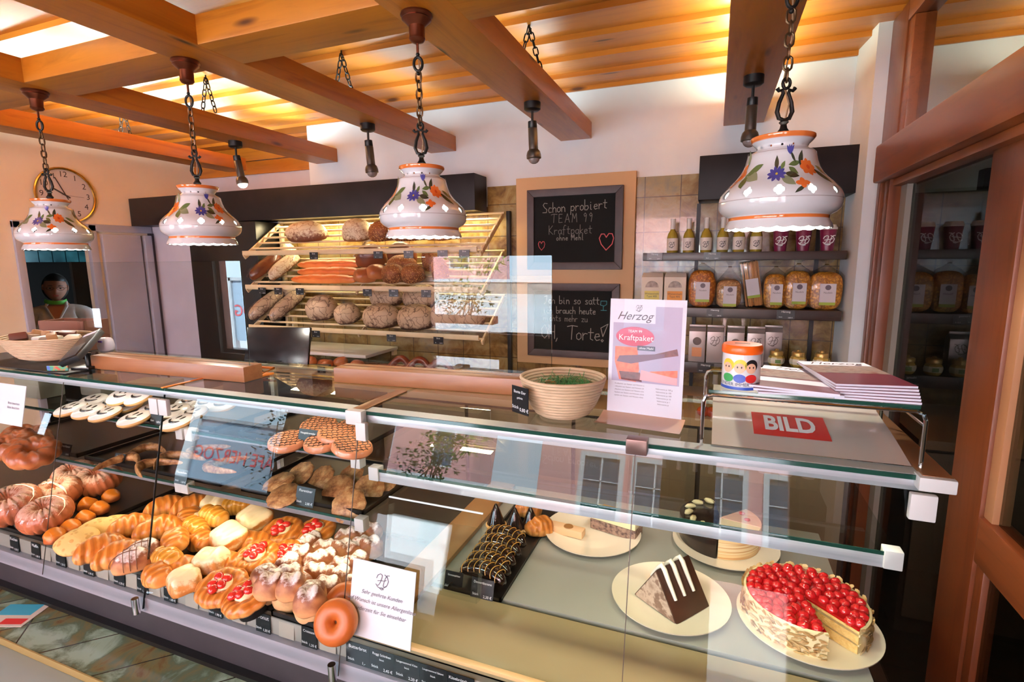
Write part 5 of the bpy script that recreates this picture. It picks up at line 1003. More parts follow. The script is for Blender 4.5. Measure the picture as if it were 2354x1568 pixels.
for px, py, r, lf, l in ((643, 1221, .2, 0, 'left berry pastry in the back row'), (722, 1220, -.3, 0, 'right berry pastry in the back row'), (583, 1281, 0, .01, 'berry pastry in the middle of the tray'), (652, 1278, .6, 0, 'berry pastry half under the sugared buns'), (502, 1349, .3, .006, 'left berry pastry in the front row'), (562, 1372, -.5, .006, 'right berry pastry in the front row, below the sugared buns')):
    e = empty('berry_pastry', deck(px, py, DZ+.004, lf), (rad(16), 0, r), label=l+', cream and red berries', cat='pastry', group='berry cream pastries', scale=.95)
    obj('puff_rim', RIMM, e, scale=(1, .92, 1)); obj('base', MB().disc(.05, .006, 24).disc(.05, .002, 24, up=False).mesh('base', GOLDEN2) if l.startswith('left berry pastry in the back') else bpy.data.meshes['base'], e); obj('cream', CRM, e, (0, 0, .026))
    for a, rr in ((.5, .017), (2.2, .017), (3.9, .018), (5.4, .016), (4.6, .03) if px != 583 else (1.3, .03)): obj('berry', BER, e, (rr*cos(a), rr*sin(a)*.9, .041), (0, 0, a))
# sugared plaits and buns
SGL = [(697, 1252, 0, 1), (685, 1280, .01, 0), (655, 1305, .02, 0), (727, 1290, .02, 1), (722, 1322, .01, 1), (692, 1337, .0, 0), (607, 1352, .05, 0), (660, 1352, .05, 0), (703, 1385, .055, 0), (640, 1330, .045, 1), (740, 1358, .02, 0), (768, 1335, .01, 0), (782, 1306, .0, 1), (776, 1270, .0, 0), (745, 1265, 0, 1), (800, 1235, 0, 1), (836, 1222, 0, 1), (845, 1262, 0, 0), (812, 1262, 0, 1), (815, 1300, 0, 0), (815, 1335, 0, 1)]
SD = ['with a round knob at the back', 'behind the front bun pile', 'leaning on the berry pastry', 'in the middle of the pile', 'in the middle front of the pile', 'between the front buns', 'topping the leftmost front bun', 'topping the second front bun', 'topping the third front bun', 'resting behind the leftmost front bun', 'left of the donut', 'behind the donut', 'right of the pile by the glass seam', 'at the back right by the seam', 'with a sugared ridge at the back', 'right of the glass seam, rear left', 'right of the glass seam, rearmost', 'right of the glass seam under the acrylic pocket', 'right of the glass seam, in the middle', 'right of the glass seam above the notice card', 'just behind the notice card']
for (px, py, lf, k), d_ in zip(SGL, SD):
    pp('sugared_bun', SB2 if k else SB, px, py, rp.uniform(.2, 1.4), 'sugar dusted bun '+d_, lf, group='sugar dusted buns')
for px, py, l in ((604, 1395, 'leftmost'), (655, 1412, 'second'), (706, 1437, 'third')):
    obj('tall_bun', TALLB, None, deck(px, py-34, DZ-.0), (0, 0, rz()), 1.0, '%s tall pale bun standing at the front glass, sugared on top' % l, 'pastry', 'tall buns at the front')
for px, py, rx_, lf, l in ((770, 1415, rad(62), .045, 'orange brown donut standing upright at the seam, in front'), (790, 1380, rad(50), .035, 'sugary donut behind the upright front donut')):
    obj('donut', DON, None, deck(px, py, DZ, lf), (rx_, 0, .3), .88, l, 'pastry', 'donuts')
for px, py, r, l in ((163, 1238, .8, 'flat pale seeded biscuit at the front left of the tray'), (214, 1212, .8, 'flat pale seeded biscuit leaning behind the front one'), (250, 1206, .8, 'yellow biscuit half hidden beside the upright croissant')):
    pp('seeded_biscuit', FLAT, px, py, r, l, .012, rad(30), group='seeded biscuits')
for px, py, l in ((290, 1292, 'left half of the crossed pair'), (318, 1270, 'right half of the crossed pair')):
    e = empty('scored_pastry', deck(px, py, DZ+.004, .012), (rad(10), 0, .9), label='sugared pastry with dark crossing lines, '+l, cat='pastry', group='scored sugared pastries'); obj('body', puff('body', SUGAR, .05, .034, .04, 1, 12, .8), e)
    for s in (-.015, .0, .015): obj('scoring', MB().tube([(s, .035*cos(a), .012+.0425*sin(a)) for a in [pi*i/10 for i in range(11)]], .0012, 5).mesh('scoring', LATT), e)
    obj('scoring', MB().tube([(.051*cos(a), 0, .012+.041*sin(a)) for a in [pi*i/12 for i in range(13)]], .0012, 5).mesh('scoring', LATT), e)
# bundt cakes, muffins, bags at the left end of the case
for px, py, s, l in ((165, 1098, 1, 'left bundt cake of the rear pair, under the grey reflection'), (222, 1110, 1.1, 'right bundt cake of the rear pair with deep flutes')):
    obj('bundt_cake', BUN_, None, deck(px, py, DZ, .02), (rad(14), 0, .2), s, l, 'cake', 'small bundt cakes')
for px, py, s, l in ((128, 1140, 1.05, 'bundt cake wrapped in film in front of the rear pair'), (100, 1190, 1.05, 'bundt cake wrapped in film at the front left'), (22, 1172, 1.2, 'bundt cake wrapped in film at the left picture edge')):
    e = empty('wrapped_bundt_cake', deck(px, py, DZ, .02), (rad(14), 0, .2), label=l, cat='cake', group='wrapped bundt cakes', scale=s); obj('cake', BUN_, e)
    obj('film', MB().blob((.075, .072, .045), 24, 14, M_=TR(0, 0, .035), fn=lambda d: 1+.06*noise.noise(d*5)).mesh('film', glass('thin_film', (.95, .94, .94), .9, .06) if s == 1.05 and px == 128 else bpy.data.materials['thin_film'], ang=2), e)
for px, py, l in ((183, 1190, 'orange muffin in front of the fluted bundt cakes'), (218, 1168, 'orange muffin behind the lone orange one'), (245, 1140, 'dark orange muffin below the right bundt cake'), (112, 1232, 'orange muffin at the front left corner of the case'), (190, 1158, 'muffin between the bundt cakes and the front muffins'), (150, 1212, 'pinkish muffin behind the front left one')):
    obj('muffin', MUF, None, deck(px, py, DZ), (0, 0, rz()), 1.1, l, 'muffin', 'small muffins')
obj('baking_tray', traymesh(.5, .42).mesh('baking_tray', TRAYM), None, (-2.12, 1.1, .790), label='black tray under the bundt cakes', cat='tray', group='black baking trays')
# upper shelves of the left half
ZS1, ZS2 = 1.004, 1.172
for (x, y, z, w, d, l) in ((-1.02, 1.17, ZS2, .40, .30, 'tray of patterned nougat cookies on the upper shelf'), (-1.02, 1.17, ZS1, .42, .30, 'tray of florentines on the lower shelf'), (-1.62, 1.18, ZS2, .62, .32, 'black tray of smiling cookies on the upper shelf'), (-1.62, 1.18, ZS1, .62, .32, 'dark tray of curved biscuits on the lower shelf')):
    obj('baking_tray', traymesh(w, d, .012).mesh('baking_tray', TRAYM), None, (x, y, z), label=l, cat='tray', group='black baking trays')
SMI = M('white_icing', srgb(226, 220, 220), .25, coat=.4); CHOC = M('chocolate_print', srgb(34, 22, 20), .3); BISC = M('biscuit_base', srgb(206, 160, 100), .6)
SM_B = MB().lathe([(0, 0), (.04, 0), (.046, .006), (.045, .012)], 32).mesh('biscuit', BISC); SM_I = MB().lathe([(.045, .012), (.04, .0165), (.0, .018)], 32).mesh('icing', SMI)
def smile():
    b = MB()
    for s in (-1, 1): b.blob((.0045, .0105, .0012), 12, 6, M_=TR(s*.0105, .014, .0178))
    pts = [(.024*cos(a), .024*sin(a)*.8+.004, .0178) for a in [pi*(1.1+.8*i/12) for i in range(13)]]; b.tube(pts, [.001+.0032*sin(pi*i/12) for i in range(13)], 6); return b.mesh('face', CHOC)
SMF = smile()
SMP = [(282, 902), (322, 903), (214, 914), (255, 921), (293, 926), (163, 932), (204, 937), (243, 943), (309, 954), (352, 933), (402, 937), (435, 916), (472, 921), (510, 924), (443, 943), (408, 962)]
SMD = ['back row, left of the grey clip', 'back row, right beside the first', 'left group, middle row left', 'left group, middle row centre', 'left group, middle row right', 'left group, leftmost at the front', 'left group, front row centre', 'left group, front row right', 'standing alone left of the black tag', 'behind the black tag', 'crossing the dark glass seam', 'right of the grey clip, left of three', 'right of the grey clip, middle of three', 'right of the grey clip, right of three', 'right group, under the three', 'right group, frontmost right of the tag']
for i, ((px, py), l) in enumerate(zip(SMP, SMD)):
    dz = .05 if i < 2 else .012; q = P(px, py, z=ZS2+dz+.012); e = empty('smiling_cookie', (q.x, q.y, ZS2+dz-.008), (rad(14 if i > 1 else 24), 0, rp.uniform(-.2, .3)), label='white iced smiling cookie, '+l, cat='cookie', group='smiling cookies')
    obj('biscuit', SM_B, e); obj('icing', SM_I, e); obj('face', SMF, e)
NOU = M('nougat_icing', srgb(196, 126, 88), .3, coat=.3); NC = MB().lathe([(0, 0), (.046, 0), (.05, .006), (.049, .014), (.046, .018), (0, .0185)], 36, fn=lambda a, r, z, j: (r*(1+.015*sin(a*18)), z)).mesh('cookie_body', NOU)
def web():
    b = MB()
    for k in range(-3, 4):
        pts = []
        for i in range(17):
            u = -1+i/8; x = k*.0125+.0025*sin(u*14); y = u*.046
            if math.hypot(x, y) < .046: pts.append((x, y, .0190))
        b.tube(pts, .0007, 4) if len(pts) > 1 else 0
    for k in range(-3, 4):
        pts = [(u*.046, k*.0125+.004*abs(sin(u*10)), .0190) for u in [-1+i/12 for i in range(25)] if math.hypot(u*.046, k*.0125+.004*abs(sin(u*10))) < .046]
        b.tube(pts, .0007, 4) if len(pts) > 1 else 0
    return b.mesh('chocolate_web', CHOC)
WEB = web()
for i, (px, py, dz, l) in enumerate(((733, 974, .02, 'at the back of the tray, left'), (805, 980, .02, 'at the back of the tray, right'), (662, 1010, .0, 'leftmost, half behind the black tag'), (745, 1010, .012, 'right of the black tag'), (808, 1024, .012, 'frontmost, crossed by the glass seam'), (775, 993, .026, 'lying on top in the middle'))):
    q = P(px, py, z=ZS2+dz+.018); e = empty('nougat_cookie', (q.x, q.y, ZS2+dz+.004), (rad(10), rad(rp.uniform(-8, 8)), rp.uniform(0, 1)), label='brown nougat cookie with dark web pattern, '+l, cat='cookie', group='nougat cookies'); obj('cookie_body', NC, e); obj('chocolate_web', WEB, e)
FLO = MN('florentine_almond', [(.3, srgb(96, 52, 30)), (.5, srgb(166, 116, 70)), (.7, srgb(200, 160, 108))], 60, 4, .4, bp=.8, bd=.004, bs=70)
FC = MB().lathe([(0, 0), (.042, 0), (.046, .004), (.043, .009), (0, .010)], 36, fn=lambda a, r, z, j: (r*(1+.03*sin(a*9)+.02*sin(a*17)), z)).mesh('florentine', [FLO, CHOC], ang=1.2)
FCD = MB().lathe([(0, -.003), (.04, -.003), (.044, .002)], 30).mesh('chocolate_base', CHOC)
for i, (px, py, t, l) in enumerate(((653, 1128, 20, 'left of the black tag at the front'), (690, 1080, 35, 'behind the black tag'), (738, 1090, 40, 'in the middle of the tray'), (806, 1086, 40, 'at the back right of the tray'), (848, 1112, 42, 'near the right edge of the tray'), (777, 1112, 36, 'left of the front round one'), (802, 1148, 50, 'round and frontmost at the glass seam'), (640, 1100, 20, 'at the left end of the tray'), (880, 1096, 30, 'at the far right end of the tray'))):
    q = P(px, py, z=ZS1+.03); e = empty('florentine', (q.x, q.y, ZS1+.012), (rad(t), 0, rp.uniform(-.3, .3)), label='almond florentine '+l, cat='cookie', group='florentines'); obj('almond_top', FC, e); obj('chocolate_base', FCD, e)
HORN = croissant('curved_biscuit', FLO, .06, .014, 1.6)
for i, (px, py, l) in enumerate(((300, 1052, 'left'), (340, 1030, 'middle'), (385, 1050, 'right'), (330, 1070, 'front'), (440, 1040, 'right of the dark seam'), (480, 1075, 'right of the blue reflection'))):
    q = P(px, py, z=ZS1+.02); obj('curved_biscuit', HORN, None, (q.x, q.y, ZS1+.016), (0, 0, .6+i*.3), 1, 'curved nutty biscuit on the dim lower shelf, %s one' % l, 'cookie', 'curved biscuits')
TW = ring('twisted_pastry', B_ROLL, .032, .02, .9, 9, .3, 1)
for i, (px, py, l) in enumerate(((28, 988, 'left'), (72, 1005, 'right'), (52, 975, 'rear'))):
    q = P(px, py, z=1.09); obj('twisted_pastry', TW, None, (q.x, q.y, ZS1+.014), (rad(20), 0, i), 1.3, 'brown twisted ring pastry at the left picture edge, %s one' % l, 'pastry', 'twisted ring pastries')
obj('baking_tray', traymesh(.5, .32).mesh('baking_tray', TRAYM), None, (-2.22, 1.18, ZS1), label='black tray under the twisted ring pastries', cat='tray', group='black baking trays')
for i, (px, py, z, s, l) in enumerate(((35, 902, ZS2, (.15, .08, .1), 'upper grey paper package at the left edge of the case'), (62, 925, ZS2, (.1, .07, .07), 'small grey paper package beside the upper one'), (45, 960, ZS2, (.17, .1, .045), 'flat grey paper package above the twisted pastries'))):
    q = P(px, py, z=z+.03); obj('paper_package', MB().cb((0, 0, s[2]/2), s).mesh('paper_package', M('grey_wrapping', srgb(104, 100, 90), .6) if i == 0 else bpy.data.materials['grey_wrapping'], bev=.008), None, (q.x-.02*i, 1.10+.09*i, z), (0, 0, .1*i), label=l, cat='package')
def case_tag(px, py, z, t, pr, l, w=.062, h=.05, **k): q = P(px, py, z=z+.02); price_tag((q.x, q.y, z), w, h, t, pr, l, group='black tags inside the case', tilt=rad(18), **k)
case_tag(702, 1015, ZS2, 'Nougatkremtaler', '1,20 €', 'black tag reading Nougatkremtaler', .060, .05); case_tag(697, 1148, ZS1, 'Florentiner', '2,00 €', 'black tag reading Florentiner', .062, .05)
case_tag(355, 960, ZS2, 'Smiley', '1,00 €', 'black tag among the smiling cookies', .05, .042); case_tag(412, 1098, ZS1, 'Nussecken', '1,50 €', 'black tag right of the dark seam on the lower shelf', .05, .042); case_tag(145, 1035, ZS1, 'Amerikaner', '1,20 €', 'black tag at the left of the lower shelf', .06, .04); case_tag(270, 1058, ZS1, 'Vanillekipferl', '1,50 €', 'black tag in the middle of the lower shelf', .05, .04)
# ---------------------------------------------------------------- cream cakes on the right
ZD = .800
et = empty('dessert_tray', (-.535, 1.37, ZD), label='narrow black tray of chocolate desserts on the grey deck', cat='tray'); obj('sheet', traymesh(.15, .56, .010).mesh('sheet', TRAYM), et)
DCH = M('glossy_dark_chocolate', srgb(38, 20, 14), .12, coat=.6); CAR = M('caramel_drizzle', srgb(206, 150, 70), .25)
def banana_mesh():
    return MB().tube([(.062*t, .014*(1-t*t), .018+.012*(1-t*t)) for t in [-1+i/8 for i in range(17)]], [.022*(1-abs(-1+i/8)**3*.65) for i in range(17)], 14).mesh('chocolate_coat', DCH, ang=2)
BAN = banana_mesh(); rd = random.Random(4)
DRZ = MB()
for k in range(7):
    x = -.048+k*.016; DRZ.tube([(x+.004*sin(a*2), .014*(1-(x/.062)**2)+.0235*cos(a), .018+.012*(1-(x/.062)**2)+.0235*sin(a)) for a in [pi*(.05+.9*i/10) for i in range(11)]], .0011, 5)
DRZ = DRZ.mesh('drizzle', CAR)
for i, (px, py, l) in enumerate(((1142, 1235, 'rearmost'), (1132, 1256, 'second from the back'), (1120, 1278, 'middle'), (1112, 1300, 'second from the front'), (1106, 1322, 'frontmost'))):
    q = P(px, py, z=ZD+.035); e = empty('chocolate_banana', (-.535+.003*(i-2), q.y, ZD+.011), (0, 0, -.12), label='chocolate coated banana dessert with caramel drizzle, '+l, cat='dessert', group='chocolate bananas', scale=1.05); obj('chocolate_coat', BAN, e); obj('drizzle', DRZ, e)
CONE = MB().lathe([(0, .07), (.004, .066), (.012, .048), (.022, .02), (.027, .006), (.024, .0), (0, 0)], 24).mesh('chocolate_cone', DCH); CONB = MB().lathe([(.03, .0), (.031, .005), (.026, .008), (0, .008)], 24).mesh('biscuit_base', BISC)
for px, py, l in ((1132, 1212, 'left'), (1176, 1222, 'middle'), (1212, 1220, 'right')):
    q = P(px, py, z=ZD+.02); e = empty('chocolate_cone', (q.x, q.y+.03, ZD+.010), label='pointed chocolate cone, %s one behind the bananas' % l, cat='dessert', group='chocolate cones', scale=1.1); obj('cone', CONE, e); obj('biscuit_base', CONB, e)
CHP_ = puff('cream_horn', GOLDEN, .05, .04, .03, 3, 15)
for px, py, r, l in ((1222, 1168, .3, 'rear pale puff pastry at the far end of the narrow tray'), (1246, 1208, .8, 'pale puff pastry behind the right chocolate cone')):
    q = P(px, py, z=ZD+.03); e = obj('puff_pastry', CHP_, None, (q.x-.01, q.y, ZD+.014), (.1, 0, r), 1, l, 'pastry')
case_tag(1040, 1342, ZD-.01, 'Granatsplitter', '1,80 €', 'black tag reading Granatsplitter', .052, .048); case_tag(1106, 1362, ZD-.002, 'Dessertbanane', '2,20 €', 'black tag reading Dessertbanane', .062, .05)
def plate(x, y, r, l):
    return obj('cake_plate', MB().lathe([(0, .004), (r*.55, .004), (r*.62, .005), (r*.9, .013), (r, .017), (r*1.0, .0195), (r*.9, .016), (r*.62, .008), (r*.55, .007), (0, .007)], 64).mesh('cake_plate', PORC, ang=1.5), None, (x, y, ZD-.002), label=l, cat='plate', group='cream porcelain plates')
plate(-.317, 1.49, .148, 'cream plate with one slice of layer cake, left of the four'); plate(.066, 1.56, .148, 'cream plate under the chocolate half cake, farthest back')
plate(-.066, 1.245, .143, 'cream plate under the pyramid cake slice'); plate(.238, 1.262, .150, 'cream plate under the red raspberry cake')
# raspberry cake with a slice missing
CX, CY, CR_ = .232, 1.272, .130; zt = ZD+.006; H = .062; g0, g1 = rad(-78), rad(-43)
rc = empty('raspberry_cake', (CX, CY, zt), label='round raspberry cake with red jelly, almond rim and a missing slice', cat='cake')
arc = [g1+(2*pi-(g1-g0))*i/64 for i in range(65)]
pl = [(0, 0)]+[((CR_-.006)*cos(a), (CR_-.006)*sin(a)) for a in arc]
obj('sponge', MB().prism(pl, 0, H-.006).mesh('sponge', MN('yellow_sponge', [(.3, srgb(222, 176, 96)), (.6, srgb(240, 206, 134))], 90, 3, .8, bp=.4)), rc)
pl2 = [(.0, 0)]+[((CR_-.004)*cos(a), (CR_-.004)*sin(a)) for a in arc]
for z0, z1 in ((.022, .026), (.044, .05)): obj('cream_layer', MB().prism([(x*1.004, y*1.004) for x, y in pl2], z0, z1).mesh('cream_layer', CREAMF), rc)
pj = [(0, 0)]+[((CR_-.007)*cos(a), (CR_-.007)*sin(a)) for a in arc]; JEL = M('red_jelly', srgb(176, 16, 22), .06, coat=.8)
obj('jelly', MB().prism(pj, H-.006, H).mesh('jelly', JEL, bev=.001), rc)
ALM = MN('almond_flakes', [(.3, srgb(196, 150, 92)), (.6, srgb(232, 202, 146))], 40, 3, .5); b = MB(); ra = random.Random(9)
inn = [((CR_-.005)*cos(a), (CR_-.005)*sin(a)) for a in arc]; out_ = [(CR_*cos(a), CR_*sin(a)) for a in arc]
for i in range(64): b.add([(inn[i][0], inn[i][1], 0), (inn[i+1][0], inn[i+1][1], 0), (out_[i+1][0], out_[i+1][1], 0), (out_[i][0], out_[i][1], 0), (inn[i][0], inn[i][1], H+.003), (inn[i+1][0], inn[i+1][1], H+.003), (out_[i+1][0], out_[i+1][1], H+.001), (out_[i][0], out_[i][1], H+.001)], [(3, 2, 1, 0), (4, 5, 6, 7), (0, 1, 5, 4), (2, 3, 7, 6)])
obj('cream_side', b.mesh('cream_side', CREAMF), rc); b = MB()
for i in range(620):
    a = ra.choice(arc)+ra.uniform(-.04, .04)
    if g0-.0 < ((a+pi) % (2*pi))-pi < g1: continue
    z = ra.uniform(.003, H+.004); t = ra.uniform(-.7, .7); s = ra.uniform(.005, .009); c_ = Vector((cos(a), sin(a), 0)); u = Vector((-sin(a), cos(a), 0))*cos(t)+Vector((0, 0, 1))*sin(t); w_ = c_*.5+c_.cross(u)*1.0; w_.normalize(); o_ = c_*(CR_+ra.uniform(.0, .004))+Vector((0, 0, z))
    pts = [o_+u*s*cos(k*pi/3)+w_*s*.6*sin(k*pi/3) for k in range(6)]; b.add(pts+[p+c_*.0008 for p in pts], [tuple(range(6)), tuple(reversed(range(6, 12)))])
obj('almond_flakes', b.mesh('almond_flakes', ALM, smooth=False), rc, kind='stuff', label='pale almond flakes on the rim')
RB = MB().blob((.0122, .0118, .0105), 14, 10, fn=lambda d: 1+.07*sin(d.x*14)*sin(d.z*14+d.y*9)).mesh('raspberry', M('glazed_raspberry', srgb(206, 30, 36), .1, coat=.8)); k_ = 0
for rr in (.016, .037, .058, .079, .100, .114):
    n_ = max(4, int(2*pi*rr/.0262))
    for i in range(n_):
        a = 2*pi*i/n_+rr*40
        if g0-.009/rr < ((a+pi) % (2*pi))-pi < g1+.009/rr: continue
        if k_ < 98: obj('raspberry', RB, rc, (rr*cos(a)+ra.uniform(-.002, .002), rr*sin(a)+ra.uniform(-.002, .002), H+.0005), (ra.uniform(-.4, .4), ra.uniform(-.4, .4), ra.uniform(0, 3))); k_ += 1
# pyramid slice
py_ = empty('pyramid_slice', (-.062, 1.24, ZD+.006), (0, 0, rad(-36)), label='chocolate pyramid cake slice with three white cream stripes', cat='cake')
W2, L2, H2 = .068, .06, .104
obj('cake', MB().prism([(-W2, 0), (W2, 0), (0, H2)], -L2, L2, M_=RX(pi/2)).mesh('cake', MN('dark_cocoa_side', [(.3, srgb(54, 30, 22)), (.7, srgb(78, 46, 32))], 12, 3, .35), bev=.003), py_)
for s in (-1, 1): obj('cut_face', MB().prism([(-W2*.93, .002), (W2*.93, .002), (0, H2*.95)], 0, .001, M_=TR(0, s*(L2+.0005)+(.001 if s > 0 else 0), 0) @ RX(pi/2)).mesh('cut_face', MN('marbled_taupe_cut', [(.3, srgb(150, 124, 106)), (.5, srgb(190, 168, 150)), (.6, srgb(128, 100, 84))], 40, 3, .4)), py_)
for yy in (-.04, -.008, .025):
    pts = [(-.030, yy, .066), (-.02, yy, .082), (-.008, yy, .1), (0, yy, .109), (.009, yy, .101), (.022, yy, .079), (.046, yy, .042)]
    obj('cream_stripe', MB().tube(pts, [.004, .0055, .006, .0062, .006, .0055, .004], 10).mesh('cream_stripe', M('white_cream', srgb(240, 230, 214), .4) if yy < -.03 else bpy.data.materials['white_cream']), py_)
# chocolate half cake with cream and pink side
hk = empty('chocolate_cake', (.05, 1.585, ZD+.006), (0, 0, rad(-12)), label='dark chocolate half cake with cream rosettes beside pale layered cake', cat='cake')
def sector(r, a0, a1, n=24): return [(0, 0)]+[(r*cos(a0+(a1-a0)*i/n), r*sin(a0+(a1-a0)*i/n)) for i in range(n+1)]
obj('chocolate_part', MB().prism(sector(.115, rad(110), rad(278)), 0, .075).mesh('chocolate_part', M('chocolate_glaze', srgb(30, 16, 12), .25, coat=.3), bev=.002), hk)
CRL = MN('layered_cream_sponge', [(.44, srgb(236, 204, 150)), (.5, srgb(206, 150, 96)), (.56, srgb(240, 216, 170))], 2, 0, .5, (1, 1, 60))
obj('layered_part', MB().prism(sector(.112, rad(-80), rad(0)), 0, .07).mesh('layered_part', CRL), hk); obj('pink_part', MB().prism(sector(.114, rad(0), rad(60)), 0, .072).mesh('pink_part', M('pink_cream', srgb(226, 176, 150), .4), bev=.002), hk)
for i in range(6): a = rad(122+i*26); obj('rosette', MB().blob((.017, .009, .008), 12, 8, fn=lambda d: 1+.12*sin(d.x*20)).mesh('rosette', CREAMF) if i == 0 else bpy.data.meshes['rosette'], hk, (.09*cos(a), .09*sin(a), .08), (0, 0, a+.8))
for a in (15, 45): obj('jam_dot', MB().blob((.009, .009, .004), 12, 6).mesh('jam_dot', BERRY) if a == 15 else bpy.data.meshes['jam_dot'], hk, (.075*cos(rad(a)), .075*sin(rad(a)), .076))
# layer slice on the left plate
ls = empty('layer_cake_slice', (-.25, 1.53, ZD+.006), (0, 0, rad(-14)), label='layered cake slice with yellow jelly top and nut crumb sides', cat='cake')
obj('nut_base', MB().cb((0, 0, .016), (.15, .06, .032)).mesh('nut_base', MN('nutty_grey_brown', [(.35, srgb(84, 60, 56)), (.6, srgb(160, 130, 112))], 90, 3, .6), bev=.002), ls); obj('cream', MB().cb((0, 0, .045), (.148, .058, .026)).mesh('cream', CREAMF, bev=.004), ls); obj('jelly_top', MB().cb((0, 0, .061), (.11, .05, .006)).mesh('jelly_top', M('yellow_jelly', srgb(226, 160, 50), .1, coat=.6), bev=.002), ls)
kn = empty('wafer_slice', (-.39, 1.46, ZD+.006), (0, 0, rad(-6)), label='flat pale cake strip with an oval seal beside the layer slice', cat='cake'); obj('wafer', MB().cb((0, 0, .012), (.11, .035, .024)).mesh('wafer', M('pale_peach_cream', srgb(232, 190, 146), .5), bev=.004), kn); obj('seal', MB().lathe([(0, .002), (.014, .002), (.015, 0)], 20).mesh('seal', M('brown_seal', srgb(160, 110, 60), .4)), kn, (.005, 0, .024))
# ---------------------------------------------------------------- things on the counter top
ZT = 1.3015
def guard(xa, xb, ya, yb, h, x0p, x1p, ztop, label, mt):
    ang = math.atan2(yb-ya, xb-xa); L = math.hypot(xb-xa, yb-ya); e = empty('sneeze_guard', (xa, ya, ZT), (0, 0, ang), label=label, cat='screen', group='plexiglass sneeze guards')
    obj('wooden_base', MB().box((0, 0, 0), (L, .07, h)).mesh('wooden_base', mt, bev=.004), e)
    obj('groove', MB().box((.0, .033, h), (L, .041, h+.0006)).mesh('groove', M('groove_shadowless', srgb(110, 70, 40), .7) if 'groove_shadowless' not in bpy.data.materials else bpy.data.materials['groove_shadowless']), e)
    pe = obj('plexiglass_pane', MB().box((x0p-L/2, -.002, h-.01), (x1p-L/2, .002, ztop-ZT)).mesh('plexiglass_pane', PLEXI), e, (L/2, .037, 0), (0, 0, -ang))
    obj('pane_edge', MB().box((x1p-L/2, -.0025, h), (x1p-L/2+.0008, .0025, ztop-ZT)).box((x0p-L/2, -.0025, ztop-ZT), (x1p-L/2, .0025, ztop-ZT+.0008)).mesh('pane_edge', glass('polished_edge', (.8, .9, .88), 3) if 'polished_edge' not in bpy.data.materials else bpy.data.materials['polished_edge']), pe)
guard(-1.018, -.36, 1.185, 1.225, .044, .0, .645, 1.658, 'long clear plexiglass screen on a wooden base, right of the two', W_BASE)
guard(-1.927, -1.262, 1.075, 1.092, .046, -.12, .66, 1.652, 'clear plexiglass screen on a wooden base, left of the two', W_BASE)
ot = empty('orange_money_tray', (-1.40, 1.165, ZT), (0, 0, .12), label='flat orange wooden money tray beside the left screen base', cat='tray')
obj('plate', MB().prism([(-.16, -.055), (.0, -.06), (.12, -.035), (.135, .03), (.0, .045), (-.13, .03)], 0, .006).mesh('plate', W_TRAY, bev=.002), ot); obj('rim', MB().tube([(-.16, -.055, .006), (0, -.06, .006), (.12, -.035, .006), (.135, .03, .02), (0, .045, .02), (-.13, .03, .006)], .004, 6, closed=True).mesh('rim', W_TRAY), ot)
RAT = MN('pale_rattan', [(.3, srgb(176, 152, 122)), (.7, srgb(196, 172, 142))], 30, 3, .6, (1, 1, 6))
def rattan_bowl(rx, h, k=1.0, n=13):
    b = MB()
    for i in range(n):
        t = i/(n-1); r = rx*(.52+.48*(t**.55)); z = h*t
        b.tube([(r*cos(a), r*k*sin(a), z+h/n*.5) for a in [2*pi*j/48 for j in range(48)]], h/n*.62, 8, closed=True)
    return b
def bowl(name, loc, rx, h, k, rz_, label):
    e = empty(name, loc, (0, 0, rz_), label=label, cat='bowl'); obj('woven_side', rattan_bowl(rx, h, k).mesh('woven_side', RAT, ang=2), e); obj('bottom', MB().lathe([(0, .004), (rx*.52, .004)], 32).mesh('bottom', RAT), e, scale=(1, k, 1)); return e
bw = bowl('rattan_bowl', (-.308, 1.105, ZT), .094, .083, .95, 0, 'round pale rattan bowl with green paper grass and eggs')
gm = M('green_paper_grass', srgb(30, 110, 50), .5); b = MB(); rg = random.Random(2)
for i in range(420):
    a = rg.uniform(0, 6.28); r = .068*rg.random()**.5; p = Vector((r*cos(a)*.9+.006, r*sin(a)*.8, .058+rg.uniform(0, .018))); d = Vector((rg.gauss(0, 1), rg.gauss(0, 1), rg.gauss(0, .35))).normalized()*.022; w = Vector((-d.y, d.x, 0)).normalized()*.0007
    b.add([p-d-w, p-d+w, p+Vector((0, 0, .006))+w, p+Vector((0, 0, .006))-w, p+d+w, p+d-w], [(0, 1, 2, 3), (3, 2, 4, 5)])
obj('paper_grass', b.mesh('paper_grass', gm, smooth=False), None, (-.308, 1.105, ZT), label='shredded green paper grass lying in the rattan bowl', cat='grass', kind='stuff')
for x, y, c, l in ((.01, -.035, (196, 40, 36), 'red'), (.045, .0, (40, 120, 60), 'green'), (-.03, -.0, (160, 90, 40), 'brown')):
    obj('easter_egg', MB().blob((.021, .021, .027), 18, 12).mesh('easter_egg', M('egg_'+l, srgb(*c), .15, coat=.4)), None, (-.308+x, 1.105+y, ZT+.056), (1.3, 0, x*20), label='%s dyed egg half sunk in the green paper grass' % l, cat='egg', group='dyed eggs')
q = P(1218, 925, y=1.03); price_tag((-.378, 1.018, ZT+.018), .052, .06, 'Bunte Eier', '0,80 €', 'black tag reading Bunte Eier hanging on the rattan bowl', 'gefärbt', tilt=0, rz=rad(-28), group='black tags on the counter top')
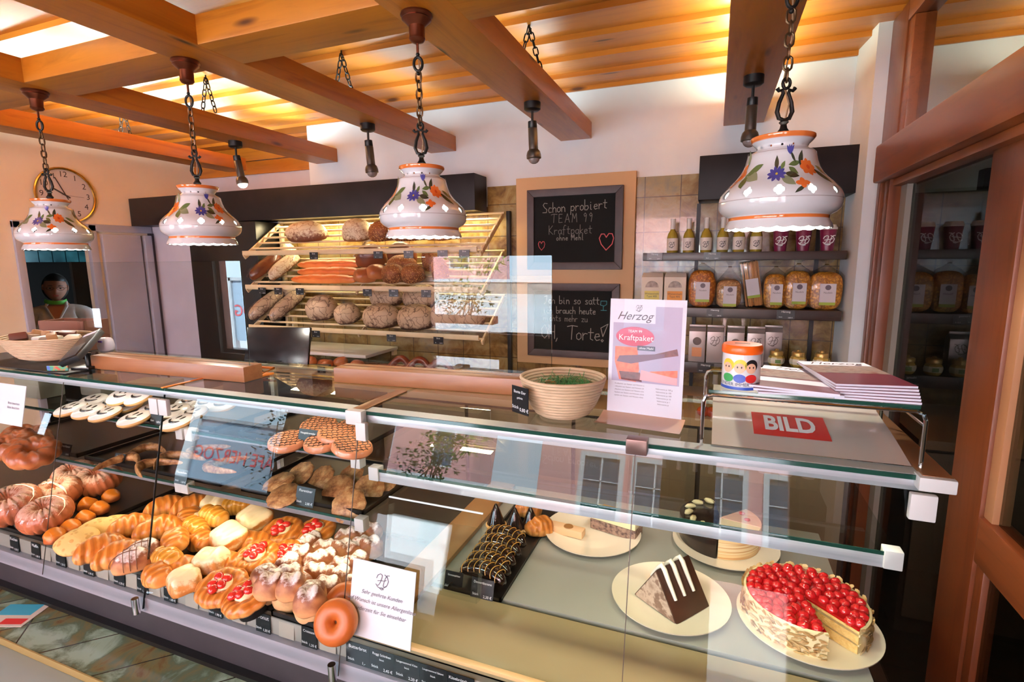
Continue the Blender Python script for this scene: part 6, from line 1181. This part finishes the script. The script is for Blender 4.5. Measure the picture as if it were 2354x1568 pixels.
# --- table sign
VIO = srgb(160, 150, 176)
sg = empty('table_sign', (-.130, 1.108, ZT+.012), (rad(-3), 0, rad(-6.5)), label='upright acrylic table sign advertising the Kraftpaket bread', cat='sign'); w, h = .081, .252
obj('acrylic_sheet', MB().box((-w, 0, .0), (w, .004, h)).mesh('acrylic_sheet', glass('sign_acrylic', (.98, .98, .98), .3)), sg); obj('paper', MB().box((-w+.001, .0015, .002), (w-.001, .0025, h-.001)).mesh('paper', PAPER), sg)
def panel(n, x0, x1, z0, z1, m, y=.0010, par=None): return obj(n, MB().box((x0, y, z0), (x1, y+.0003, z1)).mesh(n, m), par or sg)
pc = panel('picture_ground', -.072, .072, .072, .236, M('violet_grey_print', VIO, .5), .0011)
panel('title_box', -.072, .018, .2, .2395, M('pale_title_box', srgb(214, 208, 222), .5), .0007); obj('lettering', text_mesh('Herzog', .0250, M('burgundy_ink', srgb(54, 16, 36), .5), .45, 'CENTER'), sg, (-.027, .0003, .2145)); obj('logo', MB().ribbon(scale_lines(LOGO, .014, .012, -.024, .2265), .0009, y=.0005).mesh('logo', bpy.data.materials['burgundy_ink']), sg)
obj('oval_badge', MB().disc(1, 0, 40, M_=TR(-.024, .0006, .171) @ RX(pi/2) @ Matrix.Diagonal((.041, .021, 1, 1))).mesh('oval_badge', M('crimson_print', srgb(176, 44, 86), .5)), sg)
obj('lettering', text_mesh('Kraftpaket', .0175, WHITEI), sg, (-.022, .0003, .168)); obj('lettering', text_mesh('TEAM 99', .008, WHITEI), sg, (-.024, .0003, .182)); panel('dark_box', -.018, .02, .142, .152, M('ink_blue', srgb(40, 48, 74), .5), .0005); obj('lettering', text_mesh('ohne Mehl', .0072, WHITEI), sg, (.001, .0002, .147))
BR_ = MN('bread_print', [(.3, srgb(190, 84, 60)), (.7, srgb(216, 120, 90))], 80, 3, .6); DR_ = MN('dark_bread_print', [(.3, srgb(74, 44, 52)), (.7, srgb(120, 70, 70))], 90, 3, .6)
def pic(n, poly, m, y): return obj(n, MB().prism(poly, 0, .0002, M_=TR(0, y, 0) @ RX(pi/2)).mesh(n, m), sg)
pic('bread_picture', [(-.066, .115), (-.055, .076), (-.018, .073), (-.012, .1), (-.018, .148), (-.066, .148)], BR_, .0009); pic('bread_picture', [(-.056, .094), (-.05, .076), (-.005, .074), (-.01, .094)], DR_, .0007); pic('knife_picture', [(-.062, .115), (-.056, .128), (.04, .138), (.04, .130), (-.03, .112)], M('knife_print', srgb(96, 60, 84), .5), .0006)
pic('handle_picture', [(.02, .136), (.065, .15), (.068, .136), (.03, .128)], DR_, .0008); pic('bread_picture', [(.01, .098), (.068, .105), (.068, .09), (.03, .085)], BR_, .0009); pic('slice_picture', [(-.008, .1), (.068, .088), (.068, .074), (-.01, .078)], M('pale_pink_print', srgb(206, 150, 156), .5), .0006)
for i in range(5): obj('lettering', text_mesh('Kraftpaket aus Saaten und Nüssen ohne Mehl'[i:i+34], .0044, bpy.data.materials['ink_violet_grey']), sg, (-.032, .0011, .066-i*.0065))
for i in range(6): obj('lettering', text_mesh('Nährwerte je 100 g'[:18-i], .0044, bpy.data.materials['ink_violet_grey']), sg, (.042, .0011, .062-i*.0065))
obj('foot', MB().grid(4, 12, lambda u, v: (-.088+.176*u, -.062+.064*v, -.011+.014*v*v)).mesh('foot', M('tan_acrylic_foot', srgb(186, 152, 128), .15, coat=.4)), sg)
# --- wire stand with glass plate
ws = empty('chrome_rack', (.16, 1.0, ZT), label='chrome wire rack with a glass plate over the white plastic sheet', cat='rack'); zt_ = .098
def loop(y, x0=-.168, x1=.172, zz=zt_): return [(x0, y, 0), (x0, y, zz-.015), (x0+.004, y, zz-.004), (x0+.015, y, zz), (x1-.015, y, zz), (x1-.004, y, zz-.004), (x1, y, zz-.015), (x1, y, 0)]
for y in (.0, .23): obj('wire_hoop', MB().tube(loop(y), .0034, 8).mesh('wire_hoop', CHROME), ws)
for x in (-.166, .17): obj('cross_wire', MB().cyl((x, 0, .075), (x, .23, .075), .0025, .0025, 8).mesh('cross_wire', CHROME), ws)
obj('glass_plate', MB().box((-.160, .004, zt_+.003), (.164, .226, zt_+.009)).mesh('glass_plate', TOPG), ws); obj('plate_edge', MB().box((-.160, .0025, zt_+.003), (.164, .004, zt_+.009)).mesh('plate_edge', GEDGE), ws)
ZP = ZT+zt_+.0095
bs = empty('newspaper_cover', (.16, 1.0, ZT), label='curved milky plastic sheet with a red BILD sign under the chrome rack', cat='cover')
obj('sheet', MB().grid(4, 24, lambda u, v: ((-.150+.31*u)*(1-.0*v), .0+.27*v, .004+.012*sin(pi*min(1, v*1.2))+.052*v**2.2)).mesh('sheet', M('milky_plastic', srgb(190, 182, 174), .12, coat=.6), recalc=True), bs)
def zsh(v): return .004+.012*sin(pi*min(1, v*1.2))+.052*v**2.2
def onsheet(me, x0, y0, sx, sy):
    for v in me.vertices: x, z = v.co.x, v.co.z; yy = y0+z*sy; v.co = (x0+x*sx, yy, zsh(yy/.27)+.0008+(.0004 if sx != 1.0 else 0))
    return me
obj('red_panel', MB().grid(2, 10, lambda u, v: (-.075+.13*u, .055+.1*v, zsh((.055+.1*v)/.27)+.0009)).mesh('red_panel', M('signal_red', srgb(200, 32, 30), .3)), bs)
bt = text_mesh('BILD', .06, WHITEI, 0, 'CENTER', .002).copy(); onsheet(bt, -.010, .105, .74, 1.45)
for v in bt.vertices: v.co.z += .0006
obj('lettering', bt, bs)
# --- donation tin
tn = empty('donation_tin', (.055, 1.045, ZP), label='round donation tin with orange lid reading KINDER IMMER SATT', cat='tin')
obj('can', MB().lathe([(0, 0), (.033, 0), (.0335, .002), (.0335, .068), (.033, .07)], 40).mesh('can', M('white_tin_print', srgb(220, 220, 222), .2, coat=.4)), tn)
obj('lid', MB().lathe([(.0345, .066), (.0355, .068), (.0355, .078), (.033, .082), (0, .0825)], 40).mesh('lid', M('orange_lid', srgb(226, 96, 24), .3)), tn); obj('slot', MB().box((-.013, -.0015, .0825), (.013, .0015, .083)).mesh('slot', BLACKP), tn)
def wrapd(name, cx, cz, rx, rz2, m, lift=.0003):
    n = 20; f = []
    vs = [((.0337+lift)*sin(cx), -(.0337+lift)*cos(cx), cz)]
    for i in range(n): a = 2*pi*i/n; u = cx+rx*cos(a)/.0337; vs.append(((.0337+lift)*sin(u), -(.0337+lift)*cos(u), cz+rz2*sin(a)))
    return obj(name, MB().add(vs, [(0, 1+i, 1+(i+1) % n) for i in range(n)]).mesh(name, m), tn)
SK = M('print_skin', srgb(230, 180, 150), .4); YE = M('print_yellow', srgb(226, 196, 60), .4); BL = M('print_black', srgb(24, 22, 26), .4); RE = M('print_red', srgb(200, 40, 40), .4); GR = M('print_green', srgb(60, 150, 80), .4); BU = M('print_blue', srgb(50, 80, 170), .4)
for cx, hair, sh_ in ((-.75, YE, GR), (-.1, YE, BU), (.5, BL, RE)):
    wrapd('printed_shirt', cx, .022, .011, .008, sh_, .0003); wrapd('printed_hair', cx, .046, .0115, .0115, hair, .0005); wrapd('printed_head', cx-.03, .041, .009, .0095, SK, .0008)
    for s in (-.1, .1): wrapd('printed_eye', cx-.03+s, .043, .0012, .002, BL, .0011)
obj('base_band', MB().lathe([(.0338, .0005), (.0338, .006)], 40).mesh('base_band', BU), tn); tx = text_mesh('KINDER IMMER SATT', .0085, M('ink_navy', srgb(40, 60, 90), .4)).copy()
for v in tx.vertices: a = v.co.x/.0337-.1; v.co = (.0343*sin(a), -.0343*cos(a), .0105+v.co.z)
obj('lettering', tx, tn)
# --- magazines
BUR = M('burgundy_cover', srgb(120, 50, 70), .3, coat=.3); GREYPH = MN('food_photo', [(.3, srgb(90, 80, 84)), (.5, srgb(160, 140, 130)), (.7, srgb(120, 70, 60))], 40, 4, .3)
def magazine(x, y, z, rz_, label, w=.07, d=.1, white=True):
    e = empty('magazine', (x, y, z), (0, 0, rz_), label=label, cat='magazine', group='shop magazines'); obj('pages', MB().box((-w, -d, 0), (w, d, .0035)).mesh('pages', PAPER), e); obj('cover', MB().box((-w, -d, .0035), (w, d, .004)).mesh('cover', BUR), e)
    obj('title_strip', MB().box((-w, d*.62, .0041), (w, d*.98, .0043)).mesh('title_strip', PAPER), e); obj('photo', MB().box((-w, -d*.1, .0041), (w, d*.6, .0043)).mesh('photo', GREYPH), e)
    t = obj('lettering', text_mesh('Herzog', .032, bpy.data.materials['burgundy_ink'], .45), e, (0, d*.8, .0046), (-pi/2, 0, 0))
    if white: obj('text_box', MB().box((-w*.9, -d*.55, .0041), (w*.95, -d*.2, .0043)).mesh('text_box', PAPER), e)
    return e
MG = ['bottom', 'second', 'third', 'fourth', 'topmost']
for i in range(3): magazine(.145+.006*i, 1.105-.004*i, ZP+.0045*i, .08-.14*i, 'burgundy shop magazine beside the donation tin, %s of its stack' % ('bottom', 'middle', 'top')[i])
for i in range(6): magazine(.262-.003*i, 1.105+.002*i, ZP+.0045*i, .02+.03*i, 'burgundy shop magazine in the right stack, %s from the bottom' % ORD[i], w=.062, white=False)
# --- left end of the counter top
lb_ = bowl('rattan_basket', (-2.29, 1.15, ZT), .175, .078, .72, 0, 'long pale rattan basket full of small packs at the left end of the counter'); PKS = [(srgb(200, 190, 170), 'cream'), (srgb(90, 44, 30), 'dark brown'), (srgb(220, 216, 214), 'white'), (srgb(150, 110, 70), 'tan')]
for i in range(12):
    c_, n_ = PKS[i % 4]; a = i*.83; obj('snack_pack', MB().cb((0, 0, 0), (.05, .03, .028)).mesh('snack_pack', M('pack_'+n_.replace(' ', '_'), c_, .5) if i < 4 else bpy.data.materials['pack_'+n_.replace(' ', '_')], bev=.006), None, (-2.29+.11*cos(a)*(.4+.6*(i % 3)/2), 1.15+.07*sin(a)*(.4+.6*(i % 3)/2), ZT+.074+.012*(i % 2)), (.2*(i % 3), .1*(i % 2), a), label='%s wrapped snack in the long rattan basket, %s of the dozen' % (n_, ORD[i]), cat='snack', group='wrapped snacks')
ba = empty('snack_carton', (-2.47, 1.32, ZT), (0, 0, .2), label='brown open carton behind the long rattan basket', cat='box'); obj('carton', MB().box((-.09, -.05, 0), (.13, -.045, .12)).box((-.09, .05, 0), (.13, .055, .12)).box((-.09, -.05, 0), (-.085, .05, .12)).box((.125, -.05, 0), (.13, .05, .12)).box((-.09, -.05, 0), (.13, .05, .004)).mesh('carton', M('cardboard_brown', srgb(112, 70, 52), .7)), ba)
ca = empty('tissue_pack', (-2.22, 1.30, ZT+.0), (0, 0, .1), scale=.62, label='white and violet tissue pack behind the basket', cat='pack'); obj('tissues', MB().blob((.05, .035, .05), 16, 10, M_=TR(0, 0, .05), fn=lambda d: 1+.1*noise.noise(d*4), e=.7).mesh('tissues', M('white_film', srgb(216, 208, 222), .4), ang=2), ca); obj('purple_print', MB().cb((0, -.034, .075), (.03, .004, .012)).mesh('purple_print', M('purple_print', srgb(90, 50, 150), .4)), ca)
mt_ = obj('counter_mat', MB().box((-.36, -.085, 0), (.34, .09, .003)).mesh('counter_mat', M('black_rubber_mat', srgb(24, 25, 28), .6), bev=.001), None, (-2.25, 1.075, ZT), label='black rubber mat under the left basket', cat='mat')
for o_ in (lb_,): o_.location.z += .003
te = empty('card_terminal', (-1.935, 1.06, ZT+.003), (rad(0), 0, rad(20)), label='black card terminal on its stand at the left end of the counter', cat='card reader')
obj('stand', MB().box((-.03, -.02, 0), (.03, .05, .008)).cyl((0, .02, .0), (0, .02, .05), .01).mesh('stand', BLACKP, bev=.002), te)
tb = obj('terminal_body', MB().box((-.036, -.08, 0), (.036, .08, .022)).mesh('terminal_body', M('black_plastic_body', srgb(26, 26, 28), .35), bev=.006), te, (0, .01, .062), (rad(28), rad(-20), 0)); obj('white_strip', MB().box((-.02, .055, .022), (.03, .068, .0228)).mesh('white_strip', PAPER), tb)
obj('keypad', MB().box((-.026, -.07, .022), (.026, -.005, .024)).mesh('keypad', M('key_grey', srgb(60, 60, 62), .5), bev=.001), tb); obj('colour_stickers', MB().box((-.05, .0, 0), (.02, .003, .016)).mesh('colour_stickers', MN('sticker_colours', [(.35, srgb(180, 50, 40)), (.5, srgb(60, 150, 90)), (.65, srgb(60, 90, 170))], 60, 1)), te, (-.05, -.03, .0))
# --- tills behind the left screen
ti = empty('cash_register', (-1.95, 1.88, 1.02), (0, 0, .3), label='dark cash register screen behind the left plexiglass screen', cat='cash register'); obj('body', MB().box((-.22, -.1, 0), (.22, .12, .12)).mesh('body', M('register_grey', srgb(48, 46, 50), .4), bev=.01), ti); obj('screen', MB().box((-.16, -.02, 0), (.16, 0, .2), M_=TR(0, 0, .12) @ RX(rad(-18))).mesh('screen', M('screen_black', srgb(22, 20, 26), .2), bev=.006), ti); obj('neck', MB().box((-.03, -.01, .1), (.03, .03, .16)).mesh('neck', BLACKP), ti)
st = empty('staff_table', (-1.95, 1.90, 0), label='narrow brown staff table carrying the cash register', cat='table'); obj('top', MB().box((-.4, -.12, .99), (.5, .16, 1.02)).mesh('top', bpy.data.materials['brown_cabinet'], bev=.003), st)
for x in (-.38, .46): obj('side', MB().box((x, -.1, 0), (x+.02, .14, .99)).mesh('side', bpy.data.materials['brown_cabinet']), st)
# ---------------------------------------------------------------- left edge notice and leaflet
ntl = empty('notice_card', (-2.115, front(1.10)-.006, 1.135), (-TA, 0, 0), label='white notice card on the glass at the left picture edge', cat='card'); obj('paper', MB().box((-.09, -.002, 0), (.075, 0, .13)).mesh('paper', bpy.data.materials['bright_white_paper']), ntl)
for i in range(2): obj('lettering', text_mesh('Bitte beachten', .011, SG[0]), ntl, (.02, -.003, .07-i*.014))
lf_ = empty('leaflet', (-1.92, .79, .5925), (0, 0, .35), label='turquoise and red leaflet lying on the tiled ledge at the left edge', cat='leaflet'); obj('sheet', MB().box((-.08, -.05, 0), (.05, .05, .0015)).mesh('sheet', M('pale_print', srgb(200, 190, 180), .5)), lf_); obj('blue_block', MB().box((-.08, 0, .0016), (.03, .05, .0018)).mesh('blue_block', M('turquoise_print', srgb(60, 160, 190), .4)), lf_); obj('red_block', MB().box((-.03, -.04, .0016), (.04, -.015, .0018)).mesh('red_block', RE), lf_)
# ---------------------------------------------------------------- saleswoman in the doorway
SKIN = M('skin', srgb(170, 112, 88), .6, sss=.05); SHIRT = MN('white_shirt_cloth', [(.3, srgb(196, 186, 182)), (.7, srgb(214, 206, 202))], 20, 3, .8, bp=.2, bs=12, bd=.01); HAIR = M('dark_brown_hair', srgb(30, 20, 16), .5); GLOVE = M('teal_glove', srgb(110, 190, 170), .35); MASK = M('lime_green_mask', srgb(90, 176, 60), .6); TROU = M('black_trousers', srgb(22, 20, 22), .7); APR = M('black_apron', srgb(20, 18, 20), .7)
def skin_mesh(name, verts, edges, radii, m, sub=2, root=0):
    me = bpy.data.meshes.new(name); me.from_pydata([Vector(v) for v in verts], edges, []); o = link(bpy.data.objects.new('tmp', me)); o.modifiers.new('s', 'SKIN')
    sv = me.skin_vertices[0].data
    for i, r in enumerate(radii): sv[i].radius = r if hasattr(r, '__len__') else (r, r); sv[i].use_root = (i == root)
    s = o.modifiers.new('u', 'SUBSURF'); s.levels = sub; s.render_levels = sub
    dg = bpy.context.evaluated_depsgraph_get(); dg.update(); out = bpy.data.meshes.new_from_object(o.evaluated_get(dg)); bpy.data.objects.remove(o); out.name = name
    out.materials.clear(); out.materials.append(m); out.polygons.foreach_set('use_smooth', [True]*len(out.polygons)); return out
wm = empty('person', (-5.36, 2.80, 0), (0, 0, rad(54)), label='saleswoman in a white shirt with a green mask under her chin in the doorway', cat='person', scale=(1.1, 1.05, 1.0))
# body faces local -y; x is her left
bv = [(0, 0, .86), (0, .0, 1.0), (0, .005, 1.12), (0, .01, 1.22), (0, .01, 1.285), (0, .0, 1.34), (.085, .01, 1.245), (.165, .01, 1.22), (.205, -.0, 1.08), (.215, -.05, .965), (.16, -.17, .93), (.115, -.235, .93), (-.085, .01, 1.245), (-.165, .01, 1.22), (-.21, .0, 1.08), (-.215, -.05, .965), (-.15, -.16, .94), (-.1, -.22, .94), (.085, 0, .80), (.09, -.01, .45), (.09, .01, .08), (.09, -.10, .04), (-.085, 0, .80), (-.09, -.01, .45), (-.09, .01, .08), (-.09, -.10, .04)]
be = [(0, 1), (1, 2), (2, 3), (3, 4), (4, 5), (3, 6), (6, 7), (7, 8), (8, 9), (9, 10), (10, 11), (3, 12), (12, 13), (13, 14), (14, 15), (15, 16), (16, 17), (0, 18), (18, 19), (19, 20), (20, 21), (0, 22), (22, 23), (23, 24), (24, 25)]
br = [(.15, .11), (.145, .10), (.15, .11), (.14, .095), (.06, .055), (.052, .052), (.075, .07), (.062, .06), (.05, .048), (.042, .042), (.034, .034), (.028, .022), (.075, .07), (.062, .06), (.05, .048), (.042, .042), (.034, .034), (.028, .022), (.095, .09), (.06, .06), (.04, .04), (.035, .025), (.095, .09), (.06, .06), (.04, .04), (.035, .025)]
body = obj('body', skin_mesh('body', bv, be, br, SKIN), wm)
def head_fn(d):
    x, y, z = d.x*.073, d.y*.092, d.z*.112
    if z < 0: x *= 1-.28*(-d.z)**1.5; y = y*(1-.12*(-d.z)) - .006*(-d.z)
    if d.y < -.3:
        e1 = math.exp(-((x)**2/.00018+(z+.006)**2/.0009)); y -= .016*e1*(1 if z < .02 else .6)     # nose
        for s in (-1, 1): y += .008*math.exp(-((x-s*.031)**2/.00016+(z-.012)**2/.00012))            # eye hollows
        y -= .005*math.exp(-((x)**2/.0005+(z+.052)**2/.00008)); y -= .006*math.exp(-((x)**2/.0004+(z+.09)**2/.0002))
    return Vector((x, y, z))
hd = obj('head', MB().blob((1, 1, 1), 48, 36, fn=head_fn).mesh('head', SKIN, ang=2), wm, (0, -.012, 1.44), (rad(8), rad(4), rad(8)))
EYEW = M('eye_white', srgb(150, 142, 136), .3); IRIS = M('eye_iris', srgb(60, 40, 28), .2); LIP = M('lip_pink', srgb(160, 84, 78), .4)
for s in (-1, 1):
    ev = obj('eye', MB().blob((.0115, .007, .0052), 16, 10).mesh('eye', EYEW), hd, (s*.031, -.077, .012)); obj('iris', MB().blob((.005, .003, .005), 12, 8).mesh('iris', IRIS), ev, (0, -.0065, 0))
    obj('eyebrow', MB().tube([(s*.016, -.092, .033), (s*.03, -.090, .038), (s*.046, -.078, .033)], [.002, .003, .0015], 6).mesh('eyebrow', HAIR), hd)
    obj('ear', MB().blob((.008, .016, .03), 14, 10, fn=lambda d: 1-.25*(d.z < 0)*abs(d.z)).mesh('ear', SKIN), hd, (s*.073, .006, .0), (0, 0, s*.3))
obj('lips', MB().blob((.024, .008, .0085), 16, 10, fn=lambda d: 1-.2*(abs(d.z) < .15)).mesh('lips', LIP), hd, (0, -.083, -.052))
def hair_fn(d):
    k = 1.0
    if d.y < -.1 and d.z < .55: k = .82
    return Vector((d.x*.083*k, d.y*.1*k+.012, d.z*.122*k+.006))
obj('hair', MB().blob((1, 1, 1), 36, 26, fn=hair_fn).blob((.04, .04, .04), 16, 12, M_=TR(0, .11, .03)).mesh('hair', HAIR, ang=2), hd)
obj('glasses', MB().tube([(-.048+.02*cos(a), -.094, .012+.015*sin(a)) if False else (-.031+.022*cos(a), -.096, .012+.015*sin(a)) for a in [2*pi*i/20 for i in range(20)]], .0014, 6, closed=True).tube([(.031+.022*cos(a), -.096, .012+.015*sin(a)) for a in [2*pi*i/20 for i in range(20)]], .0014, 6, closed=True).tube([(-.009, -.098, .015), (.009, -.098, .015)], .0014, 6).tube([(.053, -.095, .014), (.074, -.02, .012), (.078, .01, .008)], .0014, 6).tube([(-.053, -.095, .014), (-.074, -.02, .012), (-.078, .01, .008)], .0014, 6).mesh('glasses', BLACKP), hd)
mk = MB().grid(16, 6, lambda u, v: (.066*sin((u-.5)*2.7)*(1+.12*v), -.082*cos((u-.5)*2.7)*(1-.08*v)-.010, -.088-.034*v-.008*cos((u-.5)*3)))
obj('face_mask', mk.mesh('face_mask', MASK), hd)
sv = [(0, 0, .90), (0, 0, 1.0), (0, .005, 1.12), (0, .01, 1.215), (0, .012, 1.275), (.09, .01, 1.25), (.168, .01, 1.225), (.203, .003, 1.12), (.212, -.008, 1.03), (-.09, .01, 1.25), (-.168, .01, 1.225), (-.205, .003, 1.12), (-.214, -.008, 1.03)]
se = [(0, 1), (1, 2), (2, 3), (3, 4), (3, 5), (5, 6), (6, 7), (7, 8), (3, 9), (9, 10), (10, 11), (11, 12)]
sr = [(.175, .135), (.168, .125), (.17, .13), (.158, .112), (.075, .07), (.088, .08), (.076, .072), (.068, .064), (.068, .064), (.088, .08), (.076, .072), (.068, .064), (.068, .064)]
sh = obj('shirt', skin_mesh('shirt', sv, se, sr, SHIRT), wm)
obj('neckline', MB().add([(-.055, -.098, 1.29), (.055, -.098, 1.29), (0, -.142, 1.15)], [(0, 2, 1)]).mesh('neckline', SKIN), sh); 
for s in (-1, 1): obj('collar', MB().tube([(s*.055, -.02, 1.32), (s*.062, -.085, 1.285), (s*.01, -.142, 1.16)], [.01, .012, .006], 8).mesh('collar', SHIRT), sh)
obj('black_motif', MB().blob((.085, .012, .075), 20, 12, fn=lambda d: 1+.25*noise.noise(d*3)).mesh('black_motif', APR), wm, (.03, -.135, 1.03))
obj('apron', MB().prism([(-.17, -.14), (.17, -.14), (.19, .02), (.16, .02), (.15, -.115), (-.15, -.115), (-.16, .02), (-.19, .02)], .45, .93).mesh('apron', APR, bev=.01), wm)
obj('trousers', skin_mesh('trousers', [(0, 0, .88), (.088, 0, .8), (.092, -.01, .45), (.09, .01, .1), (-.088, 0, .8), (-.092, -.01, .45), (-.09, .01, .1)], [(0, 1), (1, 2), (2, 3), (0, 4), (4, 5), (5, 6)], [(.155, .12), (.11, .105), (.075, .075), (.06, .06), (.11, .105), (.075, .075), (.06, .06)], TROU), wm)
def hand(s, p, m):
    """palm, four bent fingers and a thumb leaving the side of the palm"""
    vs = [(0, 0, 0), (0, -.04, 0), (0, -.075, -.002)]; ed = [(0, 1), (1, 2)]; rr = [(.024, .018), (.034, .016), (.036, .014)]
    for i, (x, L) in enumerate(((-.027, .030), (-.009, .036), (.009, .034), (.026, .026))):
        k = len(vs); vs += [(x, -.085, -.002), (x*1.1, -.085-L, -.008), (x*1.12, -.085-L*1.6, -.022), (x*1.1, -.085-L*1.95, -.038)]; ed += [(2, k), (k, k+1), (k+1, k+2), (k+2, k+3)]; rr += [(.0095, .0095), (.0088, .0088), (.0082, .0082), (.0072, .0072)]
    k = len(vs); vs += [(s*.036, -.022, -.004), (s*.056, -.05, -.012), (s*.058, -.08, -.02)]; ed += [(0, k), (k, k+1), (k+1, k+2)]; rr += [(.013, .013), (.011, .011), (.009, .009)]
    return obj('hand', skin_mesh('hand', vs, ed, rr, m, 2), wm, p, (rad(-6), 0, rad(-38)*1 if s < 0 else rad(30)))
hand(-1, (.118, -.232, .93), GLOVE); hand(1, (-.1, -.222, .94), GLOVE)
obj('glove_cuff', MB().tube([(.185, -.125, .948), (.16, -.17, .932), (.118, -.232, .93)], [.047, .042, .032], 16, cap=False).mesh('glove_cuff', GLOVE, ang=2), wm); obj('glove_cuff', MB().tube([(-.18, -.12, .952), (-.15, -.16, .942), (-.1, -.222, .94)], [.047, .042, .032], 16, cap=False).mesh('glove_cuff', GLOVE, ang=2), wm)
